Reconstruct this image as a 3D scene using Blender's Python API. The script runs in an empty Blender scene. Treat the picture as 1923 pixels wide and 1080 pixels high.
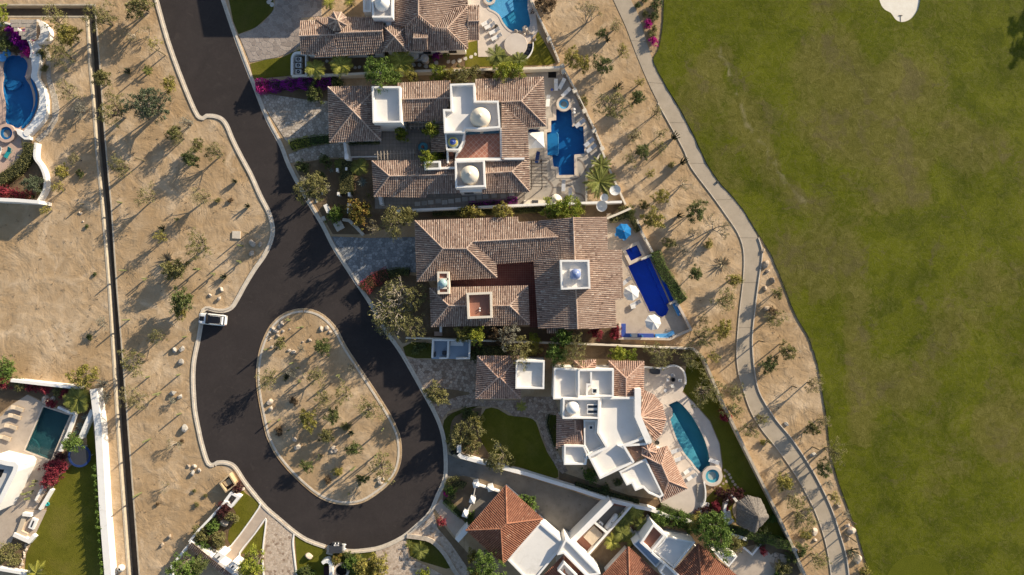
import bpy, bmesh, math, random
from mathutils import Vector, Matrix
from mathutils.geometry import tessellate_polygon

rnd = random.Random(11)
SC = bpy.context.scene
COL = SC.collection
S, H, CX, CY = 0.0887, 120.0, 961.5, 540.0      # metres per photo pixel on the ground, flying height

# ------------------------------------------------------------------ camera
cam = bpy.data.cameras.new('camera')
cam.sensor_width = 36.0
cam.lens = 36.0 * H / (1923 * S)
cam.clip_start, cam.clip_end = 1.0, 2000.0
cam_o = bpy.data.objects.new('camera', cam)
cam_o.location = (0, 0, H)
COL.objects.link(cam_o)
SC.camera = cam_o

# ------------------------------------------------------------------ sky, sun, exposure
SUN_EL = math.radians(19.0)
sd = Vector((0.775 * math.cos(SUN_EL), 0.632 * math.cos(SUN_EL), math.sin(SUN_EL)))
world = bpy.data.worlds.new('World')
SC.world = world
world.use_nodes = True
wn = world.node_tree
wn.nodes.clear()
sky = wn.nodes.new('ShaderNodeTexSky')
sky.sky_type = 'NISHITA'
sky.sun_disc = False
sky.sun_elevation = SUN_EL
sky.sun_rotation = math.atan2(sd.x, sd.y)
bg = wn.nodes.new('ShaderNodeBackground')
bg.inputs['Strength'].default_value = 0.10
wo = wn.nodes.new('ShaderNodeOutputWorld')
wn.links.new(sky.outputs[0], bg.inputs['Color'])
wn.links.new(bg.outputs[0], wo.inputs['Surface'])
sun = bpy.data.lights.new('sun', 'SUN')
sun.energy = 5.0
sun.angle = math.radians(0.53)
sun.color = (1.0, 0.875, 0.675)
sun_o = bpy.data.objects.new('sun', sun)
sun_o.rotation_euler = (-sd).to_track_quat('-Z', 'Y').to_euler()
sun_o.location = (60, 50, 60)
COL.objects.link(sun_o)
vs = SC.view_settings
vs.view_transform = 'Standard'
vs.look = 'None'
vs.exposure = 0.74
vs.gamma = 1.0
vs.use_curve_mapping = False

# ------------------------------------------------------------------ geometry helpers
def P(x, y, z=0.0):
    k = S * (H - z) / H
    return ((x - CX) * k, (CY - y) * k, z)

def Q(poly, z=0.0):
    return [P(x, y, z)[:2] for x, y in poly]

def area2(p):
    return sum(p[i][0] * p[(i + 1) % len(p)][1] - p[(i + 1) % len(p)][0] * p[i][1] for i in range(len(p))) / 2

def ccw(p):
    p = [tuple(a) for a in p]
    return p if area2(p) > 0 else p[::-1]

def centre(p):
    n = len(p)
    return (sum(a[0] for a in p) / n, sum(a[1] for a in p) / n)

def inside(pt, poly):
    x, y = pt
    r = False
    j = len(poly) - 1
    for i in range(len(poly)):
        xi, yi = poly[i]; xj, yj = poly[j]
        if (yi > y) != (yj > y) and x < (xj - xi) * (y - yi) / (yj - yi) + xi:
            r = not r
        j = i
    return r

def offset(poly, d):
    """shrink a counter-clockwise outline by d metres (grow for negative d)"""
    p = ccw(poly); n = len(p); out = []
    for i in range(n):
        a, b, c = Vector(p[i - 1]), Vector(p[i]), Vector(p[(i + 1) % n])
        e1 = (b - a); e2 = (c - b)
        if e1.length < 1e-6 or e2.length < 1e-6:
            out.append(tuple(b)); continue
        e1.normalize(); e2.normalize()
        n1 = Vector((-e1.y, e1.x)); n2 = Vector((-e2.y, e2.x))
        m = n1 + n2
        if m.length < 1e-4:
            m = n1
        m.normalize()
        k = d / max(0.35, m.dot(n1))
        out.append((b.x + m.x * k, b.y + m.y * k))
    return out

def smooth(pts, n=4, closed=False):
    """Catmull-Rom through pixel points"""
    out = []; L = len(pts)
    rng = range(L) if closed else range(L - 1)
    for i in rng:
        p0 = pts[(i - 1) % L] if closed or i > 0 else pts[i]
        p1 = pts[i]; p2 = pts[(i + 1) % L]
        p3 = pts[(i + 2) % L] if closed or i + 2 < L else p2
        for k in range(n):
            t = k / n
            out.append(tuple(0.5 * ((2 * p1[j]) + (-p0[j] + p2[j]) * t + (2 * p0[j] - 5 * p1[j] + 4 * p2[j] - p3[j]) * t * t
                                    + (-p0[j] + 3 * p1[j] - 3 * p2[j] + p3[j]) * t ** 3) for j in (0, 1)))
    if not closed:
        out.append(tuple(pts[-1]))
    return out

def circ(x, y, r, n=24, a0=0.0, a1=math.tau):
    full = abs(a1 - a0 - math.tau) < 1e-6
    m = n if full else n + 1
    return [(x + r * math.cos(a0 + (a1 - a0) * i / n), y + r * math.sin(a0 + (a1 - a0) * i / n)) for i in range(m)]

def rect(x, y, w, h, a=0.0):
    c, s = math.cos(a), math.sin(a)
    return [(x + dx * c - dy * s, y + dx * s + dy * c) for dx, dy in ((-w / 2, -h / 2), (w / 2, -h / 2), (w / 2, h / 2), (-w / 2, h / 2))]

ORG = {}
HOUSES = set()          # roots whose upper storeys stand on a raised plinth
LIFT = 1.3

class MB:
    def __init__(self):
        self.v = []; self.f = []; self.t = []

    def face(self, ids, t=0.5):
        self.f.append(ids); self.t.append(t)

    def poly(self, pts, t=0.5):
        b = len(self.v)
        self.v += [tuple(p) for p in pts]
        self.face(tuple(range(b, b + len(pts))), t)

    def prism(self, poly, z0, z1, holes=(), t=0.5):
        loops = [ccw(poly)] + [ccw(h)[::-1] for h in holes]
        flat = [p for l in loops for p in l]
        tris = tessellate_polygon([[Vector((x, y, 0)) for x, y in l] for l in loops])
        b = len(self.v); n = len(flat)
        self.v += [(x, y, z1) for x, y in flat] + [(x, y, z0) for x, y in flat]
        for a, c, d in tris:
            p, q, r = flat[a], flat[c], flat[d]
            if (q[0] - p[0]) * (r[1] - p[1]) - (q[1] - p[1]) * (r[0] - p[0]) < 0:
                c, d = d, c
            self.face((b + a, b + c, b + d), t)
            self.face((b + n + a, b + n + d, b + n + c), t)
        k = 0
        for l in loops:
            m = len(l)
            for i in range(m):
                i0, i1 = b + k + i, b + k + (i + 1) % m
                self.face((i0 + n, i1 + n, i1, i0), t)
            k += m
        return self

    def box(self, x, y, z0, w, d, h, a=0.0):
        return self.prism(rect(x, y, w, d, a), z0, z0 + h)

    def strip(self, line, w, z0, z1, closed=False):
        """a wall of width w along a 2-D line"""
        n = len(line); L = []; R = []
        for i in range(n):
            b = Vector(line[i])
            a = Vector(line[i - 1]) if (i > 0 or closed) else None
            c = Vector(line[(i + 1) % n]) if (i < n - 1 or closed) else None
            ns = []
            for p, q in ((a, b), (b, c)):
                if p is not None and q is not None and (q - p).length > 1e-6:
                    e = (q - p).normalized(); ns.append(Vector((-e.y, e.x)))
            m = sum(ns, Vector((0, 0)))
            m = m.normalized() if m.length > 1e-4 else ns[0]
            k = w / 2 / max(0.4, m.dot(ns[0]))
            L.append((b.x + m.x * k, b.y + m.y * k)); R.append((b.x - m.x * k, b.y - m.y * k))
        b = len(self.v)
        for i in range(n):
            self.v += [(*L[i], z1), (*R[i], z1), (*R[i], z0), (*L[i], z0)]
        for i in range(n if closed else n - 1):
            p = b + 4 * i; q = b + 4 * ((i + 1) % n)
            for k in range(4):
                self.face((p + k, p + (k + 1) % 4, q + (k + 1) % 4, q + k))
        if not closed:
            self.face((b + 3, b + 2, b + 1, b)); e = b + 4 * (n - 1)
            self.face((e, e + 1, e + 2, e + 3))
        return self

    def tube(self, pts, rad, n=6, cap=True, t=0.5):
        pts = [Vector(p) for p in pts]; b = len(self.v); m = len(pts)
        rad = rad if hasattr(rad, '__len__') else [rad] * m
        ref = None
        for i, p in enumerate(pts):
            d = (pts[min(i + 1, m - 1)] - pts[max(i - 1, 0)])
            d = d.normalized() if d.length > 1e-6 else Vector((0, 0, 1))
            if ref is None:
                ref = Vector((1, 0, 0)) if abs(d.x) < .8 else Vector((0, 1, 0))
            s = d.cross(ref)
            s = s.normalized() if s.length > 1e-5 else d.orthogonal().normalized()
            ref = s.cross(d)
            for k in range(n):
                a = math.tau * k / n
                self.v.append(tuple(p + (ref * math.cos(a) + s * math.sin(a)) * rad[i]))
        for i in range(m - 1):
            for k in range(n):
                self.face((b + i * n + k, b + i * n + (k + 1) % n, b + (i + 1) * n + (k + 1) % n, b + (i + 1) * n + k), t)
        if cap:
            self.face(tuple(b + k for k in range(n))[::-1], t)
            self.face(tuple(b + (m - 1) * n + k for k in range(n)), t)
        return self

    def lathe(self, x, y, prof, n=24, t=0.5):
        b = len(self.v)
        for r, z in prof:
            for k in range(n):
                a = math.tau * k / n
                self.v.append((x + r * math.cos(a), y + r * math.sin(a), z))
        for i in range(len(prof) - 1):
            for k in range(n):
                self.face((b + i * n + k, b + i * n + (k + 1) % n, b + (i + 1) * n + (k + 1) % n, b + (i + 1) * n + k), t)
        self.face(tuple(b + k for k in range(n))[::-1], t)
        self.face(tuple(b + (len(prof) - 1) * n + k for k in range(n)), t)
        return self

    def mesh(self, name, mat=None, org=(0, 0, 0), smooth=False, tint=False):
        me = bpy.data.meshes.new(name)
        ox, oy, oz = org
        me.from_pydata([(x - ox, y - oy, z - oz) for x, y, z in self.v], [], self.f)
        if tint:
            at = me.attributes.new('tint', 'FLOAT', 'FACE')
            at.data.foreach_set('value', self.t)
        if smooth:
            me.polygons.foreach_set('use_smooth', [True] * len(me.polygons))
        if mat is not None:
            me.materials.append(M[mat] if isinstance(mat, str) else mat)
        me.update()
        return me

    def build(self, name, mat, parent=None, smooth=False, tint=False, kind=None, label=None):
        if parent is not None:
            org = ORG[parent.name]
        else:
            xs = [v[0] for v in self.v]; ys = [v[1] for v in self.v]; zs = [v[2] for v in self.v]
            org = ((min(xs) + max(xs)) / 2, (min(ys) + max(ys)) / 2, min(zs))
        if parent is not None and parent.name in HOUSES:
            # villas stand about a metre above the street: raise everything over head height, keep its plan position
            k = 1 - LIFT / (H - 3.5)
            self.v = [(x * k, y * k, z + LIFT if z > 2.2 else z) for x, y, z in self.v]
        o = bpy.data.objects.new(name, self.mesh(name, mat, org, smooth, tint))
        if parent is not None and parent.name in HOUSES:
            HOUSES.add(o.name)
        COL.objects.link(o)
        if parent is not None:
            o.parent = parent
        else:
            o.location = org
        ORG[o.name] = org
        if kind:
            o['kind'] = kind
        if label:
            o['label'] = label
        return o

LABELS = {}
def tag(o, label, cat, group=None):
    o['label'] = label; o['category'] = cat
    if group:
        o['group'] = group
    LABELS.setdefault(label, []).append(o.name)
    return o

def thing(name, label, cat, loc, group=None):
    o = bpy.data.objects.new(name, None)
    COL.objects.link(o)
    o.location = loc
    o.empty_display_size = 0.5
    ORG[o.name] = tuple(loc)
    return tag(o, label, cat, group)

def struct(o):
    o['kind'] = 'structure'
    return o

# ------------------------------------------------------------------ materials
M = {}
def srgb(r, g, b):
    f = lambda c: (c / 255 / 12.92) if c <= 10 else ((c / 255 + .055) / 1.055) ** 2.4
    return (f(r), f(g), f(b))

class NT:
    """small node-graph writer"""
    def __init__(self, name):
        self.m = bpy.data.materials.new(name); self.m.use_nodes = True
        self.n = self.m.node_tree.nodes; self.l = self.m.node_tree.links
        self.b = self.n['Principled BSDF']
        M[name] = self.m
        g = self.n.new('ShaderNodeNewGeometry')
        self.pos = g.outputs['Position']

    def node(self, t, ins=None, **kw):
        nd = self.n.new(t)
        for k, v in kw.items():
            setattr(nd, k, v)
        for k, v in (ins or {}).items():
            self.set(nd.inputs[k], v)
        return nd

    def set(self, sock, v):
        if isinstance(v, bpy.types.NodeSocket):
            self.l.new(v, sock)
        elif hasattr(v, '__len__') and len(v) == 3 and sock.type == 'RGBA':
            sock.default_value = (*v, 1)
        else:
            sock.default_value = v

    def noise(self, scale, detail=4, rough=.55, dist=0.0, vec=None):
        return self.node('ShaderNodeTexNoise', {'Vector': vec or self.pos, 'Scale': scale, 'Detail': detail, 'Roughness': rough, 'Distortion': dist}).outputs['Fac']

    def ramp(self, fac, stops):
        r = self.node('ShaderNodeValToRGB', {'Fac': fac})
        e = r.color_ramp.elements
        while len(e) < len(stops):
            e.new(0.5)
        for i, (p, c) in enumerate(stops):
            e[i].position = p
            c = c if hasattr(c, '__len__') else (c, c, c)
            e[i].color = (*c, 1)
        return r.outputs['Color']

    def mix(self, fac, a, b, mode='MIX'):
        nd = self.node('ShaderNodeMix', data_type='RGBA', blend_type=mode)
        self.set(nd.inputs[0], fac); self.set(nd.inputs[6], a); self.set(nd.inputs[7], b)
        return nd.outputs[2]

    def math(self, op, a, b=0.0):
        nd = self.node('ShaderNodeMath', operation=op)
        self.set(nd.inputs[0], a); self.set(nd.inputs[1], b)
        return nd.outputs[0]

    def mapping(self, scale=(1, 1, 1), rot=(0, 0, 0), vec=None):
        return self.node('ShaderNodeMapping', {'Vector': vec or self.pos, 'Scale': scale, 'Rotation': rot}).outputs[0]

    def bump(self, hgt, strength=.5, dist=.05, normal=None):
        nd = self.node('ShaderNodeBump', {'Height': hgt, 'Strength': strength, 'Distance': dist})
        if normal is not None:
            self.set(nd.inputs['Normal'], normal)
        return nd.outputs[0]

    def out(self, color, rough=.8, normal=None, spec=.25, metal=0.0):
        self.set(self.b.inputs['Base Color'], color)
        self.set(self.b.inputs['Roughness'], rough)
        self.set(self.b.inputs['Specular IOR Level'], spec)
        self.set(self.b.inputs['Metallic'], metal)
        if normal is not None:
            self.l.new(normal, self.b.inputs['Normal'])
        return self.m

def plain(name, c, c2=None, scale=1.5, rough=.75, bump=.0, bscale=8, spec=.25, metal=0.0, speck=None):
    t = NT(name)
    c2 = c2 or tuple(x * .82 for x in c)
    f = t.noise(scale, 5, .6)
    col = t.ramp(f, [(.32, c2), (.68, c)])
    if speck:
        col = t.mix(t.ramp(t.noise(speck[1], 2), [(.62, 0.), (.72, speck[2])]), col, speck[0])
    nm = t.bump(t.noise(bscale, 5, .65), bump, .04) if bump else None
    return t.out(col, rough, nm, spec, metal)

# sand and bare earth
def sandmat(name, a, b, c, dark):
    t = NT(name)
    big = t.noise(.07, 4, .6, .6)
    mid = t.noise(.45, 6, .58, .5)
    fine = t.noise(5.5, 5, .7)
    col = t.ramp(mid, [(.3, b), (.52, a), (.75, c)])
    col = t.mix(t.ramp(big, [(.40, 0.), (.60, .75)]), col, dark)
    col = t.mix(t.ramp(t.noise(.19, 6, .7, 1.0), [(.54, 0.), (.68, .55)]), col, tuple(min(.9, x * 1.12) for x in c))
    col = t.mix(t.ramp(t.noise(.7, 8, .78, .6), [(.60, 0.), (.74, .40)]), col, tuple(x * .72 for x in dark))
    col = t.mix(t.ramp(fine, [(.30, .22), (.5, 0.)]), col, tuple(x * .55 for x in dark))
    grit = t.node('ShaderNodeTexVoronoi', {'Vector': t.pos, 'Scale': 2.1}, feature='F1').outputs['Distance']
    col = t.mix(t.ramp(grit, [(.07, .6), (.11, 0.)]), col, tuple(x * .45 for x in dark))
    # tyre and rake tracks run roughly along the strip
    trk = t.noise(1.0, 3, .5, .3, t.mapping((2.6, .16, 1), (0, 0, .12)))
    h = t.math('ADD', t.math('MULTIPLY', mid, 1.3), t.math('ADD', t.math('MULTIPLY', fine, .16), t.math('ADD', t.math('MULTIPLY', trk, .08), t.math('MULTIPLY', t.noise(.18, 4, .6, .8), 2.2))))
    pits = t.ramp(t.node('ShaderNodeTexVoronoi', {'Vector': t.mapping((1, 1, 1)), 'Scale': 1.25, 'Randomness': 1.0}).outputs['Distance'], [(.0, 0.), (.22, 1.)])
    h = t.math('ADD', h, t.math('MULTIPLY', pits, .03))
    return t.out(col, .95, t.bump(h, .7, .20), .1)
sandmat('sand', (.475, .345, .218), (.395, .275, .162), (.56, .43, .295), (.355, .235, .125))
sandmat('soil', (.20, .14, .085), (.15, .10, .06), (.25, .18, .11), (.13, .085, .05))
plain('bunker_sand', (.78, .72, .62), (.70, .63, .53), 1.2, .95, .25, 4)

# asphalt: mottled, with faint wear lanes
t = NT('asphalt')
f1 = t.noise(.16, 5, .6, .8); f2 = t.noise(1.7, 4, .65); f3 = t.noise(28, 2, .6)
c = t.ramp(f1, [(.3, (.030, .0240, .0232)), (.7, (.046, .0368, .0350))])
c = t.mix(t.ramp(f2, [(.35, .35), (.6, 0.)]), c, (.029, .0235, .0225))
c = t.mix(t.ramp(f3, [(.55, 0.), (.75, .5)]), c, (.085, .075, .07))
c = t.mix(t.ramp(t.noise(.55, 6, .7, 2.0), [(.57, 0.), (.68, .45)]), c, (.066, .054, .048))
c = t.mix(t.ramp(t.noise(.33, 8, .8, 3.0), [(.488, 0.), (.5, .5), (.512, 0.)]), c, (.018, .016, .016))
t.out(c, .86, t.bump(f3, .25, .01), .2)

# golf turf: worn dry areas and lush areas follow the 'dry' map of the ground, broken up by finer noise
t = NT('fairway')
def warped(scale, amp, seed):
    w = t.node('ShaderNodeTexNoise', {'Vector': t.mapping((1, 1, 1), (0, 0, seed)), 'Scale': scale, 'Detail': 6.0, 'Roughness': .62}).outputs['Color']
    return t.node('ShaderNodeVectorMath', {0: t.pos, 1: t.node('ShaderNodeVectorMath', {0: w, 1: (amp, amp, 0)}, operation='MULTIPLY').outputs[0]}, operation='ADD').outputs[0]
wv, wv2 = warped(.10, 16, 0.0), warped(.35, 5, 1.3)
dm = t.node('ShaderNodeAttribute', attribute_name='dry').outputs['Fac']
worn = t.node('ShaderNodeAttribute', attribute_name='worn').outputs['Fac']
p2 = t.noise(.22, 12, .74, .6, wv); p3 = t.noise(.75, 10, .74, .8, wv2); p4 = t.noise(6.5, 5, .75)
lush = t.noise(.16, 8, .62, .5, warped(.2, 8, 2.1))
green = t.ramp(lush, [(.36, (.060, .070, .0035)), (.5, (.092, .102, .0040)), (.64, (.118, .125, .0070))])
green = t.mix(t.ramp(p3, [(.36, .60), (.50, 0.)]), green, (.050, .060, .0040))
green = t.mix(t.ramp(p3, [(.52, 0.), (.66, .55)]), green, (.118, .122, .022))
dry = t.ramp(p3, [(.36, (.082, .077, .011)), (.5, (.118, .107, .021)), (.64, (.165, .145, .040))])
msk = t.math('ADD', t.math('MULTIPLY', dm, .50), t.math('ADD', t.math('MULTIPLY', p2, .80), t.math('MULTIPLY', p3, .22)))
col = t.mix(t.ramp(msk, [(.69, .0), (.745, .55), (.84, .95)]), green, dry)
brn = t.noise(.17, 11, .72, .8, warped(.25, 7, 3.3))
col = t.mix(t.ramp(t.math('ADD', brn, t.math('MULTIPLY', dm, .10)), [(.60, 0.), (.645, .45), (.71, .65)]), col, (.110, .086, .042))
vein = t.noise(.42, 8, .70, 1.0, wv2)
col = t.mix(t.ramp(vein, [(.472, 0.), (.50, .50), (.528, 0.)]), col, (.150, .136, .036))
vein2 = t.noise(.9, 8, .72, 1.2, wv)
col = t.mix(t.ramp(vein2, [(.475, 0.), (.50, .40), (.525, 0.)]), col, (.036, .046, .0045))
col = t.mix(t.ramp(p4, [(.38, .45), (.52, 0.)]), col, (.040, .048, .0040))
col = t.mix(t.ramp(p4, [(.58, 0.), (.72, .30)]), col, (.150, .138, .045))
col = t.mix(t.ramp(t.math('MULTIPLY', worn, t.noise(.5, 9, .75, .6, wv2)), [(.36, 0.), (.52, .55), (.64, .85)]), col, (.215, .185, .105))
col = t.mix(t.ramp(t.noise(2.2, 5, .65), [(.70, 0.), (.76, .5)]), col, (.19, .165, .10))
h = t.math('ADD', t.math('MULTIPLY', p3, .8), t.math('ADD', t.math('MULTIPLY', p4, .35), t.math('MULTIPLY', p2, .5)))
t.out(col, .92, t.bump(h, .5, .22), .10)
def turf(name, a, b, dry_c):
    t = NT(name)
    q1 = t.noise(.5, 5, .65, .6); q2 = t.noise(6, 5, .7); q3 = t.noise(.22, 4, .6)
    col = t.ramp(q1, [(.3, a), (.7, b)])
    col = t.mix(t.ramp(q3, [(.48, 0.), (.7, .7)]), col, dry_c)
    col = t.mix(t.ramp(q2, [(.3, .5), (.52, 0.)]), col, tuple(x * .5 for x in a))
    return t.out(col, .9, t.bump(q2, .7, .08), .12)
turf('lawn', (.098, .097, .009), (.145, .135, .015), (.175, .145, .030))
turf('putting_turf', (.080, .088, .005), (.094, .102, .006), (.106, .110, .009))
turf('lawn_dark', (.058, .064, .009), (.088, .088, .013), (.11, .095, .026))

# concrete and stone
plain('concrete', (.62, .545, .45), (.50, .43, .35), 1.1, .9, .15, 12, speck=((.22, .19, .16), 5, .5))
plain('path_concrete', (.43, .355, .27), (.36, .295, .22), .5, .9, .1, 12, speck=((.28, .24, .19), 2.6, .5))
plain('coping_stone', (.62, .52, .42), (.50, .41, .33), 1.5, .8, .1, 8)
plain('deck_stone', (.50, .41, .325), (.41, .33, .26), .7, .85, .12, 7, speck=((.33, .26, .20), 3, .5))
plain('deck_grey', (.42, .37, .315), (.33, .285, .24), .6, .85, .12, 7, speck=((.25, .21, .17), 3.5, .5))
plain('deck_band', (.24, .20, .17), (.19, .155, .13), 1.5, .9, .15, 9)
plain('deck_pale', (.62, .535, .46), (.53, .45, .385), .6, .8, .06, 7)
plain('drive_concrete', (.21, .19, .165), (.15, .135, .115), .45, .9, .15, 6, speck=((.10, .09, .08), 2, .6))
plain('mortar', (.46, .41, .36), (.38, .33, .28), 2, .95)
plain('mortar_dark', (.15, .125, .105), (.11, .09, .075), 2, .95)
def stonemat(name, stops, rough=.85):
    t = NT(name)
    at = t.node('ShaderNodeAttribute', attribute_name='tint').outputs['Fac']
    col = t.ramp(at, stops)
    col = t.mix(t.ramp(t.noise(3, 5, .65), [(.35, .4), (.65, 0.)]), col, tuple(x * .6 for x in stops[0][1]))
    return t.out(col, rough, t.bump(t.noise(9, 4, .6), .3, .03), .2)
stonemat('slate_stone', [(0, (.27, .22, .19)), (.5, (.35, .29, .25)), (1, (.42, .35, .30))])
stonemat('cobble_grey', [(0, (.34, .275, .215)), (.5, (.48, .40, .32)), (1, (.62, .53, .44))])
stonemat('cobble_blue', [(0, (.18, .185, .19)), (.5, (.27, .275, .28)), (1, (.42, .42, .415))])
stonemat('cobble_brown', [(0, (.26, .18, .13)), (.35, (.42, .31, .235)), (1, (.56, .44, .345))])
stonemat('cobble_pale', [(0, (.30, .21, .15)), (.2, (.54, .425, .325)), (1, (.64, .525, .42))])
stonemat('step_stone', [(0, (.42, .38, .34)), (1, (.62, .57, .51))])
stonemat('rubble_stone', [(0, (.38, .32, .25)), (1, (.60, .53, .44))])

# house surfaces
def stucco(name, c, stain):
    t = NT(name)
    col = t.ramp(t.noise(.8, 6, .65, .5), [(.3, tuple(x * .94 for x in c)), (.6, c)])
    col = t.mix(t.ramp(t.noise(.38, 7, .7, 1.0), [(.56, 0.), (.74, .55)]), col, stain)
    return t.out(col, .85, t.bump(t.noise(14, 4, .6), .15, .02), .2)
stucco('white_stucco', (.80, .765, .72), (.56, .50, .43))
stucco('cream_stucco', (.68, .60, .49), (.50, .42, .32))
stucco('flat_roof', (.74, .70, .65), (.50, .45, .39))
stucco('flat_roof_grey', (.56, .52, .48), (.38, .34, .30))
stucco('utility_paint', (.36, .44, .54), (.26, .32, .40))
stucco('pink_stone', (.52, .36, .28), (.40, .27, .2))
def tilemat(name, stops, dirt):
    t = NT(name)
    at = t.node('ShaderNodeAttribute', attribute_name='tint').outputs['Fac']
    col = t.ramp(at, stops)
    col = t.mix(t.ramp(t.noise(.55, 5, .65, .5), [(.42, 0.), (.72, .5)]), col, dirt)
    col = t.mix(t.ramp(t.noise(7, 4, .7), [(.4, .35), (.62, 0.)]), col, tuple(x * .5 for x in dirt))
    return t.out(col, .88, None, .2)
tilemat('barrel_tile', [(0, (.16, .105, .082)), (.25, (.33, .215, .168)), (.6, (.455, .325, .255)), (.86, (.54, .41, .33)), (1, (.64, .52, .43))], (.25, .18, .145))
tilemat('barrel_tile_warm', [(0, (.28, .16, .118)), (.4, (.49, .305, .225)), (.85, (.60, .41, .32)), (1, (.68, .51, .42))], (.36, .23, .175))
tilemat('barrel_tile_red', [(0, (.22, .085, .05)), (.4, (.36, .145, .085)), (.85, (.45, .20, .12)), (1, (.53, .29, .19))], (.24, .11, .07))
plain('roof_channel', (.20, .138, .105), (.145, .10, .076), 2.5, .95)
plain('roof_channel_red', (.20, .095, .065), (.145, .07, .05), 2.5, .95)
plain('roof_channel_warm', (.25, .155, .115), (.18, .11, .08), 2.5, .95)
def gridmat(name, a, b, grout, size, rot=0.0):
    t = NT(name)
    br = t.node('ShaderNodeTexBrick', {'Vector': t.mapping((1, 1, 1), (0, 0, rot)), 'Color1': a, 'Color2': b, 'Mortar': grout, 'Scale': 1.0,
                'Mortar Size': size * .06, 'Bias': 0.0, 'Brick Width': size, 'Row Height': size}, offset=0.0)
    col = t.mix(t.ramp(t.noise(1.1, 5, .6), [(.4, .4), (.65, 0.)]), br.outputs['Color'], tuple(x * .62 for x in a))
    return t.out(col, .75, None, .3)
gridmat('terracotta_floor', (.40, .175, .12), (.34, .14, .095), (.50, .34, .27), .62, .785)
gridmat('court_floor', (.20, .062, .05), (.165, .05, .042), (.27, .15, .125), .38)
gridmat('paver_floor', (.36, .30, .25), (.31, .26, .215), (.22, .18, .15), .6)
plain('terracotta_plain', (.33, .15, .105), (.25, .115, .08), .8, .8)
def thatchmat():
    t = NT('thatch')
    st = t.noise(3.0, 5, .7, .4)
    f = t.noise(22, 3, .7)
    col = t.ramp(st, [(.3, (.15, .13, .115)), (.7, (.31, .275, .24))])
    col = t.mix(t.ramp(f, [(.35, .6), (.6, 0.)]), col, (.07, .06, .055))
    return t.out(col, .95, t.bump(f, .8, .06), .1)
thatchmat()
plain('walk_stone', (.50, .40, .315), (.42, .33, .26), .8, .85, .1, 7)
plain('wood_grey', (.44, .375, .31), (.32, .265, .21), 3, .9, .2, 20)
plain('wood_dark', (.075, .055, .045), (.05, .04, .033), 3, .8)
plain('wood_tan', (.52, .39, .24), (.43, .31, .18), 3, .85)
plain('bark', (.20, .165, .125), (.13, .10, .075), 4, .95, .4, 12)
plain('bark_pale', (.40, .345, .275), (.28, .235, .18), 4, .95, .3, 12)
plain('steel_dark', (.045, .045, .05), None, 3, .5, spec=.5)
plain('steel_white', (.72, .70, .67), None, 3, .45, spec=.5)
plain('plastic_white', (.76, .74, .71), (.68, .66, .62), 3, .5, spec=.5)
plain('canvas_white', (.78, .755, .72), (.70, .67, .63), 2, .9)
plain('canvas_blue', (.012, .17, .42), (.010, .14, .36), 2, .85)
plain('canvas_blue_light', (.10, .32, .62), (.08, .27, .55), 2, .85)
plain('canvas_grey', (.50, .50, .52), (.44, .44, .46), 2, .9)
plain('canvas_navy', (.02, .045, .16), (.015, .035, .12), 2, .9)
plain('canvas_tan', (.58, .48, .36), (.50, .40, .29), 2, .9)
plain('canvas_teal', (.02, .30, .30), (.02, .24, .25), 2, .8)
plain('solar_dark', (.02, .022, .03), (.012, .013, .018), 6, .35, spec=.5)
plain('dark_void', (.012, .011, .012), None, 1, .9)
plain('rubber', (.018, .018, .019), None, 5, .85)
plain('blue_tile', (.06, .10, .36), (.045, .075, .28), 5, .35, spec=.5)
plain('blue_dome_tile', (.21, .27, .47), (.16, .21, .40), 6, .35, spec=.5)
plain('teal_dome_tile', (.30, .43, .44), (.24, .36, .37), 6, .35, spec=.5)
plain('yellow_dome_tile', (.50, .42, .12), (.42, .34, .09), 6, .4, spec=.5)
plain('pale_dome_tile', (.42, .52, .56), (.34, .44, .48), 6, .4, spec=.5)
plain('mosaic_teal', (.03, .12, .17), (.02, .07, .12), 4, .4, spec=.5)
plain('mosaic_yellow', (.55, .44, .14), None, 4, .5)
plain('pot_dark', (.05, .045, .04), None, 4, .8)
plain('pot_white', (.74, .69, .60), None, 4, .7)
plain('rock_pale', (.55, .47, .39), (.37, .305, .24), 1.6, .9, .5, 5)
plain('rock_brown', (.42, .335, .25), (.29, .225, .165), 1.6, .9, .5, 5)
plain('rock_grey', (.40, .375, .34), (.28, .255, .225), 1.6, .9, .5, 5)
plain('shaded_channel', (.13, .105, .08), (.09, .07, .055), 1.2, .95, .2, 8)  # ditch floor coloured dark: the trench's shade is put into the tone
plain('channel_wall', (.50, .43, .335), (.38, .32, .245), 1.5, .92, .3, 7)
t = NT('car_paint'); t.out((.82, .81, .79), .22, None, .5)
t.set(t.b.inputs['Coat Weight'], .6)
t = NT('car_black'); t.out((.012, .012, .015), .12, None, .5)
t = NT('window_glass'); t.out((.02, .026, .034), .06, None, .6)
t = NT('lamp_white'); t.out((.85, .85, .85), .15, None, .6)
t = NT('lamp_red'); t.out((.35, .02, .02), .2, None, .6)

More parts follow.
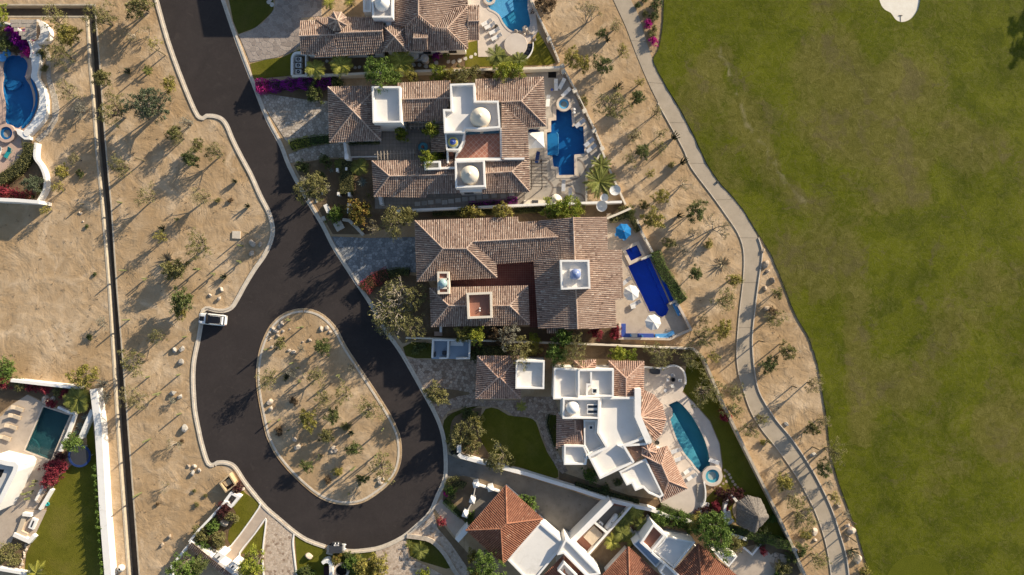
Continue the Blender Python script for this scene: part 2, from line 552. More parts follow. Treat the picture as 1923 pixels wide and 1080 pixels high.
# water: clear tinted film with a real Fresnel reflection; the colour comes from the tiled basin below
t = NT('pool_water')
tr = t.node('ShaderNodeBsdfTransparent', {'Color': (.86, .96, .985)})
gl = t.node('ShaderNodeBsdfGlossy', {'Roughness': .04, 'Color': (1, 1, 1)})
nb = t.bump(t.noise(1.6, 4, .6, .8), .35, .06)
t.l.new(nb, gl.inputs['Normal'])
lw = t.node('ShaderNodeLayerWeight', {'Blend': .5}); t.l.new(nb, lw.inputs['Normal'])
fres = t.math('ADD', .02, t.math('MULTIPLY', .95, t.math('POWER', lw.outputs['Facing'], 5.0)))     # Schlick, the same from above and below
mx = t.node('ShaderNodeMixShader', {0: fres, 1: tr.outputs[0], 2: gl.outputs[0]})
t.l.new(mx.outputs[0], t.n['Material Output'].inputs['Surface'])
def poolmat(name, c):
    t = NT(name)
    f = t.noise(.6, 5, .6, 1.0); g = t.noise(7, 3, .6)
    col = t.ramp(f, [(.3, tuple(x * .80 for x in c)), (.7, c)])
    col = t.mix(t.ramp(g, [(.4, .25), (.6, 0.)]), col, tuple(x * .7 for x in c))
    return t.out(col, .5, None, .2)
for nm, c in (('pool_azure', (.05, .32, .50)), ('pool_navy', (.006, .135, .37)), ('pool_royal', (.006, .075, .62)), ('pool_teal', (.035, .235, .30)),
              ('pool_deep', (.016, .15, .36)), ('pool_dark', (.020, .075, .082)), ('pool_step_mid', (.022, .20, .45)), ('pool_step_sky', (.16, .46, .72)), ('pool_step_teal', (.12, .42, .50))):
    poolmat(nm, c)

# foliage: leaf colour varies per leaf and per plant
def leafmat(name, lo, mid, hi):
    t = NT(name)
    at = t.node('ShaderNodeAttribute', attribute_name='tint').outputs['Fac']
    oi = t.node('ShaderNodeObjectInfo').outputs['Random']
    v = t.math('ADD', t.math('MULTIPLY', at, .8), t.math('MULTIPLY', oi, .2))
    col = t.ramp(v, [(.05, lo), (.5, mid), (.95, hi)])
    t.out(col, .65, None, .3)
    tl = t.node('ShaderNodeBsdfTranslucent', {'Color': col})
    mx = t.node('ShaderNodeMixShader', {0: .22, 1: t.b.outputs[0], 2: tl.outputs[0]})
    t.l.new(mx.outputs[0], t.n['Material Output'].inputs['Surface'])
leafmat('leaf_olive', (0.098, 0.094, 0.033), (0.182, 0.171, 0.059), (0.300, 0.269, 0.101))
leafmat('leaf_dark', (0.048, 0.069, 0.021), (0.105, 0.128, 0.037), (0.190, 0.209, 0.064))
leafmat('leaf_yellow', (0.139, 0.132, 0.026), (0.265, 0.238, 0.053), (0.437, 0.356, 0.099))
leafmat('leaf_sparse', (0.152, 0.132, 0.055), (0.245, 0.212, 0.095), (0.370, 0.310, 0.159))
leafmat('leaf_green', (0.048, 0.090, 0.016), (0.103, 0.166, 0.030), (0.193, 0.262, 0.057))
leafmat('leaf_lime', (0.115, 0.161, 0.017), (0.241, 0.276, 0.034), (0.414, 0.402, 0.063))
leafmat('leaf_grey', (0.159, 0.152, 0.113), (0.245, 0.231, 0.171), (0.344, 0.317, 0.251))
leafmat('leaf_brown', (.09, .055, .03), (.15, .10, .055), (.22, .16, .09))
leafmat('leaf_feather', (0.041, 0.055, 0.030), (0.085, 0.108, 0.057), (0.152, 0.172, 0.099))
leafmat('leaf_magenta', (.28, .003, .12), (.50, .008, .23), (.64, .03, .34))
leafmat('leaf_purple', (.09, .008, .10), (.27, .006, .26), (.42, .02, .40))
leafmat('leaf_crimson', (.11, .012, .022), (.26, .03, .05), (.40, .075, .09))
leafmat('leaf_flowering', (.06, .06, .018), (.24, .07, .045), (.58, .035, .11))
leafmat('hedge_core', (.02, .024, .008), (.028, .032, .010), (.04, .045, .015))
leafmat('leaf_maroon', (.035, .010, .012), (.075, .022, .024), (.13, .045, .042))
leafmat('leaf_orange', (.10, .10, .02), (.19, .17, .035), (.36, .19, .06))
leafmat('frond', (0.069, 0.086, 0.017), (0.155, 0.172, 0.032), (0.287, 0.282, 0.069))
leafmat('frond_lime', (0.138, 0.149, 0.023), (0.287, 0.287, 0.046), (0.483, 0.437, 0.092))
leafmat('frond_blue', (.10, .12, .10), (.19, .215, .18), (.30, .32, .27))
leafmat('cactus_skin', (.10, .12, .05), (.19, .20, .085), (.29, .28, .14))
leafmat('cactus_dry', (.16, .125, .075), (.25, .20, .125), (.33, .27, .175))
leafmat('cactus_dark', (.045, .05, .028), (.085, .09, .045), (.13, .13, .075))

# ------------------------------------------------------------------ builders
def sheet(name, poly, z, mat, holes=(), z0=-.08, lab=None):
    """a piece of the setting: photo outline laid on the ground with a real edge"""
    return struct(MB().prism(Q(poly), z0, z, [Q(h) for h in holes]).build(name, mat))

def clip_to_convex(subject, cell):
    out = subject
    n = len(cell)
    for i in range(n):
        a, b = cell[i], cell[(i + 1) % n]
        ex, ey = b[0] - a[0], b[1] - a[1]
        src, out = out, []
        for j in range(len(src)):
            p, q = src[j - 1], src[j]
            dp = ex * (p[1] - a[1]) - ey * (p[0] - a[0]); dq = ex * (q[1] - a[1]) - ey * (q[0] - a[0])
            if (dp >= 0) != (dq >= 0):
                s = dp / (dp - dq)
                out.append((p[0] + (q[0] - p[0]) * s, p[1] + (q[1] - p[1]) * s))
            if dq >= 0:
                out.append(q)
        if len(out) < 3:
            return []
    return out

def cells(poly, size, jit=.42):
    """irregular stones filling an outline (Voronoi cells of a jittered grid)"""
    poly = ccw(poly)
    xs = [p[0] for p in poly]; ys = [p[1] for p in poly]
    nx = int((max(xs) - min(xs)) / size) + 3; ny = int((max(ys) - min(ys)) / (size * .9)) + 3
    pts = {}
    for i in range(-1, nx):
        for j in range(-1, ny):
            pts[i, j] = (min(xs) + (i + (.5 if j % 2 else 0) + rnd.uniform(-jit, jit)) * size, min(ys) + (j + rnd.uniform(-jit, jit)) * size * .9)
    out = []
    for (i, j), c in pts.items():
        near = sorted(((pts[i + a, j + b][0] - c[0]) ** 2 + (pts[i + a, j + b][1] - c[1]) ** 2, pts[i + a, j + b])
                      for a in (-2, -1, 0, 1, 2) for b in (-2, -1, 0, 1, 2) if (a or b) and (i + a, j + b) in pts)
        cell = rect(c[0], c[1], size * 3, size * 3)
        for d2, q in near[:14]:
            mx, my = (c[0] + q[0]) / 2, (c[1] + q[1]) / 2
            nxv, nyv = c[0] - q[0], c[1] - q[1]
            src, cell = cell, []
            for k in range(len(src)):
                p, r = src[k - 1], src[k]
                dp = (p[0] - mx) * nxv + (p[1] - my) * nyv; dr = (r[0] - mx) * nxv + (r[1] - my) * nyv
                if (dp >= 0) != (dr >= 0):
                    s = dp / (dp - dr); cell.append((p[0] + (r[0] - p[0]) * s, p[1] + (r[1] - p[1]) * s))
                if dr >= 0:
                    cell.append(r)
        if len(cell) < 3:
            continue
        cell = ccw(cell)
        if not all(inside(p, poly) for p in cell):
            if not any(inside(p, poly) for p in cell + [c]):
                continue
            cell = clip_to_convex(poly, cell)
            if len(cell) < 3 or abs(area2(cell)) < size * size * .08:
                continue
        out.append(ccw(cell))
    return out

def stone(mb, cell, z0, z1, gap):
    c = centre(cell)
    def shrink(d):
        r = []
        for p in cell:
            dx, dy = p[0] - c[0], p[1] - c[1]; L = math.hypot(dx, dy) or 1e-6
            k = max(.3, 1 - d / L)
            r.append((c[0] + dx * k, c[1] + dy * k))
        return r
    a, b = shrink(gap), shrink(gap * 1.9)
    n = len(cell); o = len(mb.v); t = rnd.random()
    dz = rnd.uniform(-.006, .006)
    mb.v += [(x, y, z0) for x, y in a] + [(x, y, z1 - .012 + dz) for x, y in a] + [(x, y, z1 + dz) for x, y in b]
    for i in range(n):
        j = (i + 1) % n
        mb.face((o + i, o + j, o + n + j, o + n + i), t)
        mb.face((o + n + i, o + n + j, o + 2 * n + j, o + 2 * n + i), t)
    mb.face(tuple(range(o + 2 * n, o + 3 * n)), t)

def paving(name, poly, size, stone_mat, base_mat='mortar', z=.03, single=False, gap=None, part='cobbles', holes=(), thick=.03):
    w = Q(poly)
    base = struct(MB().prism(w, -.08, z, [Q(h) for h in holes]).build(name, base_mat))
    gap = gap or size * .045
    hs = [Q(h) for h in holes]
    cl = [c for c in cells(w, size) if not any(inside(centre(c), h) for h in hs)]
    if single and len(cl) <= 300:
        for c in cl:
            mb = MB(); stone(mb, c, z - .02, z + thick, gap); mb.build('paving_stone', stone_mat, base, tint=True)
    else:
        mb = MB()
        for c in cl:
            stone(mb, c, z - .02, z + thick, gap)
        mb.build(part, stone_mat, base, tint=True, kind='stuff')
    return base

# ---- tiled roofs
def slope(house, pts, tile='barrel_tile', chan='roof_channel', row=.30, step=.43):
    W = [Vector(P(*p)) for p in pts]
    n = Vector((0, 0, 0))
    for i in range(len(W)):
        n += (W[i] - W[0]).cross(W[(i + 1) % len(W)] - W[0])
    n.normalize()
    if n.z < 0:
        n = -n
    u = (W[1] - W[0]); u -= n * u.dot(n); u.normalize()
    v = n.cross(u)
    if v.z < 0:
        v, u = -v, -u
    c2 = [((w - W[0]).dot(u), (w - W[0]).dot(v)) for w in W]
    mb = MB()
    # slab: top and underside follow the outline
    tri = tessellate_polygon([[Vector((a, b, 0)) for a, b in c2]])
    k = len(W)
    mb.v += [tuple(w) for w in W] + [tuple(w - Vector((0, 0, .13))) for w in W]
    for a, b, c in tri:
        if (W[b] - W[a]).cross(W[c] - W[a]).z < 0:
            b, c = c, b
        mb.face((a, b, c)); mb.face((a + k, c + k, b + k))
    for i in range(k):
        j = (i + 1) % k
        mb.face((i, i + k, j + k, j))
    base = mb.build('roof_slope', chan, house)
    tb = MB()
    u0 = min(a for a, b in c2); u1 = max(a for a, b in c2)
    nrow = max(1, round((u1 - u0) / row)); rw = (u1 - u0) / nrow
    for r in range(nrow):
        uc = u0 + (r + .5) * rw + rnd.uniform(-.012, .012)
        vs_ = []
        for i in range(k):
            a, b = c2[i], c2[(i + 1) % k]
            if (a[0] > uc) != (b[0] > uc):
                vs_.append(a[1] + (b[1] - a[1]) * (uc - a[0]) / (b[0] - a[0]))
        vs_.sort()
        for q in range(0, len(vs_) - 1, 2):
            va, vb = vs_[q], vs_[q + 1]
            if vb - va < .12:
                continue
            va -= .06
            m = max(1, round((vb - va) / step)); st = (vb - va) / m
            rowt = rnd.gauss(0, .06)
            for s in range(m):
                tint = min(1, max(0, rnd.gauss(.56, .17) + rowt + (.3 if rnd.random() < .05 else 0) - (.35 if rnd.random() < .06 else 0)))
                y0 = va + s * st; y1 = y0 + st * 1.04
                du = rnd.uniform(-.008, .008)
                R0, R1 = rw * .36, rw * .30
                L0, L1 = .025 + rnd.uniform(-.004, .01), .0
                o = len(tb.v)
                for (yy, R, L) in ((y0, R0, L0), (y1, R1, L1)):
                    for ang in (math.pi, math.pi * .72, math.pi * .5, math.pi * .28, 0):
                        tb.v.append(tuple(W[0] + u * (uc + du + R * math.cos(ang)) + v * yy + n * (L + R * .95 * math.sin(ang) + .012)))
                for i in range(4):
                    tb.face((o + i, o + 5 + i, o + 6 + i, o + i + 1), tint)
                tb.face((o, o + 1, o + 2, o + 3, o + 4), tint * .6)
    if tb.f:
        to = tb.build('roof_tiles', tile, base, tint=True, kind='stuff')
    return base

def ridge_cap(house, a, b, tile):
    A, B = Vector(P(*a)), Vector(P(*b))
    L = (B - A).length
    if L < .3:
        return
    d = (B - A) / L
    s = d.cross(Vector((0, 0, 1))).normalized(); n = s.cross(d)
    m = max(1, round(L / .45)); mb = MB()
    for i in range(m):
        t = min(1, max(0, rnd.gauss(.72, .12)))
        o = len(mb.v)
        for (f, R) in ((i * L / m - .03, .15), ((i + 1) * L / m, .13)):
            for ang in (math.pi * 1.05, math.pi * .75, math.pi * .5, math.pi * .25, -math.pi * .05):
                mb.v.append(tuple(A + d * f + s * (R * math.cos(ang)) + n * (R * math.sin(ang) + .07)))
        for k in range(4):
            mb.face((o + k, o + 5 + k, o + 6 + k, o + k + 1), t)
        mb.face((o, o + 1, o + 2, o + 3, o + 4), t * .7); mb.face((o + 9, o + 8, o + 7, o + 6, o + 5), t * .7)
    mb.build('ridge_cap', tile, house, tint=True)

def roof(house, planes, tile='barrel_tile', chan='roof_channel', extra=(), row=.30):
    for p in planes:
        slope(house, p, tile, chan, row)
    seen = {}
    for i, p in enumerate(planes):
        for k in range(len(p)):
            e = frozenset((p[k], p[(k + 1) % len(p)]))
            seen.setdefault(e, []).append(i)
    for e, own in seen.items():
        if len(own) == 2 and len(e) == 2:
            a, b = sorted(e)
            pa = planes[own[0]]; ca = Vector((0, 0, 0))
            wa = [Vector(P(*q)) for q in pa]; wb = [Vector(P(*q)) for q in planes[own[1]]]
            n = Vector((0, 0, 0))
            for i in range(len(wa)):
                n += (wa[i] - wa[0]).cross(wa[(i + 1) % len(wa)] - wa[0])
            if n.z < 0:
                n = -n
            cb = sum(wb, Vector((0, 0, 0))) / len(wb)
            if (cb - Vector(P(*a))).dot(n) < 0.02:
                ridge_cap(house, a, b, tile)
    for a, b in extra:
        ridge_cap(house, a, b, tile)

def hip(x0, y0, x1, y1, x2, y2, x3, y3, ra, rb, ze, zr):
    """four slopes: corners NW, NE, SE, SW, ridge from ra (west) to rb (east)"""
    a, b, c, d = (x0, y0, ze), (x1, y1, ze), (x2, y2, ze), (x3, y3, ze)
    r, s = (*ra, zr), (*rb, zr)
    if ra == rb:
        return [[a, b, r], [b, c, r], [c, d, r], [d, a, r]]
    return [[b, a, r, s], [c, b, s], [d, c, s, r], [a, d, r]]

def add_windows(house, w, z0=.95, z1=2.1, every=3.6, minlen=3.2):
    w = ccw(w); n = len(w)
    for i in range(n):
        a, b = Vector(w[i]), Vector(w[(i + 1) % n]); L = (b - a).length
        if L < minlen:
            continue
        e = (b - a) / L; nn = Vector((e.y, -e.x)); k = max(1, int(L / every)); ang = math.atan2(e.y, e.x)
        for j in range(k):
            c = a + e * (L * (j + .5) / k) + nn * .02
            o = MB().box(c.x, c.y, z0, 1.3, .08, z1 - z0, ang).build('window', 'wood_dark', house)
            c2 = c + nn * .03
            MB().box(c2.x, c2.y, z0 + .08, 1.1, .05, z1 - z0 - .16, ang).build('pane', 'window_glass', o)

def walls(house, poly, z, mat='white_stucco', inset=.5, win=True):
    w = offset(Q(poly, z), inset)
    MB().prism(w, 0, z + .02).build('wall', mat, house)
    if win:
        add_windows(house, w)
    return w

def flatbox(house, poly, zf, zt, w=.28, mat='white_stucco', floor='flat_roof', z0=0.0):
    o = ccw(Q(poly, zt)); i = offset(o, w)
    MB().prism(o, z0, zf).build('wall', mat, house)
    MB().prism(i, zf - .05, zf + .02).build('flat_roof', floor, house)
    MB().prism(o, zf + .001, zt, [i]).build('parapet', mat, house)

def dome(house, x, y, z0, r, hgt, mat, cap=None, capmat=None, n=28, name='dome'):
    X, Y, _ = P(x, y, z0 + hgt * .5)
    prof = [(r * 1.04, z0), (r * 1.04, z0 + .12), (r, z0 + .13)]
    for k in range(1, 9):
        a = math.pi / 2 * k / 8.0
        prof.append((max(.03, r * math.cos(a)), z0 + .13 + hgt * math.sin(a)))
    d = MB().lathe(X, Y, prof, n).build(name, mat, house, smooth=True)
    if cap:
        zt = z0 + .13 + hgt * .93
        MB().lathe(X, Y, [(cap, zt - .1), (cap, zt + cap * .7), (cap * .55, zt + cap * 1.1), (.03, zt + cap * 1.3)], 12).build('finial', capmat or mat, d)
    return d

# ---- pools
POOL_HOLES = []
def pool(name, label, water, basin, cop='coping_stone', cw=.45, depth=1.0, z=.10, steps=(), stepmat=None, shelf=(), group=None):
    w = ccw(Q(water))
    POOL_HOLES.append(w)
    c = centre(w)
    depth *= .5        # the water's refraction makes the floor look this near
    root = thing(name, label, 'pool' if 'pool' in name else 'hot tub', (c[0], c[1], 0), group)
    out = offset(w, -cw)
    MB().prism(out, -.05, z + .04, [w]).build('coping', cop, root)
    b = MB(); n = len(w); o = len(b.v)
    b.v += [(x, y, z) for x, y in w] + [(x, y, -depth) for x, y in w]
    for i in range(n):
        j = (i + 1) % n
        b.face((o + j, o + i, o + n + i, o + n + j))
    tris = tessellate_polygon([[Vector((x, y, 0)) for x, y in w]])
    for p, q, r in tris:
        b.face((o + n + p, o + n + q, o + n + r))
    b.build('basin', basin, root)
    for k, st in enumerate(steps):
        MB().prism(Q(st), -depth - .02, max(-depth + .04, -.40 + .09 * k)).build('step', stepmat or basin, root)
    for st, zz in shelf:
        MB().prism(Q(st), -depth - .02, max(zz * .45, -depth + .06)).build('shelf', stepmat or basin, root)
    wt = MB(); wt.v = [(x, y, z - .10) for x, y in w]
    for p, q, r in tris:
        a, bb, cc = w[p], w[q], w[r]
        if (bb[0] - a[0]) * (cc[1] - a[1]) - (bb[1] - a[1]) * (cc[0] - a[0]) < 0:
            q, r = r, q
        wt.face((p, q, r))
    wt.build('water', 'pool_water', root)
    return root

def spa(name, label, x, y, ro, ri, basin, z=.45, cop='coping_stone', stepmat='pool_step_sky', inner=True):
    X, Y, _ = P(x, y, z)
    root = thing(name, label, 'hot tub', (X, Y, 0))
    ro *= S; ri *= S
    MB().prism(circ(X, Y, ro, 32), -.05, z, [circ(X, Y, ri, 32)]).build('coping', cop, root)
    MB().prism(circ(X, Y, ri + .02, 32), -.04, .02).build('basin', basin, root)
    MB().prism(circ(X, Y, ri, 32), 0, z * .55, [circ(X, Y, ri * .62, 24)]).build('seat_ledge', stepmat, root)
    b = MB(); b.poly([(px, py, z - .07) for px, py in circ(X, Y, ri, 32)])
    b.build('water', 'pool_water', root)
    return root

def wall_thing(name, label, line, w, h, mat='white_stucco', z0=-.05, cat='wall', closed=False, cap=None, px_at=None, group=None):
    L = Q(line, h if px_at is None else px_at)
    if cap:
        c = L[0] if not closed else centre(L)
        root = thing(name, label, cat, (c[0], c[1], 0), group)
        MB().strip(L, w, z0, h, closed).build('wall_body', mat, root)
        MB().strip(L, w + .12, h + .002, h + .08, closed).build('coping', cap, root)
        return root
    o = MB().strip(L, w, z0, h, closed).build(name, mat)
    return tag(o, label, cat, group)

def block(name, label, cat, poly, z0, z1, mat, group=None):
    return tag(MB().prism(Q(poly, z1), z0, z1).build(name, mat), label, cat, group)

# ---- furniture
def copy_tree(src, loc, rz=0.0, parent=None):
    c = src.copy(); COL.objects.link(c); c.parent = parent
    if parent is None:
        c.location = loc; c.rotation_euler = (0, 0, rz)
    for ch in src.children:
        copy_tree(ch, None, 0, c)
    return c

HIDE = []
def template(fn, *a):
    """build a prototype at the origin; the first use moves it, later uses copy it"""
    st = {'o': None}
    def place(loc, rz, label, cat, group=None):
        if st['o'] is None:
            o = st['o'] = fn(*a)
            o.location = loc; o.rotation_euler = (0, 0, rz)
        else:
            o = copy_tree(st['o'], loc, rz)
        for k in ('group',):
            if k in o:
                del o[k]
        return tag(o, label, cat, group)
    return place

def raw_root(name):
    o = bpy.data.objects.new(name, None); COL.objects.link(o); ORG[o.name] = (0, 0, 0)
    return o

def make_lounger(frame, fabric):
    r = raw_root('sun_lounger')
    MB().box(-.3, 0, .26, 1.3, .66, .05).build('seat_frame', frame, r)
    MB().box(-.3, 0, .312, 1.26, .60, .07).build('cushion', fabric, r)
    b = MB(); pr = [(.36, .30), (.95, .62), (.93, .70), (.34, .38)]
    for s in (-.32, .32):
        pass
    o = len(b.v)
    b.v += [(x, -.31, z) for x, z in pr] + [(x, .31, z) for x, z in pr]
    for i in range(4):
        j = (i + 1) % 4
        b.face((i, j, 4 + j, 4 + i))
    b.face((3, 2, 1, 0)); b.face((4, 5, 6, 7))
    b.build('backrest', fabric, r)
    for sx in (-.85, .3):
        for sy in (-.28, .28):
            MB().box(sx, sy, 0, .05, .05, .262).build('leg', frame, r)
    MB().tube([(.75, -.28, .02), (.75, -.28, .50)], .02).tube([(.75, .28, .02), (.75, .28, .50)], .02).build('back_prop', frame, r)
    return r

def make_parasol(mat, rad, n=8, hgt=2.35, square=False):
    r = raw_root('parasol')
    MB().lathe(0, 0, [(.28, 0), (.28, .07), (.06, .10)], 16).build('base', 'steel_white', r)
    MB().tube([(0, 0, .05), (0, 0, hgt + .62)], .03, 8).build('pole', 'wood_tan', r)
    for k in range(n):
        a0 = math.tau * k / n + (math.pi / n if square else 0); a1 = a0 + math.tau / n
        p0 = (rad * math.cos(a0), rad * math.sin(a0)); p1 = (rad * math.cos(a1), rad * math.sin(a1))
        mb = MB(); top = (0, 0, hgt + .58)
        mid = ((p0[0] + p1[0]) / 2 * .97, (p0[1] + p1[1]) / 2 * .97)
        A = (*p0, hgt); B = (*p1, hgt); C = (*mid, hgt - .02)
        t = .014
        for q in ((A, C, top), (C, B, top)):
            mb.poly(q); mb.poly([(x, y, z - t) for x, y, z in q[::-1]])
        for q0, q1 in ((A, C), (C, B)):
            mb.poly([q0, (q0[0], q0[1], q0[2] - .14), (q1[0], q1[1], q1[2] - .14), q1])
        mb.build('canopy_panel', mat, r)
        MB().tube([(p0[0], p0[1], hgt - .02), (0, 0, hgt + .53)], .015, 5).build('rib', 'wood_tan', r)
    MB().lathe(0, 0, [(.07, hgt + .56), (.05, hgt + .68), (.01, hgt + .74)], 8).build('finial', 'wood_tan', r)
    return r

def make_chair(mat):
    r = raw_root('patio_chair')
    MB().box(0, 0, .40, .5, .5, .06).build('seat', mat, r)
    MB().box(.23, 0, .462, .05, .5, .42).build('backrest', mat, r)
    for sx in (-.2, .2):
        for sy in (-.2, .2):
            MB().box(sx, sy, 0, .04, .04, .402).build('leg', 'steel_dark', r)
    return r

def make_ac():
    r = raw_root('air_conditioner')
    MB().box(0, 0, 0.05, .95, .75, .8).build('casing', 'plastic_white', r)
    MB().lathe(0, 0, [(.29, .852), (.29, .862)], 20).build('fan_grille', 'steel_dark', r)
    MB().lathe(0, 0, [(.09, .864), (.07, .88)], 10).build('fan_hub', 'steel_white', r)
    return r

def make_dish():
    r = raw_root('satellite_dish')
    b = MB(); prof = []
    for k in range(7):
        q = k / 6
        prof.append((max(.02, .9 * q), .9 + .22 * q * q))
    b.lathe(0, 0, prof, 28)
    b.f = b.f[:-2]; b.t = b.t[:-2]
    rot = Matrix.Rotation(math.radians(18), 4, 'Y')
    b.v = [tuple(rot @ Vector((x, y, z - .9)) + Vector((0, 0, 2.05))) for x, y, z in b.v]
    b.build('reflector', 'plastic_white', r, smooth=True)
    MB().tube([(0, 0, 0), (0, 0, 2.0)], .06, 8).build('mast', 'steel_white', r)
    MB().tube([(0, 0, 2.05), (.28, 0, 2.7)], .03, 6).lathe(.28, 0, [(.05, 2.66), (.07, 2.8)], 8).build('feed_arm', 'steel_white', r)
    MB().box(0, 0, 0, .5, .5, .08).build('foot', 'concrete', r)
    return r

# ---- plants
def leaf(mb, c, size, t, up=.35):
    d = Vector((rnd.gauss(0, 1), rnd.gauss(0, 1), rnd.gauss(0, 1) + up)); d.normalize()
    a = d.orthogonal().normalized()
    a = Matrix.Rotation(rnd.uniform(0, math.tau), 3, d) @ a
    b = d.cross(a)
    l, w = size * rnd.uniform(.7, 1.3), size * rnd.uniform(.35, .6)
    c = Vector(c)
    mb.poly([c - a * l * .5, c + b * w * .5, c + a * l * .5, c - b * w * .5], t)

def crown_mesh(kind, n, per, leafsz, cr, zc, flat, seed, hollow=.0):
    """unit-radius crown: leaf clumps spread through an uneven volume"""
    global rnd
    keep, rnd = rnd, random.Random(seed)
    ph = [rnd.uniform(0, math.tau) for _ in range(4)]
    cl = []
    mb = MB()
    for i in range(n):
        a = rnd.uniform(0, math.tau); e = rnd.uniform(-.35, 1.0); rr = (rnd.uniform(hollow, 1.0)) ** .45
        out = 1 + .22 * math.sin(2 * a + ph[0]) + .18 * math.sin(3 * a + ph[1]) + .14 * math.sin(5 * a + ph[2]) + rnd.uniform(-.08, .14)
        ce = math.sqrt(max(0, 1 - e * e))
        c = Vector((rr * ce * math.cos(a) * out * (1 - cr * .6), rr * ce * math.sin(a) * out * (1 - cr * .6), zc + flat * e * rr))
        cl.append(c)
        ct = rnd.gauss(.5, .24); k = cr * rnd.uniform(.6, 1.25)
        for _ in range(int(per * rnd.uniform(.5, 1.3))):
            p = c + Vector((rnd.gauss(0, k * .55), rnd.gauss(0, k * .55), rnd.gauss(0, k * .42)))
            leaf(mb, p, leafsz, min(1, max(0, ct + rnd.gauss(0, .13))))
    tb = MB()
    for s in range(rnd.randint(2, 4)):
        a = rnd.uniform(0, math.tau); m = Vector((.22 * math.cos(a), .22 * math.sin(a), zc * .55))
        b0 = (.04 * math.cos(a), .04 * math.sin(a), 0)
        tb.tube([b0, tuple(m * .6 + Vector((0, 0, .02))), tuple(m)], [.055, .045, .036], 5)
        for q in rnd.sample(cl, min(7, len(cl))):
            mid = (m + q) / 2 + Vector((rnd.uniform(-.12, .12), rnd.uniform(-.12, .12), .05))
            tb.tube([tuple(m), tuple(mid), tuple(q)], [.033, .022, .008], 4, cap=False)
    rnd = keep
    return mb.mesh('crown', 'leaf_olive', tint=True), tb.mesh('trunk', 'bark')

def bare_mesh(seed, zc=1.2):
    global rnd
    keep, rnd = rnd, random.Random(seed)
    tb = MB(); tips = []
    def grow(p, d, l, r, lev):
        q1 = p + d * l * .5 + Vector((rnd.uniform(-.06, .06), rnd.uniform(-.06, .06), 0)) * l
        q = p + d * l
        tb.tube([tuple(p), tuple(q1), tuple(q)], [r, r * .85, r * .7], 4 if lev > 1 else 5, cap=False)
        if lev >= 4:
            tips.append(q); return
        for k in range(3 if lev < 3 else 2):
            dd = d + Vector((rnd.uniform(-1, 1), rnd.uniform(-1, 1), rnd.uniform(-.35, .45))) * .85
            grow(q, dd.normalized(), l * rnd.uniform(.62, .85), r * .62, lev + 1)
    for s in range(3):
        a = rnd.uniform(0, math.tau)
        grow(Vector((0, 0, 0)), Vector((.55 * math.cos(a), .55 * math.sin(a), .8)).normalized(), .45, .05, 0)
    m = max(max(abs(v[0]), abs(v[1])) for v in tb.v)
    tb.v = [(x / m, y / m, z) for x, y, z in tb.v]
    lb = MB()
    for q in tips:
        for _ in range(rnd.randint(1, 5)):
            leaf(lb, (q.x / m + rnd.gauss(0, .05), q.y / m + rnd.gauss(0, .05), q.z + rnd.gauss(0, .05)), .085, min(1, max(0, rnd.gauss(.5, .2))))
    rnd = keep
    return lb.mesh('crown', 'leaf_sparse', tint=True), tb.mesh('trunk', 'bark_pale')

CROWNS = {}
def crown_set(key):
    if key in CROWNS:
        return CROWNS[key]
    form, size = key
    out = []
    for s in range(3):
        sd_ = hash((form, size, s)) if False else (ord(form[0]) * 131 + ord(form[1]) * 37 + 'smlx'.index(size) * 17 + s * 5)
        if form == 'bare':
            out.append(bare_mesh(sd_)); continue
        n, per, lf, cr = {'s': (22, 28, .27, .30), 'm': (44, 32, .18, .22), 'l': (78, 37, .130, .165), 'x': (115, 42, .095, .13)}[size]
        zc, flat, hol = 1.28, .70, .1
        if form == 'bush':
            zc, flat = .52, .50
        if form == 'thin':
            n = int(n * .85); per = int(per * .55); lf *= .85; cr *= .95
        if form == 'fthr':
            n = int(n * 1.1); lf *= .8
        out.append(crown_mesh(form, n, per, lf, cr, zc, flat, sd_, hol))
    CROWNS[key] = out
    return out

def put_slot(o, mat):
    o.material_slots[0].link = 'OBJECT'
    o.material_slots[0].material = M[mat]

def plant(name, form, mat, x, y, r, label, cat, group=None, bark=None, hs=1.0):
    """a tree or shrub whose crown is seen at photo point x, y with radius r pixels"""
    R = r * S * 1.17
    size = 's' if R < .75 else 'm' if R < 1.35 else 'l' if R < 2.3 else 'x'
    var = crown_set((form, size))
    cm, tm = var[(int(x * 7 + y * 13)) % 3]
    hc = (.52 if form == 'bush' else 1.28) * R * hs
    X, Y, _ = P(x, y, hc)
    root = thing(name, label, cat, (X, Y, 0), group)
    a = (x * 1.7 + y * .9) % math.tau
    root.rotation_euler = (0, 0, a)
    root.scale = (R, R * (0.9 + .2 * ((x * 3 + y) % 7) / 7), R * hs)
    for nm, me, mt in (('crown', cm, mat), ('trunk', tm, bark or ('bark_pale' if form == 'bare' else 'bark'))):
        o = bpy.data.objects.new(nm, me); COL.objects.link(o); o.parent = root
        put_slot(o, mt)
    return root

def frond_mesh(L, droop, w, n=12, seed=1, fan=False):
    r2 = random.Random(seed); mb = MB()
    def pt(q):
        return Vector((L * q * (1 - .12 * q), 0, L * (.30 * q - droop * q * q)))
    pts = [pt(i / n) for i in range(n + 1)]
    mb.tube([tuple(p) for p in pts], [.028 * (1 - .8 * i / n) * L / 2 + .006 for i in range(n + 1)], 4, t=.8)
    for i in range(1, 2 * n + 1):
        q = i / (2 * n); c = pt(q)
        ll = w * math.sin(math.pi * min(1, q * .85 + .12)) * r2.uniform(.8, 1.15)
        for s in (-1, 1):
            tip = c + Vector((ll * .55, s * ll, -ll * r2.uniform(.15, .5)))
            wd = Vector((L * .035, 0, 0))
            t = min(1, max(0, r2.gauss(.5, .2)))
            mb.poly([c - wd * .6, c + wd * .6, tip + wd * .12, tip - wd * .12], t)
    return mb

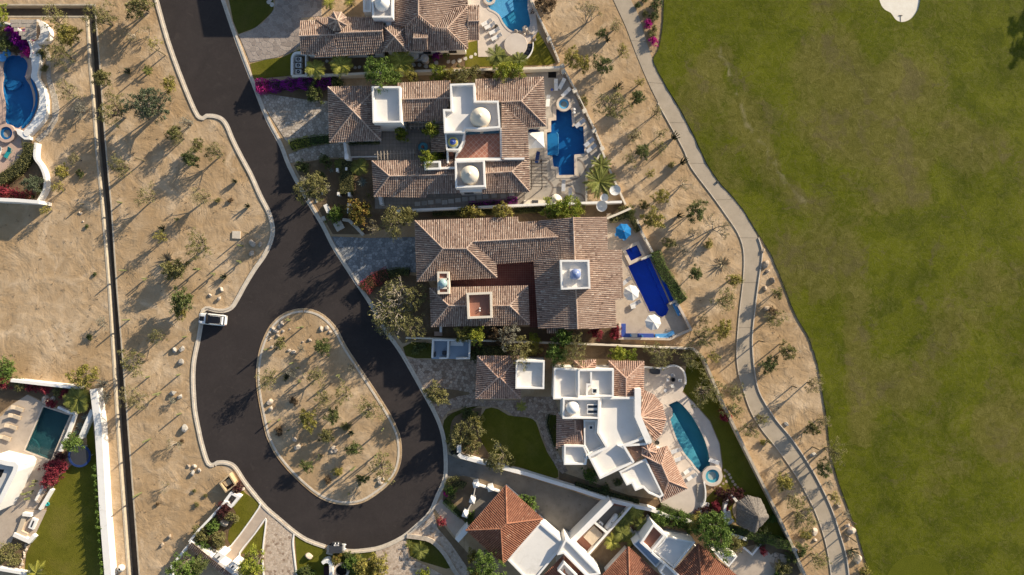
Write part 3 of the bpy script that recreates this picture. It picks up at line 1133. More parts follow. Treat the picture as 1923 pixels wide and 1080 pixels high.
FROND = {}
def palm(x, y, r, label, mat='frond', n=13, trunk=1.9, name='palm_tree', cat='palm tree', droop=.55, width=.30, group=None):
    R = r * S
    X, Y, _ = P(x, y, trunk)
    root = thing(name, label, cat, (X, Y, 0), group)
    key = (round(R, 1), droop, mat)
    if key not in FROND:
        FROND[key] = [frond_mesh(R * 1.12, d, R * width, seed=s).mesh('frond', mat, tint=True) for s, d in enumerate((droop, droop * .75, droop * 1.25))]
    if trunk > .25:
        MB().tube([(X, Y, 0), (X + .04, Y, trunk * .5), (X, Y, trunk)], [.17, .13, .12], 8).build('trunk', 'bark', root)
    for k in range(n):
        o = bpy.data.objects.new('frond', FROND[key][k % 3]); COL.objects.link(o); o.parent = root
        o.location = (0, 0, trunk - .02)
        o.rotation_euler = (rnd.uniform(-.15, .15), rnd.uniform(-.5, .15), math.tau * k / n + rnd.uniform(-.15, .15))
    return root

def spiky(x, y, r, label, mat='frond', n=26, name='agave_plant', cat='agave', group=None, zup=.6):
    """rosette of stiff blades"""
    R = r * S; X, Y, _ = P(x, y, .2); mb = MB()
    for k in range(n):
        a = math.tau * k / n * 2.4 + rnd.uniform(-.2, .2); e = rnd.uniform(.15, 1.1) * zup
        d = Vector((math.cos(a) * math.cos(e), math.sin(a) * math.cos(e), math.sin(e)))
        s = Vector((-math.sin(a), math.cos(a), 0)); w = R * .075
        b0 = Vector((X, Y, .04)); m = b0 + d * R * .55; tip = b0 + d * R + Vector((0, 0, -R * .08))
        t = min(1, max(0, rnd.gauss(.5, .2)))
        mb.poly([b0 - s * w * .8, b0 + s * w * .8, m + s * w, m - s * w], t)
        mb.poly([m - s * w, m + s * w, tip], t)
    mb.lathe(X, Y, [(R * .10, 0), (R * .12, R * .2), (.02, R * .3)], 7)
    return tag(mb.build(name, mat, tint=True), label, cat, group)

def ribbed(mb, pts, rad, t):
    """fluted cactus stem"""
    n = 16; b = len(mb.v); m = len(pts)
    for i, p in enumerate(pts):
        for k in range(n):
            a = math.tau * k / n; r = rad[i] * (1.0 if k % 2 else .80)
            mb.v.append((p[0] + r * math.cos(a), p[1] + r * math.sin(a), p[2]))
    for i in range(m - 1):
        for k in range(n):
            mb.face((b + i * n + k, b + i * n + (k + 1) % n, b + (i + 1) * n + (k + 1) % n, b + (i + 1) * n + k), t)
    mb.face(tuple(b + (m - 1) * n + k for k in range(n)), t)

def column_cactus(x, y, hgt, label, r=.13, arms=0, mat='cactus_skin', group=None, name='columnar_cactus'):
    """x, y: photo point of the foot"""
    X, Y, _ = P(x, y, 0); mb = MB(); ln = rnd.uniform(-.05, .05)
    def stem(px, py, z0, h, rr, t):
        zs = [0, .12, .4, .7, .92, .98, 1.0]; rs = [.85, .95, 1.0, 1.0, .9, .6, .15]
        ribbed(mb, [(px + ln * h * q, py, z0 + h * q) for q in zs], [rr * k for k in rs], t)
    stem(X, Y, -.02, hgt, r, .5)
    for k in range(arms):
        a = rnd.uniform(0, math.tau); z = hgt * rnd.uniform(.25, .5); d = r * 2.6
        ex, ey = X + d * math.cos(a), Y + d * math.sin(a)
        mb.tube([(X, Y, z), ((X + ex) / 2, (Y + ey) / 2, z + .03), (ex, ey, z + .14)], [r * .6, r * .65, r * .7], 8, t=.45)
        stem(ex, ey, z + .08, hgt * rnd.uniform(.3, .5), r * .75, .6)
    return tag(mb.build(name, mat, tint=True), label, 'cactus', group)

def branch_cactus(x, y, r, label, mat='cactus_dark', n=12, hgt=1.3, group=None, name='branching_cactus'):
    X, Y, _ = P(x, y, .3); R = r * S; mb = MB()
    for k in range(n):
        a = math.tau * k / n + rnd.uniform(-.3, .3); l = R * rnd.uniform(.5, 1.0); h = hgt * rnd.uniform(.55, 1.0)
        p0 = (X + .05 * math.cos(a), Y + .05 * math.sin(a), -.02)
        p1 = (X + l * .6 * math.cos(a), Y + l * .6 * math.sin(a), h * .35)
        p2 = (X + l * math.cos(a), Y + l * math.sin(a), h)
        mb.tube([p0, p1, p2], [.07, .085, .05], 6, t=rnd.uniform(.2, .8))
        if rnd.random() < .7:
            a2 = a + rnd.uniform(-.9, .9)
            mb.tube([p1, (p1[0] + l * .4 * math.cos(a2), p1[1] + l * .4 * math.sin(a2), h * .8)], [.07, .045], 5, t=rnd.uniform(.2, .8))
    return tag(mb.build(name, mat, tint=True), label, 'cactus', group)

def pear_cactus(x, y, r, label, group=None):
    X, Y, _ = P(x, y, .3); R = r * S; mb = MB()
    for k in range(11):
        a = rnd.uniform(0, math.tau); l = R * rnd.uniform(.05, .8); z = rnd.uniform(.15, .9)
        px, py = X + l * math.cos(a), Y + l * math.sin(a)
        ax = Vector((math.cos(a) * .5, math.sin(a) * .5, .8)).normalized(); sd_ = ax.cross(Vector((math.cos(a + 1), math.sin(a + 1), 0))).normalized(); th = ax.cross(sd_)
        b = len(mb.v); n = 9; t = rnd.uniform(.3, .9)
        for s in (-1, 1):
            mb.v.append(tuple(Vector((px, py, z)) + th * .05 * s))
        for i in range(n):
            q = math.tau * i / n
            mb.v.append(tuple(Vector((px, py, z)) + ax * .26 * math.cos(q) + sd_ * .17 * math.sin(q)))
        for i in range(n):
            mb.face((b, b + 2 + i, b + 2 + (i + 1) % n), t); mb.face((b + 1, b + 2 + (i + 1) % n, b + 2 + i), t)
    mb.tube([(X, Y, -.02), (X, Y, .4)], [.1, .07], 6)
    return tag(mb.build('prickly_pear', 'cactus_skin', tint=True), label, 'cactus', group)

ROCKS = []
def rock_meshes():
    for s in range(6):
        bm = bmesh.new(); bmesh.ops.create_icosphere(bm, subdivisions=3, radius=1)
        r2 = random.Random(50 + s)
        cuts = [(Vector((r2.gauss(0, 1), r2.gauss(0, 1), r2.gauss(.2, 1))).normalized(), r2.uniform(.5, .85)) for _ in range(11)]
        for v in bm.verts:
            for n, d in cuts:
                k = v.co.dot(n)
                if k > d:
                    v.co -= n * (k - d) * .92
            v.co *= 1 + .05 * math.sin(v.co.x * 7 + s) * math.cos(v.co.y * 6) + r2.uniform(-.012, .012)
        me = bpy.data.meshes.new('boulder'); bm.to_mesh(me); bm.free()
        me.materials.append(M['rock_pale']); ROCKS.append(me)

def boulder(x, y, r, label, mat='rock_pale', group=None, zs=.75, name='boulder', cat='boulder'):
    if not ROCKS:
        rock_meshes()
    R = r * S; k = int(x * 3 + y * 5)
    X, Y, _ = P(x, y, R * .4)
    o = bpy.data.objects.new(name, ROCKS[k % 6]); COL.objects.link(o)
    put_slot(o, mat)
    o.scale = (R * 1.05, R * (.72 + .05 * (k % 6)), R * zs)
    o.location = (X, Y, R * zs * .35); o.rotation_euler = (.12 * (k % 5 - 2), .1 * (k % 3 - 1), k % 63 / 10)
    return tag(o, label, cat, group)

def hedge(name, label, line, w, hgt, mat, cat='hedge', dens=55, core='hedge_core', z=0, mix=None, px_at=None, leafsz=.16, group=None, wob=.10):
    """clipped or loose hedge: dark core with leaves standing off its faces"""
    L = Q(line, hgt if px_at is None else px_at)
    c = L[len(L) // 2]
    root = thing(name, label, cat, (c[0], c[1], z), group)
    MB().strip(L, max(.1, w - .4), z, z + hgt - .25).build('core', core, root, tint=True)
    mb = MB()
    for i in range(len(L) - 1):
        a, b = Vector(L[i]), Vector(L[i + 1]); ln = (b - a).length
        if ln < 1e-4:
            continue
        e = (b - a) / ln; n = Vector((-e.y, e.x))
        for _ in range(int(dens * 2.0 * ln * (w + hgt))):
            q = rnd.uniform(0, 1); s = rnd.random()
            wv = 1 + wob * math.sin(q * ln * 2.1 + i * 1.7) + rnd.gauss(0, .07)
            if s < w / (w + .8 * hgt):
                off, zz = rnd.uniform(-.5, .5) * w * wv, hgt * (1 + wob * .6 * math.sin(q * ln * 3 + i)) + rnd.gauss(0, .06)
            else:
                off, zz = (1 if rnd.random() < .5 else -1) * .5 * w * wv, rnd.uniform(.02, 1) * hgt
            p = a + e * q * ln + n * off
            ct = .5 + .22 * math.sin(p.x * 2.3 + p.y * 1.7) + .12 * math.sin(p.x * 5.1 - p.y * 4.3)
            leaf(mb, (p.x, p.y, z + max(.03, zz)), leafsz, min(1, max(0, ct + rnd.gauss(0, .16))), .6)
    mb.build('foliage', mat, root, tint=True)
    return root

ORD = ['', 'first', 'second', 'third', 'fourth', 'fifth', 'sixth', 'seventh', 'eighth', 'ninth', 'tenth', 'eleventh', 'twelfth', 'thirteenth', 'fourteenth',
       'fifteenth', 'sixteenth', 'seventeenth', 'eighteenth', 'nineteenth', 'twentieth']
def ordn(k):
    if k <= 20:
        return ORD[k]
    return ('twenty-', 'thirty-', 'forty-')[(k - 21) // 10] + ORD[(k - 1) % 10 + 1] if k % 10 else ('thirtieth', 'fortieth')[(k - 21) // 10]

# ------------------------------------------------------------------ outlines read from the photograph (pixels of the ground plan)
W_H1 = smooth([(918, 6), (930, -14), (985, -14), (991, 18), (996, 45), (988, 55), (974, 60), (957, 56), (945, 42), (939, 30), (930, 22), (919, 16)], 3, True)
W_H2 = [(1044.5, 206), (1073, 206), (1074.5, 238), (1095.5, 237.5), (1097.5, 289), (1078, 290.5), (1078.6, 328.6), (1049.6, 329), (1048.6, 314), (1039.5, 313),
        (1037, 293), (1028, 292), (1027, 249), (1035, 248), (1035, 227), (1044.5, 226)]
W_H3 = [(1179, 500), (1219, 482), (1257, 569), (1252, 572), (1255.5, 581), (1251, 591), (1243, 595.5), (1235.5, 592), (1229, 584.5), (1220, 585.5)]
W_H3T = [(1174.5, 470), (1195.5, 460.5), (1205, 480), (1184.5, 490)]
W_H4 = [(1254.7, 760), (1271, 752.7), (1281, 760), (1290, 770), (1299, 781), (1306.7, 794), (1314, 807), (1321, 821), (1326, 835), (1330, 849.5), (1332, 862), (1333, 874),
        (1325, 881), (1316.7, 888), (1307, 878), (1298, 865.6), (1290, 857), (1284, 849), (1275, 833), (1268, 817), (1263, 802), (1259, 788), (1263, 780), (1262, 767)]
W_VA = smooth([(6, 128), (10, 112), (22, 104), (38, 105), (50, 114), (53, 126), (49, 140), (50, 150), (57, 160), (62, 176), (64, 194), (60, 212), (50, 228), (36, 241),
               (20, 236), (10, 229), (11, 210), (10, 190), (6, 172), (6, 155), (8, 145)], 2, True)
W_VB = [(82.5, 764), (132, 780), (96, 864), (48, 845)]
POOL_DATA = [W_H1, W_H2, W_H3, W_H3T, W_H4, W_VA, W_VB]

DL = [(163, 30), (169, 117), (176, 194), (182, 283), (194, 400), (206, 549), (214, 680), (222, 813), (242, 1079), (252, 1250)]
DR = [(178, 10), (186, 117), (192, 200), (198, 280), (208, 387), (219, 549), (230, 680), (240, 810), (260.6, 1079), (272, 1250)]
DITCH = [(-180, 30)] + DL + DR[::-1] + [(-180, 10)]

ROAD_L = [(255, -160), (287, -40), (298, 0), (320, 78), (350, 160), (375, 216), (387, 214), (403, 214.5), (418, 220), (429, 233), (439, 257), (448, 276), (460, 299), (475.6, 328), (492, 365),
          (507, 394), (514.5, 418), (516, 437), (510.6, 459), (499, 483), (481, 508.5), (462, 540), (449.6, 563), (438, 580), (422, 587), (402, 586), (386, 583), (382, 607), (376, 641),
          (369, 675), (366.7, 706), (368, 742), (370.6, 773), (377, 806), (383, 833), (395, 869), (408, 865), (424, 865), (437, 869), (447, 878), (460, 898.5), (475.5, 919), (501.5, 950),
          (527, 972), (553, 994), (579, 1011), (615, 1024)]
ROAD_R = [(615, 1024), (654, 1031), (682, 1030), (715.5, 1024), (754, 1006), (782, 983), (804.5, 960.5), (818, 930), (829.5, 905), (833.6, 883), (832, 840), (825.6, 807), (813, 776), (799, 750),
          (774.6, 705.6), (756, 673), (740, 648.5), (713, 612), (696, 577), (665, 530), (639, 490), (620, 459), (602.6, 424), (569, 368.5), (540, 314), (524, 273), (499, 225.5), (475.5, 166),
          (444.5, 85.5), (416, 2.6), (402, -40), (366, -160)]
ISLE = [(569, 579), (540, 585), (517, 600), (501.5, 620), (488.5, 651.5), (482, 685), (481, 716), (484.6, 747), (491, 780), (498, 812), (504, 828.5), (517, 854), (540, 883), (569, 911.5), (595, 932),
        (621, 944), (652, 948.6), (682, 944), (710, 927), (732, 908), (746, 888), (753, 866), (754.5, 844), (751.6, 819), (743, 797), (730, 772), (702, 728), (674, 686), (650, 649), (634, 618), (615.5, 597), (595, 584)]
PATH_L = [(1088, -160), (1136, -40), (1152, 0), (1175, 50), (1192, 95), (1215, 150), (1237, 195), (1262, 240), (1285, 282), (1296, 310), (1315, 337), (1340, 370), (1365, 405), (1385, 435), (1395, 460), (1398, 487),
          (1396, 530), (1390, 580), (1386, 625), (1384, 665), (1388, 702), (1400, 743), (1412, 775), (1432, 807), (1460, 842), (1487, 880), (1514, 925), (1533, 964), (1547, 1004), (1555.5, 1040), (1562, 1085), (1568, 1130), (1585, 1250)]
PATH_R = [(1122, -160), (1170, -40), (1185, 0), (1200, 32), (1220, 97), (1237, 140), (1260, 180), (1282, 217), (1304, 260), (1325, 305), (1347, 340), (1372, 367), (1392, 392), (1410, 420), (1422, 445), (1430, 475),
          (1426, 507), (1420, 550), (1414, 600), (1411, 640), (1414, 685), (1421, 727), (1435, 757), (1457, 790), (1482, 820), (1510, 860), (1535, 903), (1560, 955), (1575.5, 1002), (1587, 1042), (1593, 1085), (1598, 1130), (1615, 1250)]
GOLF_L = [(1250, -160), (1247, -40), (1246, 0), (1245, 37), (1241, 70), (1235, 95), (1226.5, 112), (1238, 139), (1261, 179), (1283, 216), (1305, 259), (1326, 304), (1348, 339), (1373, 366), (1393, 391), (1411, 419),
          (1424, 440), (1442, 467), (1455, 495), (1466, 520), (1480, 558), (1497, 597), (1515, 627), (1525, 652), (1535, 685), (1544, 735), (1552, 787), (1556, 825), (1565, 873), (1580, 919), (1595, 962), (1611, 1004), (1622, 1044), (1636, 1085), (1650, 1130), (1690, 1250)]

# ------------------------------------------------------------------ ground, ditch
big = [(-420, -420), (420, -420), (420, 420), (-420, 420)]
gm = MB()
loops = [ccw(big)] + [ccw(Q(DITCH))] + [ccw(Q(w)) for w in POOL_DATA]
flat = [p for l in loops for p in l]
gm.v = [(x, y, 0) for x, y in flat]
for a, b, c in tessellate_polygon([[Vector((x, y, 0)) for x, y in l] for l in loops]):
    p, q, r = flat[a], flat[b], flat[c]
    if (q[0] - p[0]) * (r[1] - p[1]) - (q[1] - p[1]) * (r[0] - p[0]) < 0:
        b, c = c, b
    gm.face((a, b, c))
struct(gm.build('ground', 'sand'))

dl, dr = Q(DL), Q(DR)
ditch = struct(MB().prism(offset(Q(DITCH), -.3), -1.5, -1.3).build('drainage_channel', 'shaded_channel'))
def shifted(line, d):
    out = []
    for i, p in enumerate(line):
        a = Vector(line[max(0, i - 1)]); b = Vector(line[min(len(line) - 1, i + 1)]); e = (b - a).normalized()
        out.append((p[0] - e.y * d, p[1] + e.x * d))
    return out
L1 = [P(-180, 30)[:2]] + dl
R1 = dr[::-1] + [P(-180, 10)[:2]]
MB().strip(shifted(L1, -.13), .28, -1.4, .05).build('channel_wall', 'channel_wall', ditch)
MB().strip(shifted(R1, -.10), .24, -1.4, .03).build('channel_wall', 'channel_wall', ditch)

# ------------------------------------------------------------------ road, kerbs
def resample(line, step):
    pts = [Vector(p) for p in line]; out = [pts[0]]; acc = 0.0
    for a, b in zip(pts, pts[1:]):
        L = (b - a).length; pos = 0.0
        while acc + (L - pos) >= step:
            pos += step - acc; acc = 0.0; out.append(a + (b - a) * (pos / L))
        acc += L - pos
    return [tuple(p) for p in out]

road_poly = smooth(ROAD_L, 3) + smooth(ROAD_R, 3)[1:]
struct(MB().prism(Q(road_poly), -.08, .012).build('road', 'asphalt'))

def kerb(name, line, closed=False, side=1, step=.35, per=8):
    w = Q(line)
    pts = resample(w + ([w[0]] if closed else []), step)
    root = None
    kerb_o = struct(MB().strip(shifted(pts, side * .16), .36, -.06, .035).build(name, 'concrete'))   # gutter pan
    for i in range(0, len(pts) - 1, per):
        seg = pts[i:i + per + 1]
        if len(seg) < 2:
            continue
        a, b = Vector(seg[0]), Vector(seg[1]); seg[0] = tuple(a + (b - a) * .06)
        hh = .145 + rnd.uniform(-.004, .004)
        MB().strip(shifted(seg, side * .50), .33, -.05, hh).build('kerb_stone', 'concrete', kerb_o)
    return kerb_o
kerb('kerb_west', smooth(ROAD_L, 3), side=-1)
kerb('kerb_east', smooth(ROAD_R, 3), side=-1)
isle = smooth(ISLE, 3, True)
if area2(Q(isle)) < 0:
    isle = isle[::-1]
sheet('island', offset([(x, y) for x, y in isle], 0) if False else isle, .09, 'sand')
kerb('kerb_island', isle, True, side=1)

# ------------------------------------------------------------------ cart path
pl, pr = Q(smooth(PATH_L, 4)), Q(smooth(PATH_R, 4))
def frac(line, n):
    d = [0.0]
    for a, b in zip(line, line[1:]):
        d.append(d[-1] + math.dist(a, b))
    out = []; k = 0
    for i in range(n + 1):
        s = d[-1] * i / n
        while k < len(d) - 2 and d[k + 1] < s:
            k += 1
        f = (s - d[k]) / max(1e-9, d[k + 1] - d[k]); a, b = line[k], line[k + 1]
        out.append((a[0] + (b[0] - a[0]) * f, a[1] + (b[1] - a[1]) * f))
    return out
N = 144
fl, fr_ = frac(pl, N), frac(pr, N)
path = struct(MB().prism(fl + fr_[::-1], -.08, .02).build('cart_path', 'mortar_dark'))
for i in range(0, N, 8):
    a = [Vector(p) for p in fl[i:i + 9]]; b = [Vector(p) for p in fr_[i:i + 9]]
    a[0] = a[0].lerp(a[1], .05); b[0] = b[0].lerp(b[1], .05)
    MB().prism([tuple(p) for p in a] + [tuple(p) for p in b[::-1]], -.02, .05 + rnd.uniform(0, .006)).build('path_slab', 'path_concrete', path)
MB().strip(shifted(fr_[64:], .10), .16, -.05, .22).build('path_kerb', 'concrete', path)
MB().strip(shifted(fl[36:], -.08), .12, -.05, .12).build('path_kerb', 'concrete', path)

# ------------------------------------------------------------------ golf course
BUNKER = smooth([(1656, -58), (1646, -25), (1652, 5), (1660, 18), (1672, 25), (1682, 38), (1694, 42), (1708, 37), (1719, 26), (1726, 10), (1727, -20), (1712, -55), (1684, -68)], 3, True)
golf = smooth(GOLF_L, 3)
jit = [(x + rnd.uniform(-.6, .6), y + rnd.uniform(-.6, .6)) for x, y in golf]
from mathutils import noise as mnoise
from mathutils.geometry import delaunay_2d_cdt
DRY = [(1580, 120, 75, 55, .9), (1600, 245, 95, 60, .8), (1700, 160, 55, 40, .9), (1725, 315, 70, 40, .8), (1835, 260, 60, 60, .5), (1330, 130, 30, 60, .8), (1365, 100, 22, 22, .7), (1395, 215, 22, 30, .9), (1425, 262, 20, 30, .8),
       (1452, 312, 20, 32, .9), (1490, 355, 22, 26, .8), (1530, 385, 26, 20, .7), (1560, 470, 70, 50, .55), (1480, 500, 40, 40, .6), (1600, 640, 24, 120, .7), (1620, 780, 26, 90, .55), (1690, 720, 60, 40, .6), (1850, 520, 70, 60, .4),
       (1880, 800, 60, 70, .6), (1780, 640, 40, 60, .45), (1760, 900, 50, 60, .35), (1290, 210, 25, 50, .35), (1360, 300, 30, 50, .35), (1545, 8, 26, 20, .8), (1660, 380, 40, 24, .5), (1720, 370, 30, 20, .8), (1640, 560, 30, 24, .45), (1550, 560, 24, 60, .5),
       (1400, 60, 80, 60, -.7), (1470, 300, 26, 40, -.4), (1500, 330, 40, 60, -.5), (1640, 90, 30, 40, -.7), (1765, 320, 30, 30, -.9), (1870, 140, 60, 90, -.7), (1700, 450, 80, 50, -.6), (1820, 420, 70, 60, -.5), (1290, 40, 40, 60, -.4),
       (1650, 560, 90, 60, -.3), (1560, 700, 30, 120, -.6), (1650, 900, 60, 80, -.5), (1720, 1020, 80, 60, -.7), (1850, 950, 70, 70, -.4), (1800, 700, 40, 40, -.4), (1640, 1000, 40, 60, -.6), (1540, 640, 26, 60, -.5)]
outer = ccw(Q(jit + [(2160, 1250), (2160, -160)])); hole = ccw(Q(BUNKER))
def loop_edges(o, n):
    return [(o + i, o + (i + 1) % n) for i in range(n)]
pts = [Vector(p) for p in outer] + [Vector(p) for p in hole]
eds = loop_edges(0, len(outer)) + loop_edges(len(outer), len(hole))
x0_, x1_ = min(p[0] for p in outer), max(p[0] for p in outer); y0_, y1_ = min(p[1] for p in outer), max(p[1] for p in outer)
gy = y0_ + .6
while gy < y1_:
    gx = x0_ + .6
    while gx < x1_:
        q = (gx + rnd.uniform(-.3, .3), gy + rnd.uniform(-.3, .3))
        if inside(q, outer) and not inside(q, hole):
            pts.append(Vector(q))
        gx += 1.3
    gy += 1.3
vv, ee, ff = delaunay_2d_cdt(pts, eds, [], 0, 1e-4)[:3]
edge_pts = [Vector(p) for p in outer[::2]] + [Vector(p) for p in hole[::2]]
fw = MB(); drv = []; wrn = []
WORN = smooth([(1338, 75), (1352, 100), (1372, 150), (1393, 212), (1408, 245), (1432, 272), (1450, 305), (1468, 335), (1500, 372), (1520, 388)], 6)
for v in vv:
    px, py = v.x / S + CX, CY - v.y / S
    d = .30 + sum(a * math.exp(-((px - bx) / rx) ** 2 - ((py - by) / ry) ** 2) for bx, by, rx, ry, a in DRY)
    de = min((v - e).length for e in edge_pts)
    zz = .15 + min(1, de / 6) * (.35 * mnoise.noise(Vector((v.x * .06, v.y * .06, 1))) + .16 * mnoise.noise(Vector((v.x * .17, v.y * .17, 5))) + .06 * mnoise.noise(Vector((v.x * .45, v.y * .45, 9))) + .12)
    rg = math.hypot(px - 1722, py - 1103)
    zz = .15 + (zz - .15) * min(1, max(0, (rg - 78) / 60))
    fw.v.append((v.x, v.y, max(.10, zz)))
    wl_ = min(math.dist((px, py), q) for q in WORN)
    wrn.append(math.exp(-(wl_ / 13) ** 2)); drv.append(min(1.2, max(0, d)))
for f in ff:
    c = (sum(vv[i].x for i in f) / 3, sum(vv[i].y for i in f) / 3)
    if inside(c, outer) and not inside(c, hole):
        a_, b_, c_ = f
        if (vv[b_] - vv[a_]).cross(vv[c_] - vv[a_]) < 0:
            f = (a_, c_, b_)
        fw.face(tuple(f))
nb_ = len(fw.v)
for lp in (outer, hole[::-1]):
    o = len(fw.v); n = len(lp)
    fw.v += [(x, y, .15) for x, y in lp] + [(x, y, -.06) for x, y in lp]; drv += [.5] * (2 * n); wrn += [0.0] * (2 * n)
    for i in range(n):
        j = (i + 1) % n
        fw.face((o + i, o + n + i, o + n + j, o + j))
fo = struct(fw.build('fairway', 'fairway', smooth=True))
at_ = fo.data.attributes.new('dry', 'FLOAT', 'POINT'); at_.data.foreach_set('value', drv)
aw_ = fo.data.attributes.new('worn', 'FLOAT', 'POINT'); aw_.data.foreach_set('value', wrn)
struct(MB().prism(offset(Q(BUNKER), -.3), -.05, .02).build('sand_bunker', 'bunker_sand'))
struct(MB().prism(Q(circ(1722, 1103, 62, 40)), .05, .172).build('putting_green', 'putting_turf'))
X, Y, _ = P(1691, 36)
rk = thing('bunker_rake', 'thin rake left lying in the white sand bunker', 'rake', (X, Y, .02))
MB().tube([(X, Y - .9, .05), (X, Y + .6, .07)], .03, 5).build('handle', 'wood_dark', rk)
MB().box(X, Y + .6, .02, .6, .06, .09).build('head', 'wood_dark', rk)
# thin sod line where the turf meets the bare earth
hd = MB()
for a, b in zip(jit, jit[1:]):
    A, B = P(*a), P(*b); L = math.dist(A, B)
    for _ in range(int(L * 22)):
        q = rnd.random(); leaf(hd, (A[0] + (B[0] - A[0]) * q + rnd.gauss(0, .07), A[1] + (B[1] - A[1]) * q + rnd.gauss(0, .07), .13), .16, rnd.random(), 1.2)
ed = hd.build('grass_edge', 'leaf_dark', tint=True, kind='stuff'); ed['label'] = 'ragged grass fringe along the edge of the fairway'

def house(label, x, y):
    X, Y, _ = P(x, y)
    o = thing('house', label, 'house', (X, Y, 0))
    HOUSES.add(o.name)
    return o

lounger_white = template(make_lounger, 'steel_white', 'canvas_white')
lounger_grey = template(make_lounger, 'steel_white', 'canvas_grey')
lounger_tan = template(make_lounger, 'wood_tan', 'canvas_tan')
lounger_stripe = template(make_lounger, 'steel_white', 'canvas_navy')
lounger_teal = template(make_lounger, 'canvas_teal', 'canvas_teal')
ac_unit = template(make_ac)
dish = template(make_dish)
parasol_white = template(make_parasol, 'canvas_white', 1.35)
parasol_blue = template(make_parasol, 'canvas_blue', 1.35)
parasol_square = template(make_parasol, 'canvas_white', 1.85, 4, 2.35, True)
chair_blue = template(make_chair, 'canvas_blue_light')
chair_white = template(make_chair, 'plastic_white')
chair_grey = template(make_chair, 'canvas_grey')
def at(fn, x, y, deg, label, cat, group=None, z=.0):
    X, Y, _ = P(x, y, .3)
    return fn((X, Y, z), math.radians(deg), label, cat, group)

# ================================================================== house 1 (top)
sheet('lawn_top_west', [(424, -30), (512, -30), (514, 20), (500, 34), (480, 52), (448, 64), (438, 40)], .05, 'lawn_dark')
sheet('lawn_verge', [(470, 120), (500, 112), (530, 108), (565, 92), (566, 110), (548, 108), (546, 142), (476, 149)], .05, 'lawn')
paving('driveway_top', smooth([(448, 65), (470, 58), (492, 44), (506, 30), (516, 14), (518, -30), (605, -30), (604, 30), (566, 34), (566, 82), (548, 98), (520, 108), (470, 117)], 1), .85, 'slate_stone', 'mortar', single=True, gap=.035)
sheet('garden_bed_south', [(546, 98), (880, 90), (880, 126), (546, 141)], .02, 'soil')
sheet('terrace_top', [(870, -30), (1000, -30), (1010, 60), (1001, 70), (975, 106), (898, 107), (897, 74), (870, 70)], .09, 'deck_pale', holes=[W_H1])
sheet('lawn_poolside', [(872, 82), (897, 76), (897, 107), (975, 107), (1004, 78), (1010, 58), (1044, 118), (1030, 122), (960, 124), (874, 126)], .05, 'lawn')

h = house('tile-roofed villa at the top edge with octagonal turret and curved blue pool', 740, 60)
E, R1_ = 2.9, 4.2
roof(h, [[(563, 40, E), (630, 37, E), (630, 65.5, R1_ - .1), (562, 68, R1_ - .1)][::-1][::-1],
         [(634, 105, E), (565.5, 101, E), (562, 68, R1_ - .1), (630, 65.5, R1_ - .1)]], row=.31)
roof(h, [[(719, 33, E), (588, 32.6, E), (630.6, 62.7, R1_ + .05), (719, 59, R1_ + .05)],
         [(590, 107, E), (720, 100, E), (719, 59, R1_ + .05), (630.6, 62.7, R1_ + .05)]], row=.31)
# square pavilion roof and main block
roof(h, hip(719, 49, 765, 49, 765, 96, 720, 97, (741, 70), (741, 70), 3.25, 4.45))
zr = 5.2
roof(h, [[(735.5, -40, 3.1), (735.5, 47, 3.1), (762, 50, 4.0), (785.7, 28.5, zr), (785.7, -40, zr)],
         [(765, 96, 3.1), (798, 96, 3.1), (878, 92, 3.1), (839, 54, 4.7), (816.7, 53.4, 4.7), (785.7, 28.5, zr), (762, 50, 4.0)],
         [(878, -40, 3.1), (878, 12, 3.1), (851, 17, 3.75), (816.7, 53.4, 4.7), (785.7, 28.5, zr), (785.7, -40, zr)],
         [(851, 17, 3.75), (878, 12, 3.1), (839, 54, 4.7), (816.7, 53.4, 4.7)],
         [(878, 12, 3.1), (878, 92, 3.1), (839, 54, 4.7)]])
roof(h, [[(776, 60, 4.15), (803, 60, 4.15), (803, 72, 4.6), (776, 72, 4.6)], [(803, 92, 3.7), (776, 92, 3.7), (776, 72, 4.6), (803, 72, 4.6)]])
roof(h, [[(900, 10.6, 2.7), (879, 10.6, 2.7), (879, 40.5, 3.5), (900, 39.7, 3.5)], [(879, 75, 2.7), (900, 75, 2.7), (900, 39.7, 3.5), (879, 40.5, 3.5)]])
walls(h, [(565, 40), (720, 36), (720, 98), (565, 100)], 2.75)
walls(h, [(719, 30), (878, 30), (878, 92), (719, 96)], 2.9)
walls(h, [(737, -38), (876, -38), (876, 28), (737, 28)], 2.9, win=False)
flatbox(h, [(697, -30), (737.5, -30), (737.5, 33), (699, 33)], 4.6, 5.1, floor='flat_roof_grey')
dome(h, 717, 4, 4.62, 1.25, 1.35, 'white_stucco', .18)
flatbox(h, [(681, -30), (697, -30), (697, 22), (682, 22)], 2.9, 3.3)
# octagonal turret
oct_ = [(x, y) for x, y in circ(633.7, 40, 18, 8, math.pi / 8, math.pi / 8 + math.tau)]
ap = (634, 38.7, 5.6)
roof(h, [[(*oct_[k], 4.5), (*oct_[(k + 1) % 8], 4.5), ap] for k in range(8)], row=.26)
MB().prism(offset(Q(oct_, 4.5), .25), 3.2, 4.5).build('turret_wall', 'white_stucco', h)
dome(h, 633.7, 39, 5.45, .16, .3, 'barrel_tile', name='turret_finial')

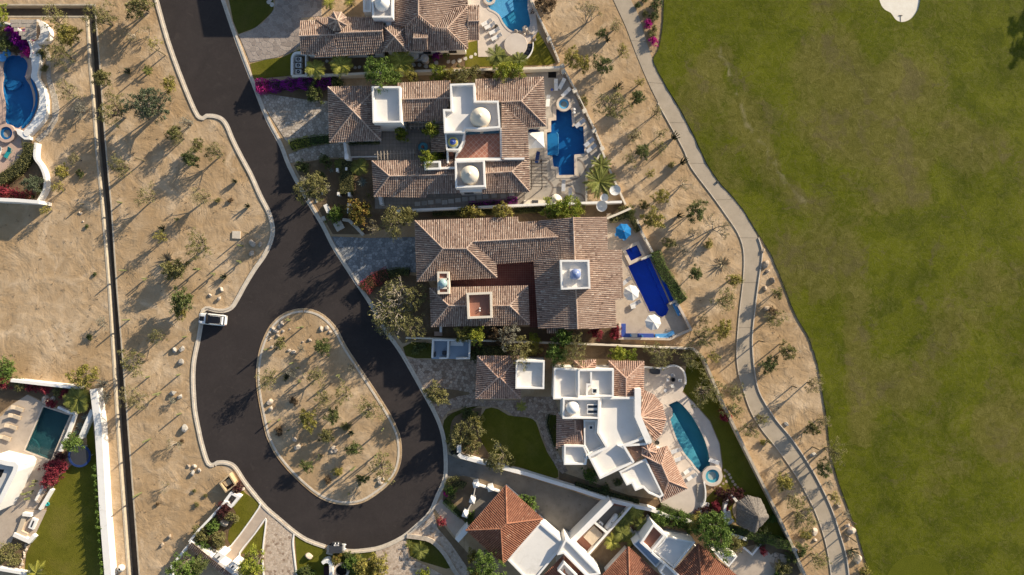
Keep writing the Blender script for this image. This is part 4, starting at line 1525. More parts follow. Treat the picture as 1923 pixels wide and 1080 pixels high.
# service yard
wall_thing('yard_wall', 'curved low white wall around three air conditioners beside top villa', smooth([(575, 99), (556, 99), (549, 106), (548, 118), (548, 141)], 3), .35, 1.5)
for k, (x, y) in enumerate(((562, 113), (562, 124.5), (562, 136.5))):
    at(ac_unit, x, y, 0, ('northern', 'middle', 'southern')[k] + ' air conditioner of three in the walled yard', 'air conditioner', 'air conditioners in the yard')
wall_thing('yard_divider', 'short slim wall right of the three air conditioners', [(574, 103), (574, 140)], .18, 1.3)
wall_thing('boundary_wall', 'cream garden wall between the top villa and the domed villa', [(548, 142.5), (640, 140), (760, 134), (880, 131), (1000, 128), (1030, 127), (1052, 126)], .38, 1.9, 'cream_stucco')
for k, (x, y) in enumerate(((779, 103), (797, 108.5))):
    X, Y, _ = P(x, y, 1.5)
    c = thing('water_tank', ('left', 'right')[k] + ' round grey water tank behind the top villa', 'water tank', (X, Y, 0), 'round water tanks')
    MB().lathe(X, Y, [(.68, 0), (.70, 1.25), (.66, 1.4), (.25, 1.52), (.22, 1.55)], 24).build('tank_body', 'flat_roof_grey', c)
    MB().lathe(X, Y, [(.2, 1.552), (.2, 1.6)], 14).build('lid', 'concrete', c)
wall_thing('tank_wall', 'low white wall segment in front of the round tanks', [(770, 112), (790, 112)], .25, .6)
for k, (x, y, r) in enumerate(((605, 121, 3), (614, 115, 3), (625, 117, 4), (667, 127, 3), (675, 126, 3), (720, 123, 4), (777, 122, 4), (788, 122, 4), (800, 125, 4), (820, 118, 4), (842, 116, 3.5), (852, 116, 4), (863, 114, 4), (874, 110, 3.5), (885, 107, 3.5), (893, 102, 3))):
    mb = MB(); stone(mb, ccw([(px + rnd.uniform(-.08, .08), py + rnd.uniform(-.08, .08)) for px, py in circ(*P(x, y)[:2], r * S * 1.1, 7)]), 0, .075, .03)
    tag(mb.build('stepping_stone', 'step_stone', tint=True), f'flat pale stepping stone, {ordn(k + 1)} from the left behind the top villa', 'stepping stone', 'stepping stones behind the top villa')

pool('swimming_pool', 'curved light blue pool beside the top villa', W_H1, 'pool_azure', 'deck_pale', .3, 1.5, .10,
     steps=[smooth([(917, 14), (930, 0), (938, 12), (938, 28), (930, 23), (922, 19)], 2, True)], stepmat='pool_step_sky', shelf=[([(925, -12), (962, -12), (965, 16), (941, 34), (930, 22)], -.95)])
spa('hot_tub', 'small round hot tub at the top edge above the curved pool', 919, -2, 11, 6.5, 'pool_azure', .35, 'deck_pale')
for k, (x, y) in enumerate(((914, 43), (920, 49), (928.5, 59), (932.5, 70))):
    at(lounger_white, x, y, 27, ('upper', 'second', 'third', 'lowest')[k] + ' of four white sun loungers beside the curved pool', 'sun lounger', 'white loungers by the curved pool', .09)
X, Y, _ = P(932, 51); sp = MB().lathe(X, Y, [(.25, .09), (.32, .35), (.30, .5), (.05, .52)], 14).build('planter_pot', 'pot_dark'); tag(sp, 'dark round pot between the two pairs of white loungers', 'pot')
X, Y, _ = P(968.5, 84, .5)
rt = thing('round_terrace', 'raised circular pale terrace below the curved pool', 'terrace', (X, Y, 0))
MB().lathe(X, Y, [(1.92, 0), (1.92, .5), (1.88, .55)], 48).build('platform', 'deck_pale', rt)
for k in range(5):
    a0 = math.radians(5 - 15 * k); a1 = math.radians(5 - 15 * (k + 1) + 1.5)
    MB().prism([(X + r_ * math.cos(a), Y + r_ * math.sin(a)) for r_, a in ((1.98, a0), (2.8, a0), (2.8, a1), (1.98, a1))], .05, .46 - .06 * k).build('step', 'solar_dark', rt)
MB().strip([(X + 2.9 * math.cos(math.radians(a)), Y + 2.9 * math.sin(math.radians(a))) for a in range(8, -90, -8)], .16, 0, .6).build('rim', 'white_stucco', rt)
for k, (x, y, r) in enumerate(((970, 59, 5), (977, 60, 4), (986, 55, 7), (992, 62, 5), (984, 66, 4.5), (998, 64, 3.5), (1005, 74, 3))):
    boulder(x, y, r, f'pale rock at the tip of the curved pool, {ordn(k + 1)} from the left' if k != 2 else 'largest pale rock at the tip of the curved pool', 'rock_pale', 'rocks by the curved pool', 1.1)
def pillared_fence(label, pts, pil, hgt=1.0, mat='cream_stucco'):
    X, Y, _ = P(*pts[0])
    r = thing('fence', label, 'fence', (X, Y, 0))
    L = Q(pts)
    MB().strip(L, .22, -.05, .35).build('plinth', mat, r)
    MB().strip(L, .16, hgt - .12, hgt).build('rail', mat, r)
    rs = resample(L, .62)
    for a, b in zip(rs, rs[1:]):
        MB().box(a[0], a[1], .35, .12, .12, hgt - .47, math.atan2(b[1] - a[1], b[0] - a[0])).build('baluster', mat, r)
    for x, y in pil:
        X, Y, _ = P(x, y, 1.2)
        o = MB().box(X, Y, 0, .55, .55, 1.15, .45).build('pillar', mat, r)
        MB().box(X, Y, 1.152, .68, .68, .1, .45).build('pillar_cap', mat, o)
    return r
pillared_fence('pale pillared railing between the curved pool and the sand strip', [(985, -25), (1000, 10), (1012, 35), (1031, 73), (1050, 118)], [(1031, 73), (1056, 124)])

# ================================================================== house 2 (white domes)
paving('driveway_domes', [(478, 172), (500, 176), (580, 188), (618, 190), (618, 256), (545, 272), (535, 262), (500, 205)], .52, 'cobble_grey', 'mortar_dark')
paving('entrance_path', smooth([(545, 306), (541, 290), (580, 276), (620, 270), (648, 268), (648, 296), (620, 296), (585, 302)], 1), .5, 'cobble_grey', 'mortar_dark')
sheet('garden_bed_gate', [(493, 162), (620, 150), (620, 190), (560, 186), (498, 175)], .015, 'soil')
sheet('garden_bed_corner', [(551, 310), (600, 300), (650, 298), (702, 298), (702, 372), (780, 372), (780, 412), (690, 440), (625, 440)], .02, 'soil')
sheet('courtyard', [(655, 270), (716, 262), (720, 228), (835, 226), (835, 302), (660, 300)], .06, 'paver_floor')
sheet('side_yard', [(704, 366), (905, 358), (996, 358), (1000, 384), (780, 392), (704, 392)], .03, 'paver_floor')
sheet('terrace_domes', [(985, 140), (1056, 130), (1130, 285), (1100, 330), (1102, 378), (1000, 384), (985, 380)], .09, 'deck_grey', holes=[W_H2])
# winding dark bands set into the terrace
for k, ln in enumerate(([(1020, 330), (1030, 340), (1038, 352), (1034, 366), (1026, 378)], [(1046, 352), (1052, 345), (1070, 350), (1080, 362), (1092, 366), (1100, 376)], [(1082, 298), (1094, 306), (1100, 322)], [(1050, 338), (1062, 342), (1080, 336), (1090, 330)])):
    struct(MB().strip(Q(smooth(ln, 5)), .32, .06, .096).build('terrace_band', 'deck_band'))
sheet('palm_bed', [(1102, 330), (1131, 290), (1170, 385), (1102, 380)], .05, 'sand')

h = house('large villa with white domes, brown tile roofs and dark blue cross-shaped pool', 860, 260)
E = 3.0
roof(h, hip(616.4, 164, 712, 161, 715, 263, 619.4, 267, (664, 210), (664, 210), 2.8, 4.4))
walls(h, [(617, 165), (712, 162), (714, 262), (620, 266)], 2.75)
flatbox(h, [(698, 162), (752, 162), (754, 230), (700, 230.5)], 4.1, 5.0)
roof(h, [[(846, 152, E), (746, 157, E), (752, 187, 4.1), (846, 184, 4.1)], [(754, 227.5, E), (833, 227, E), (846, 184, 4.1), (752, 187, 4.1)]])
walls(h, [(748, 158), (846, 155), (834, 226), (754, 226)], 2.9)
flatbox(h, [(845, 157.5), (891.6, 156), (893, 189), (936.5, 189), (940, 240), (900, 243), (874, 242), (872, 249), (834, 250), (832, 205), (846, 205)], 4.9, 5.8, .3)
dome(h, 902, 219.6, 4.9, 1.65, 1.75, 'cream_stucco', .32)
flatbox(h, [(835, 248), (874, 246), (870, 268), (862, 282), (838, 282)], 4.0, 4.9, .25)
d = dome(h, 851, 267.5, 4.0, 1.05, 1.1, 'pale_dome_tile', .16, 'blue_tile')
Xd, Yd = P(851, 267.5, 4.55)[:2]
MB().lathe(Xd, Yd, [(.83, 4.87), (.74, 5.0), (.62, 5.10)], 20).build('dome_band', 'yellow_dome_tile', d)
MB().lathe(Xd, Yd, [(.50, 5.12), (.40, 5.19), (.2, 5.24)], 16).build('dome_crown', 'blue_tile', d)
# roof terrace
zt = 3.4
tw = Q([(862, 250), (940, 246), (942, 297), (854, 299)], zt)
MB().prism(tw, 0, zt - .03).build('wall', 'white_stucco', h)
MB().prism(Q([(876, 252), (938, 250), (939, 295), (856, 297), (864, 283), (872, 268)], zt), zt - .06, zt).build('terrace_floor', 'terracotta_floor', h)
MB().strip(Q([(941, 240), (942.5, 298), (985, 297.5)], zt + .9), .28, 0, zt + .9).build('parapet', 'white_stucco', h)
MB().strip(Q([(855, 299.5), (942, 299)], zt + .9), .35, 0, zt + .9).build('parapet', 'white_stucco', h)
MB().strip(Q(smooth([(872, 246), (870, 255), (872, 262), (868, 274), (862, 283), (858, 284)], 2), zt + 1.0), .25, zt - .2, zt + 1.0).build('parapet', 'white_stucco', h)
bn = MB().strip(Q([(875, 249), (895, 247), (937, 245.5)], zt + .5), .65, zt - .02, zt + .5).build('mosaic_bench', 'mosaic_teal', h)
for k in range(9):
    x = 876 + k * 6.8
    X, Y, _ = P(x, 243.5 - k * .15 + (3 if k == 0 else 0), zt + .7)
    MB().lathe(X, Y, [(.2, zt + .5), (.24, zt + .66), (.08, zt + .74)], 10).build('bench_pillow', 'mosaic_yellow' if k % 2 else 'pale_dome_tile', bn)
X, Y, _ = P(904, 247, zt + .7)
MB().box(X, Y, zt + .5, .5, .6, .25, .3).build('bench_cushion', 'canvas_tan', bn)
for k in range(6):
    MB().prism(Q([(842, 284 + k * 4.6), (852, 284 + k * 4.6), (852, 288.4 + k * 4.6), (842, 288.4 + k * 4.6)], 2.4), 0, 3.3 - .42 * k).build('stair_tread', 'terracotta_plain', h)
MB().strip(Q([(840, 282), (841, 306)], 3.9), .28, 0, 3.9).build('stair_wall', 'white_stucco', h)
flatbox(h, [(796, 303), (827, 302), (827, 318), (797, 319)], 3.9, 4.6, .3, floor='cream_stucco', z0=2.6)
MB().strip(Q([(826, 316), (855, 315)], 4.1), .35, 2.8, 4.1).build('parapet', 'white_stucco', h)
flatbox(h, [(854, 302), (910, 300), (912, 351), (855, 353)], 4.6, 5.6, .3, floor='flat_roof_grey')
dome(h, 882, 328, 4.62, 1.55, 1.75, 'cream_stucco', .3)
MB().prism(Q([(864, 352), (905, 351), (905, 360), (864, 361)], 3.0), 0, 3.0).build('wall', 'white_stucco', h)
o = MB().prism(Q([(871, 359.5), (889, 359), (889, 361.2), (871, 361.6)], 2.6), 1.6, 2.6).build('window', 'window_glass', h)
# east wing
zr = 4.3
roof(h, [[(1020, 145, E), (892, 150, E), (893, 192, zr), (942, 192, zr), (978.6, 190, zr)],
         [(1025.5, 237, E), (1020, 145, E), (978.6, 190, zr)],
         [(990, 240, E), (1025.5, 237, E), (978.6, 190, zr), (942, 192, zr)],
         [(993, 300, E - .05), (990, 240, E), (942, 192, zr), (942, 300, zr + .03)]])
roof(h, [[(981, 304, 3.3), (912, 304, 3.3), (912, 325.6, 4.0), (961, 322.6, 4.0)], [(905, 363, 2.8), (994, 360, 2.8), (961, 322.6, 4.0), (912, 325.6, 4.0)],
         [(994, 360, 2.8), (993, 298, 2.8), (981, 304, 3.3), (961, 322.6, 4.0)]])
walls(h, [(894, 152), (1018, 148), (1022, 236), (990, 240), (992, 358), (908, 361)], 2.78)
# south-west wing
roof(h, [[(855, 300, E), (699, 303, E), (731.5, 331, 4.0), (855, 327.7, 4.0)], [(703, 368.7, E), (802, 370.5, E - .02), (802, 364, 3.05), (863.5, 362, 3.05), (855, 327.7, 4.0), (731.5, 331, 4.0)], [(699, 303, E), (703, 368.7, E), (731.5, 331, 4.0)]])
walls(h, [(700, 304), (855, 301), (862, 361), (704, 368)], 2.85)
roof(h, [[(811, 285, 2.7), (811, 236, 2.7), (836, 236, 3.4), (836, 285, 3.4)]])
walls(h, [(813, 238), (836, 238), (836, 284), (813, 284)], 2.6, inset=.3, win=False)

def pergola(label, rails, beams, posts, z=2.4, mat='wood_grey'):
    X, Y, _ = P(*posts[0])
    r = thing('pergola', label, 'pergola', (X, Y, 0))
    for a, b in rails:
        A, B = P(*a, z), P(*b, z)
        MB().strip([A[:2], B[:2]], .09, z, z + .14).build('rafter', mat, r)
    for a, b in beams:
        A, B = P(*a, z), P(*b, z)
        MB().strip([A[:2], B[:2]], .12, z - .16, z - .002).build('beam', mat, r)
    for x, y in posts:
        X, Y, _ = P(x, y, z)
        MB().box(X, Y, 0, .14, .14, z - .16).build('post', mat, r)
    return r
pergola('grey slatted pergola in the courtyard of the domed villa', [((709 + k * 6.1, 284 - .3 * k), (710 + k * 6.1, 300)) for k in range(12)], [((703, 290), (779, 287))], [(712, 292), (776, 287)])
pergola('dark slatted pergola on the pool terrace of the domed villa', [((994, 301 + k * 6.2), (1027, 301.5 + k * 6.2)) for k in range(9)], [((1017, 298), (1018, 352)), ((998, 300), (998, 352))], [(1016, 300), (1018, 351), (998, 301), (998, 351)], mat='wood_dark')
pergola('small slatted pergola above the shaded court of the domed villa', [((772 + k * 7, 228), (772 + k * 7, 243)) for k in range(7)], [((768, 237), (818, 236))], [(770, 238), (816, 237)])
X, Y, _ = P(794, 276, .5)
f = thing('fountain', 'round dark fountain basin in the courtyard of the domed villa', 'fountain', (X, Y, 0))
MB().prism(circ(X, Y, 1.15, 28), 0, .5, [circ(X, Y, .82, 28)]).build('basin_rim', 'deck_band', f)
MB().prism(circ(X, Y, .86, 28), 0, .2).build('basin', 'pool_step_teal', f)
b = MB(); b.poly([(a, c, .4) for a, c in circ(X, Y, .82, 28)]); b.build('water', 'pool_water', f)
MB().lathe(X, Y, [(.2, .2), (.1, .6), (.28, .75), (.05, .85)], 14).build('pedestal', 'terracotta_plain', f)
gw = thing('gate_wall', 'white gate wall across the entrance path of the domed villa', 'wall', (*P(649, 283)[:2], 0))
MB().strip(Q([(647, 268), (650, 291)], 2.6), .45, 0, 2.6).build('wall_body', 'white_stucco', gw)
MB().box(*P(650.5, 294.5, 2.9)[:2], 0, .6, .75, 2.9).build('pier', 'white_stucco', gw)
wall_thing('garden_wall', 'thin pale kerb wall beside the courtyard walkway', [(655, 295), (710, 294)], .18, .5)
wall_thing('garden_wall', 'short white wall end beside the dark lawn of the domed villa', [(713, 368), (716, 384)], .5, 1.8)
wall_thing('garden_wall', 'white wall stub above the round flowering bush', [(655, 382), (655, 400)], .55, 1.3)
for k, (x, y, r) in enumerate(((633, 319, 4), (650, 317, 3.5), (635, 364, 4), (655.5, 365, 4.5), (613.5, 392, 0))):
    if r:
        block('hedge_pillar', ('upper left', 'upper right', 'lower left', 'lower right')[k] + ' white pillar at the square hedge', 'pillar', rect(x, y, r, r * 1.6), 0, 1.5, 'white_stucco', 'white pillars around the hedge')
block('entry_marker', 'white oblong stone block on bare soil near the road', 'block', rect(613.5, 391.5, 7, 16, -.42), 0, .9, 'white_stucco')
block('utility_cover', 'flat square concrete cover beside the right kerb', 'cover', rect(607, 411, 8, 9, -.4), -.02, .06, 'concrete')
block('sign_slab', 'pale rectangular slab leaning by plants near the driveway', 'slab', rect(636, 424, 16, 16, -.5), 0, .5, 'concrete')
wall_thing('ramp_wall', 'grey stone-edged diagonal wall below the round flowering bush', [(643, 412), (655, 414), (668, 426), (682, 441)], .5, .6, 'concrete')
wall_thing('boundary_wall', 'white wall between the domed villa and the long brown-roofed villa', [(745, 396), (780, 394), (861, 391), (975, 385.5), (1060, 382), (1168, 379)], .38, 1.9)
for k, (x, y) in enumerate([(784, 383), (797, 381.5), (809, 380), (823, 378), (835, 380), (847, 378), (860, 376), (873, 374), (887, 373), (900, 370.5), (912, 369), (928, 367.5), (945, 369), (961, 367)]):
    mb = MB(); stone(mb, ccw(rect(*P(x, y)[:2], .95, .75, .04)), 0, .07, .03)
    tag(mb.build('stepping_stone', 'step_stone', tint=True), f'square paving slab, {ordn(k + 1)} from the left along the domed villa', 'paving slab', 'square slabs along the domed villa')

xp = pool('swimming_pool', 'dark blue cross-shaped pool of the domed villa', W_H2, 'pool_navy', 'coping_stone', .5, 1.6, .10,
     steps=[[(1028, 250), (1049, 250), (1049, 291), (1028, 291)], [(1028, 254), (1045, 254), (1045, 289), (1028, 289)], [(1028, 252), (1040, 252), (1040, 291), (1028, 291)], [(1028, 252), (1034, 252), (1034, 291), (1028, 291)]][::-1], stepmat='pool_step_mid',
     shelf=[([(1086, 238), (1095, 238), (1095, 246), (1090, 244)], -.3), ([(1093, 288), (1097, 284), (1097, 289), (1090, 289)], -.3)])
for k, (x, ya, yb) in enumerate(((1048.5, 251, 290), (1044.5, 255, 288), (1039.5, 253, 290), (1033.5, 253, 290))):
    z_ = max(-.76, -.40 + .09 * (3 - k)) + .02
    MB().strip(Q(smooth([(x - 4, ya - 1.5), (x, ya + 2), (x, yb - 2), (x - 4, yb + 1.5)], 2)), .09, z_ - .06, z_ + .012 + .002 * k).build('step_nosing', 'pool_step_sky', xp)
spa('hot_tub', 'round hot tub with stone rim above the cross-shaped pool', 1059, 195, 14, 9.6, 'pool_navy', .5)
at(parasol_square, 1006, 268, 4, 'square white parasol beside the cross-shaped pool', 'parasol', None, .09)
for k, (x, y, a, q) in enumerate(((1044, 160, 92, 'tilted white lounger in the top corner of the dome-villa terrace'), (1055, 158, 62, 'white lounger standing next to the railing above the round hot tub'),
                                  (1029, 190, 85, 'white lounger between the tiled eaves and the round hot tub'), (1063, 174, 45, 'white lounger squeezed between round hot tub and railing'))):
    at(lounger_white, x, y, a, q, 'sun lounger', 'white loungers on the dome-villa terrace', .09)
for k, (x, y, a, q) in enumerate(((1089, 232, 38, 'grey lounger just above the right arm of the cross-shaped pool'), (1106, 268, 40, 'grey lounger right of the cross-shaped pool, upper of two'),
                                  (1110, 279, 38, 'grey lounger right of the cross-shaped pool, lower of two'), (1058, 349, 88, 'grey lounger below the cross-shaped pool, left of two'), (1071, 364, 92, 'grey lounger below the cross-shaped pool, right of two'))):
    at(lounger_grey, x, y, a, q, 'sun lounger', 'grey loungers on the dome-villa terrace', .09)
at(lounger_stripe, 1003, 247, -15, 'navy striped daybed above the square parasol', 'sun lounger', None, .09)
at(lounger_stripe, 1009, 296, 80, 'navy striped chair bed below the square parasol', 'sun lounger', None, .09)
for k, (x, y, s) in enumerate(((1036, 170, 'blue'), (1078, 207, 'upper white'), (1078, 213, 'lower white'))):
    X, Y, _ = P(x, y)
    tag(MB().lathe(X, Y, [(.10, .09), (.14, .3), (.22, .55), (.05, .6)], 12).build('garden_stool', 'blue_tile' if k == 0 else 'plastic_white'), f'small {s} stool near the round hot tub', 'stool')
X, Y, _ = P(1043.5, 376, 1.0)
ov = thing('pizza_oven', 'white domed outdoor oven on the terrace wall', 'oven', (X, Y, 0))
MB().lathe(X, Y, [(1.05, 0), (1.05, .9), (.95, 1.3), (.65, 1.65), (.25, 1.85), (.2, 2.1), (.03, 2.12)], 24).build('oven_body', 'cream_stucco', ov, smooth=True)
MB().box(X - .5, Y + .75, .9, .5, .3, .35, .6).build('oven_mouth', 'dark_void', ov)
ct = thing('barbecue_counter', 'cream counter with black grill left of the domed oven', 'counter', (*P(1005, 380)[:2], 0))
MB().box(*P(1004, 379.5, .9)[:2], 0, 3.6, .75, .9).build('counter', 'cream_stucco', ct)
MB().box(*P(1005, 378.5, 1.0)[:2], .902, 1.0, .45, .12).build('grill', 'steel_dark', ct)
block('pool_pump_hatch', 'dark square hatch in the paving by the cream wall', 'hatch', rect(1037, 140.5, 15, 11), .05, .12, 'dark_void')
pillared_fence('pale pillared railing along the cross-shaped pool terrace', [(1056, 128), (1079.5, 170), (1098, 208), (1116, 245), (1131, 281)], [(1058, 134), (1079.5, 170), (1098, 208), (1116, 245), (1131, 279)])
wall_thing('garden_wall', 'low cream wall around the big agave palm bed', [(1131, 284), (1150, 330), (1175, 384)], .3, .9, 'cream_stucco')
wall_thing('garden_wall', 'low wall left of the agave palm bed', [(1128, 288), (1102, 330), (1101, 378)], .3, .8, 'cream_stucco')
wall_thing('garden_wall', 'cream wall slanting down from the agave bed to the long villa', [(1185, 391), (1160, 402), (1140, 410)], .35, 1.6, 'cream_stucco')
for k, (x, y, a, s) in enumerate(((1155.6, 357.6, 150, 'upper right'), (1136, 371, 160, 'smaller middle'), (1130.6, 387, 200, 'lower left'))):
    o = at(dish, x, y, a, s + ' white satellite dish below the big agave palm', 'satellite dish', 'satellite dishes')
    if k == 1:
        o.scale = (.75, .75, .75)
    o.location = (*P(x, y, 2.1)[:2], 0)

# ================================================================== house 3 (long brown roofs)
paving('driveway_long', [(622, 444), (690, 447), (780, 445), (782, 512), (727, 509), (700, 518), (669, 536)], .5, 'cobble_blue', 'mortar_dark')
sheet('garden_bed_long', [(672, 538), (727, 512), (800, 520), (812, 545), (812, 634), (756, 645)], .02, 'soil')
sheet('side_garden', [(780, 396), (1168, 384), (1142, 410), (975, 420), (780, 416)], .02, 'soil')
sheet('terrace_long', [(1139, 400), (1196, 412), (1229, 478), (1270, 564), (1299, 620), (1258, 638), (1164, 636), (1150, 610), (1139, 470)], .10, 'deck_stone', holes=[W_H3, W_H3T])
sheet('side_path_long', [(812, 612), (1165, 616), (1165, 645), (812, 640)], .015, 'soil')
h = house('long villa with sprawling brown tile roofs and royal blue pool', 980, 520)
E = 3.0
L_, U_ = 4.75, 4.45
a1, a2, u1, u2 = (832, 467, L_), (875.7, 467, L_), (887, 454, U_), (1048.6, 445, U_)
roof(h, [[(972.5, 408, E), (779.5, 415, E), a1, a2, u1, u2, (1008, 416, 3.25), (972.5, 419, 3.25)],
         [(779.5, 415, E), (784, 528, E), a1],
         [(784, 528, E), (933, 521, E), a2, a1],
         [(933, 521, E), (931, 494, E + .05), u1, a2],
         [(932, 495, E + .05), (1001, 490, E + .05), u2, u1]])
RZ = 4.95
roof(h, [[(1003, 491, E), (1011, 616, E), (1084.5, 618, RZ), (1076, 408, RZ), (1009, 416, 3.25), (1048.6, 445, 4.35), (1000.7, 489, E + .05)],
         [(1157, 615.5, 2.9), (1155, 564, 3.0), (1171, 560, 2.62), (1167, 469, 2.62), (1141, 469, 3.3), (1139, 407.6, 3.3), (1076, 408, RZ), (1084.5, 618, RZ)]])
walls(h, [(781, 417), (972, 410), (1010, 420), (1076, 411), (1138, 411), (1140, 470), (1155, 472), (1154, 613), (1012, 614), (1003, 492), (933, 495), (931, 520), (786, 526)], 2.6)
flatbox(h, [(1051.6, 488), (1106.7, 488), (1109, 542), (1054, 544)], 5.75, 6.5, .3, z0=3.0)
MB().prism(Q([(1070, 505), (1091, 505), (1091, 525), (1070, 525)], 6.4), 5.7, 6.4).build('lantern_base', 'white_stucco', h)
dome(h, 1081, 515, 6.4, .82, .85, 'blue_dome_tile', .1, 'pale_dome_tile')
zr = 4.05
roof(h, hip(807.5, 541.5, 991, 537, 994, 609, 810.5, 613, (842.7, 574), (957, 574), 2.8, zr))
walls(h, [(809, 542), (990, 539), (992, 608), (812, 611)], 2.7)
MB().prism(Q([(846, 500), (934, 494), (1004, 490), (1012, 616), (995, 616), (993, 538), (846, 541)]), .0, .12).build('courtyard_floor', 'court_floor', h)
flatbox(h, [(876, 550), (924, 548), (925, 597), (878, 599)], 4.35, 5.1, .36, 'cream_stucco', 'terracotta_plain', 2.5)
for k in (0, 1):
    X, Y, _ = P(901, 579 + 4.6 * k, 4.5)
    MB().lathe(X, Y, [(.1, 4.3), (.1, 4.6), (.14, 4.62), (.02, 4.7)], 8).build('roof_vent', 'plastic_white', h)
flatbox(h, [(821, 510), (843, 510), (844, 552), (822, 552.6)], 4.7, 5.0, .32, 'cream_stucco', 'terracotta_plain', 2.4)
dome(h, 831.5, 532, 4.7, .72, .75, 'teal_dome_tile', .08)
MB().strip(Q([(824, 541), (842, 541)], 5.0), .3, 4.7, 5.0).build('parapet', 'cream_stucco', h)
MB().strip(Q([(824, 524), (842, 524)], 5.0), .3, 4.7, 5.0).build('parapet', 'cream_stucco', h)
roof(h, [[(1027, 625, 2.3), (1049, 625, 2.3), (1049, 615, 2.6), (1027, 615, 2.6)]])
wall_thing('garden_wall', 'short white wall below the lower left roof of the long villa', [(827.5, 612), (827.5, 624)], .35, 1.6)
block('garden_bench', 'low tan stone bench below the long villa', 'bench', rect(823, 627, 15, 8), 0, .5, 'pink_stone')
wall_thing('boundary_wall', 'thin cream wall between the long villa and the white flat-roofed villa', [(762, 634.5), (812, 636), (880, 639), (960, 642), (1040, 644.5), (1138, 648), (1225, 652), (1304, 655)], .26, 1.8, 'cream_stucco')
pool('swimming_pool', 'royal blue slanted pool of the long villa', W_H3, 'pool_royal', 'deck_stone', .12, 1.6, .10, shelf=[([(1219, 483), (1223, 481), (1258, 566), (1256, 569), (1250, 571), (1212, 486)], -.55)])
pool('hot_tub_pool', 'square royal blue hot tub above the slanted pool', W_H3T, 'pool_royal', 'coping_stone', .55, .9, .28, shelf=[([(1185, 466), (1195, 461), (1199, 469), (1188, 474)], -.2)])
sp = wall_thing('overflow_wall', 'narrow dark blue overflow trough along the slanted pool', [(1224, 480), (1243, 522), (1262, 565)], .55, .12, 'pool_royal')
wall_thing('terrace_wall', 'cream parapet wall at the top right of the long-villa terrace', [(1196, 412), (1206, 438), (1228, 477), (1205, 487)], .35, 1.0, 'cream_stucco')
wall_thing('terrace_wall', 'angular cream wall around the lower pool terrace of the long villa', [(1258, 571), (1270, 565), (1298, 619), (1258, 637), (1164, 635.5), (1164.5, 607)], .38, 1.0, 'coping_stone')
wall_thing('blue_counter', 'L-shaped blue tiled counter in the lower terrace corner', [(1171, 608), (1171, 630.5), (1228, 631)], .75, .9, 'blue_tile', cat='counter')
block('grill', 'grey steel grill set in the blue tiled counter', 'grill', rect(1191, 629.5, 12, 7), .88, 1.0, 'flat_roof_grey')
wall_thing('cushioned_bench', 'blue cushioned bench along the bottom wall of the terrace', [(1231, 631.5), (1254, 630.5), (1266, 624)], .7, .5, 'canvas_blue_light', cat='bench')
wall_thing('cushioned_bench', 'blue cushioned bench against the right wall of the terrace', [(1266, 570), (1277, 592)], .6, .5, 'canvas_blue_light', cat='bench')
for k, (x, y, s) in enumerate(((1270, 573, 'upper right bench'), (1277, 589, 'lower end of the right bench'), (1263, 629.5, 'right end of the bottom bench'), (1234, 634, 'left end of the bottom bench'), (1183, 629.5, 'left part of the blue counter'), (1204, 630, 'middle of the blue counter'))):
    cu = boulder(x, y, 3, 'white rounded cushion on the ' + s if k < 4 else 'blue bowl on the ' + s, 'canvas_white' if k < 4 else 'canvas_blue_light', None, .9, 'cushion' if k < 4 else 'bowl', 'cushion' if k < 4 else 'bowl')
    cu.location.z += .5 if k < 4 else .88
for k, (x, y, z, s) in enumerate(((1186, 550, 2.6, 'white octagonal parasol left of the slanted pool'), (1226.7, 605.5, 2.6, 'white octagonal parasol below the slanted pool'))):
    X, Y, _ = P(x, y, z); parasol_white((X, Y, .10), .2 + k * .4, s, 'parasol', 'white octagonal parasols')
X, Y, _ = P(1171, 434.5, 2.6); parasol_blue((X, Y, .10), .35, 'bright blue octagonal parasol in the upper terrace corner', 'parasol')
for k, (x, y, a, s) in enumerate(((1157, 441, 200, 'left below'), (1172, 449, 280, 'below'))):
    at(chair_blue, x, y, a, f'light blue chair {s} the blue parasol', 'chair', 'blue chairs', .10)
for k, (x, y, a, s) in enumerate(((1176, 528, 40, 'grey lounger above the parasol left of the slanted pool'), (1193, 570, 28, 'grey lounger below the parasol left of the slanted pool'))):
    at(lounger_grey, x, y, a, s, 'sun lounger', 'grey loungers on the long-villa terrace', .10)
X, Y, _ = P(1188, 576); tag(MB().box(X, Y, .10, .75, .6, .45, .3).build('side_table', 'plastic_white'), 'small white side table between lounger and parasol', 'table')

# ================================================================== house 4 (white flat roofs)
ut = thing('utility_yard', 'two roofless pale blue utility rooms beside the brown cobbled drive', 'shed', (*P(847, 656)[:2], 0))
zu = 1.9
MB().prism(Q([(812, 638), (884, 640), (883, 674), (811, 674)]), 0, .12).build('yard_floor', 'utility_paint', ut)
MB().strip(Q([(811.5, 672), (813, 638.5), (882, 640), (881, 673), (856, 673.5)], zu), .28, 0, zu).build('wall', 'white_stucco', ut)
MB().strip(Q([(842, 639.5), (840.5, 673)], zu), .3, 0, zu + .004).build('wall', 'white_stucco', ut)
MB().strip(Q([(825, 673), (839, 673)], zu), .25, 0, zu - .02).build('wall', 'white_stucco', ut)
block('generator', 'small dark box inside the left utility room', 'box', rect(834.5, 663, 8, 7), .11, .9, 'steel_dark')
block('gas_tank', 'long white tank box inside the right utility room', 'tank', rect(858, 645.5, 24, 8, .02), .11, 1.1, 'plastic_white')
block('gate_panel', 'thin dark panel at the left utility room doorway', 'panel', rect(816.5, 666, 1.4, 9), .11, 1.3, 'steel_dark')
paving('driveway_white', [(758, 672), (772, 674), (812, 676), (896, 676), (896, 750), (912, 760), (912, 763), (870, 764), (842, 772), (829, 790), (820, 772), (803, 745)], .50, 'cobble_brown', 'mortar_dark', holes=[])
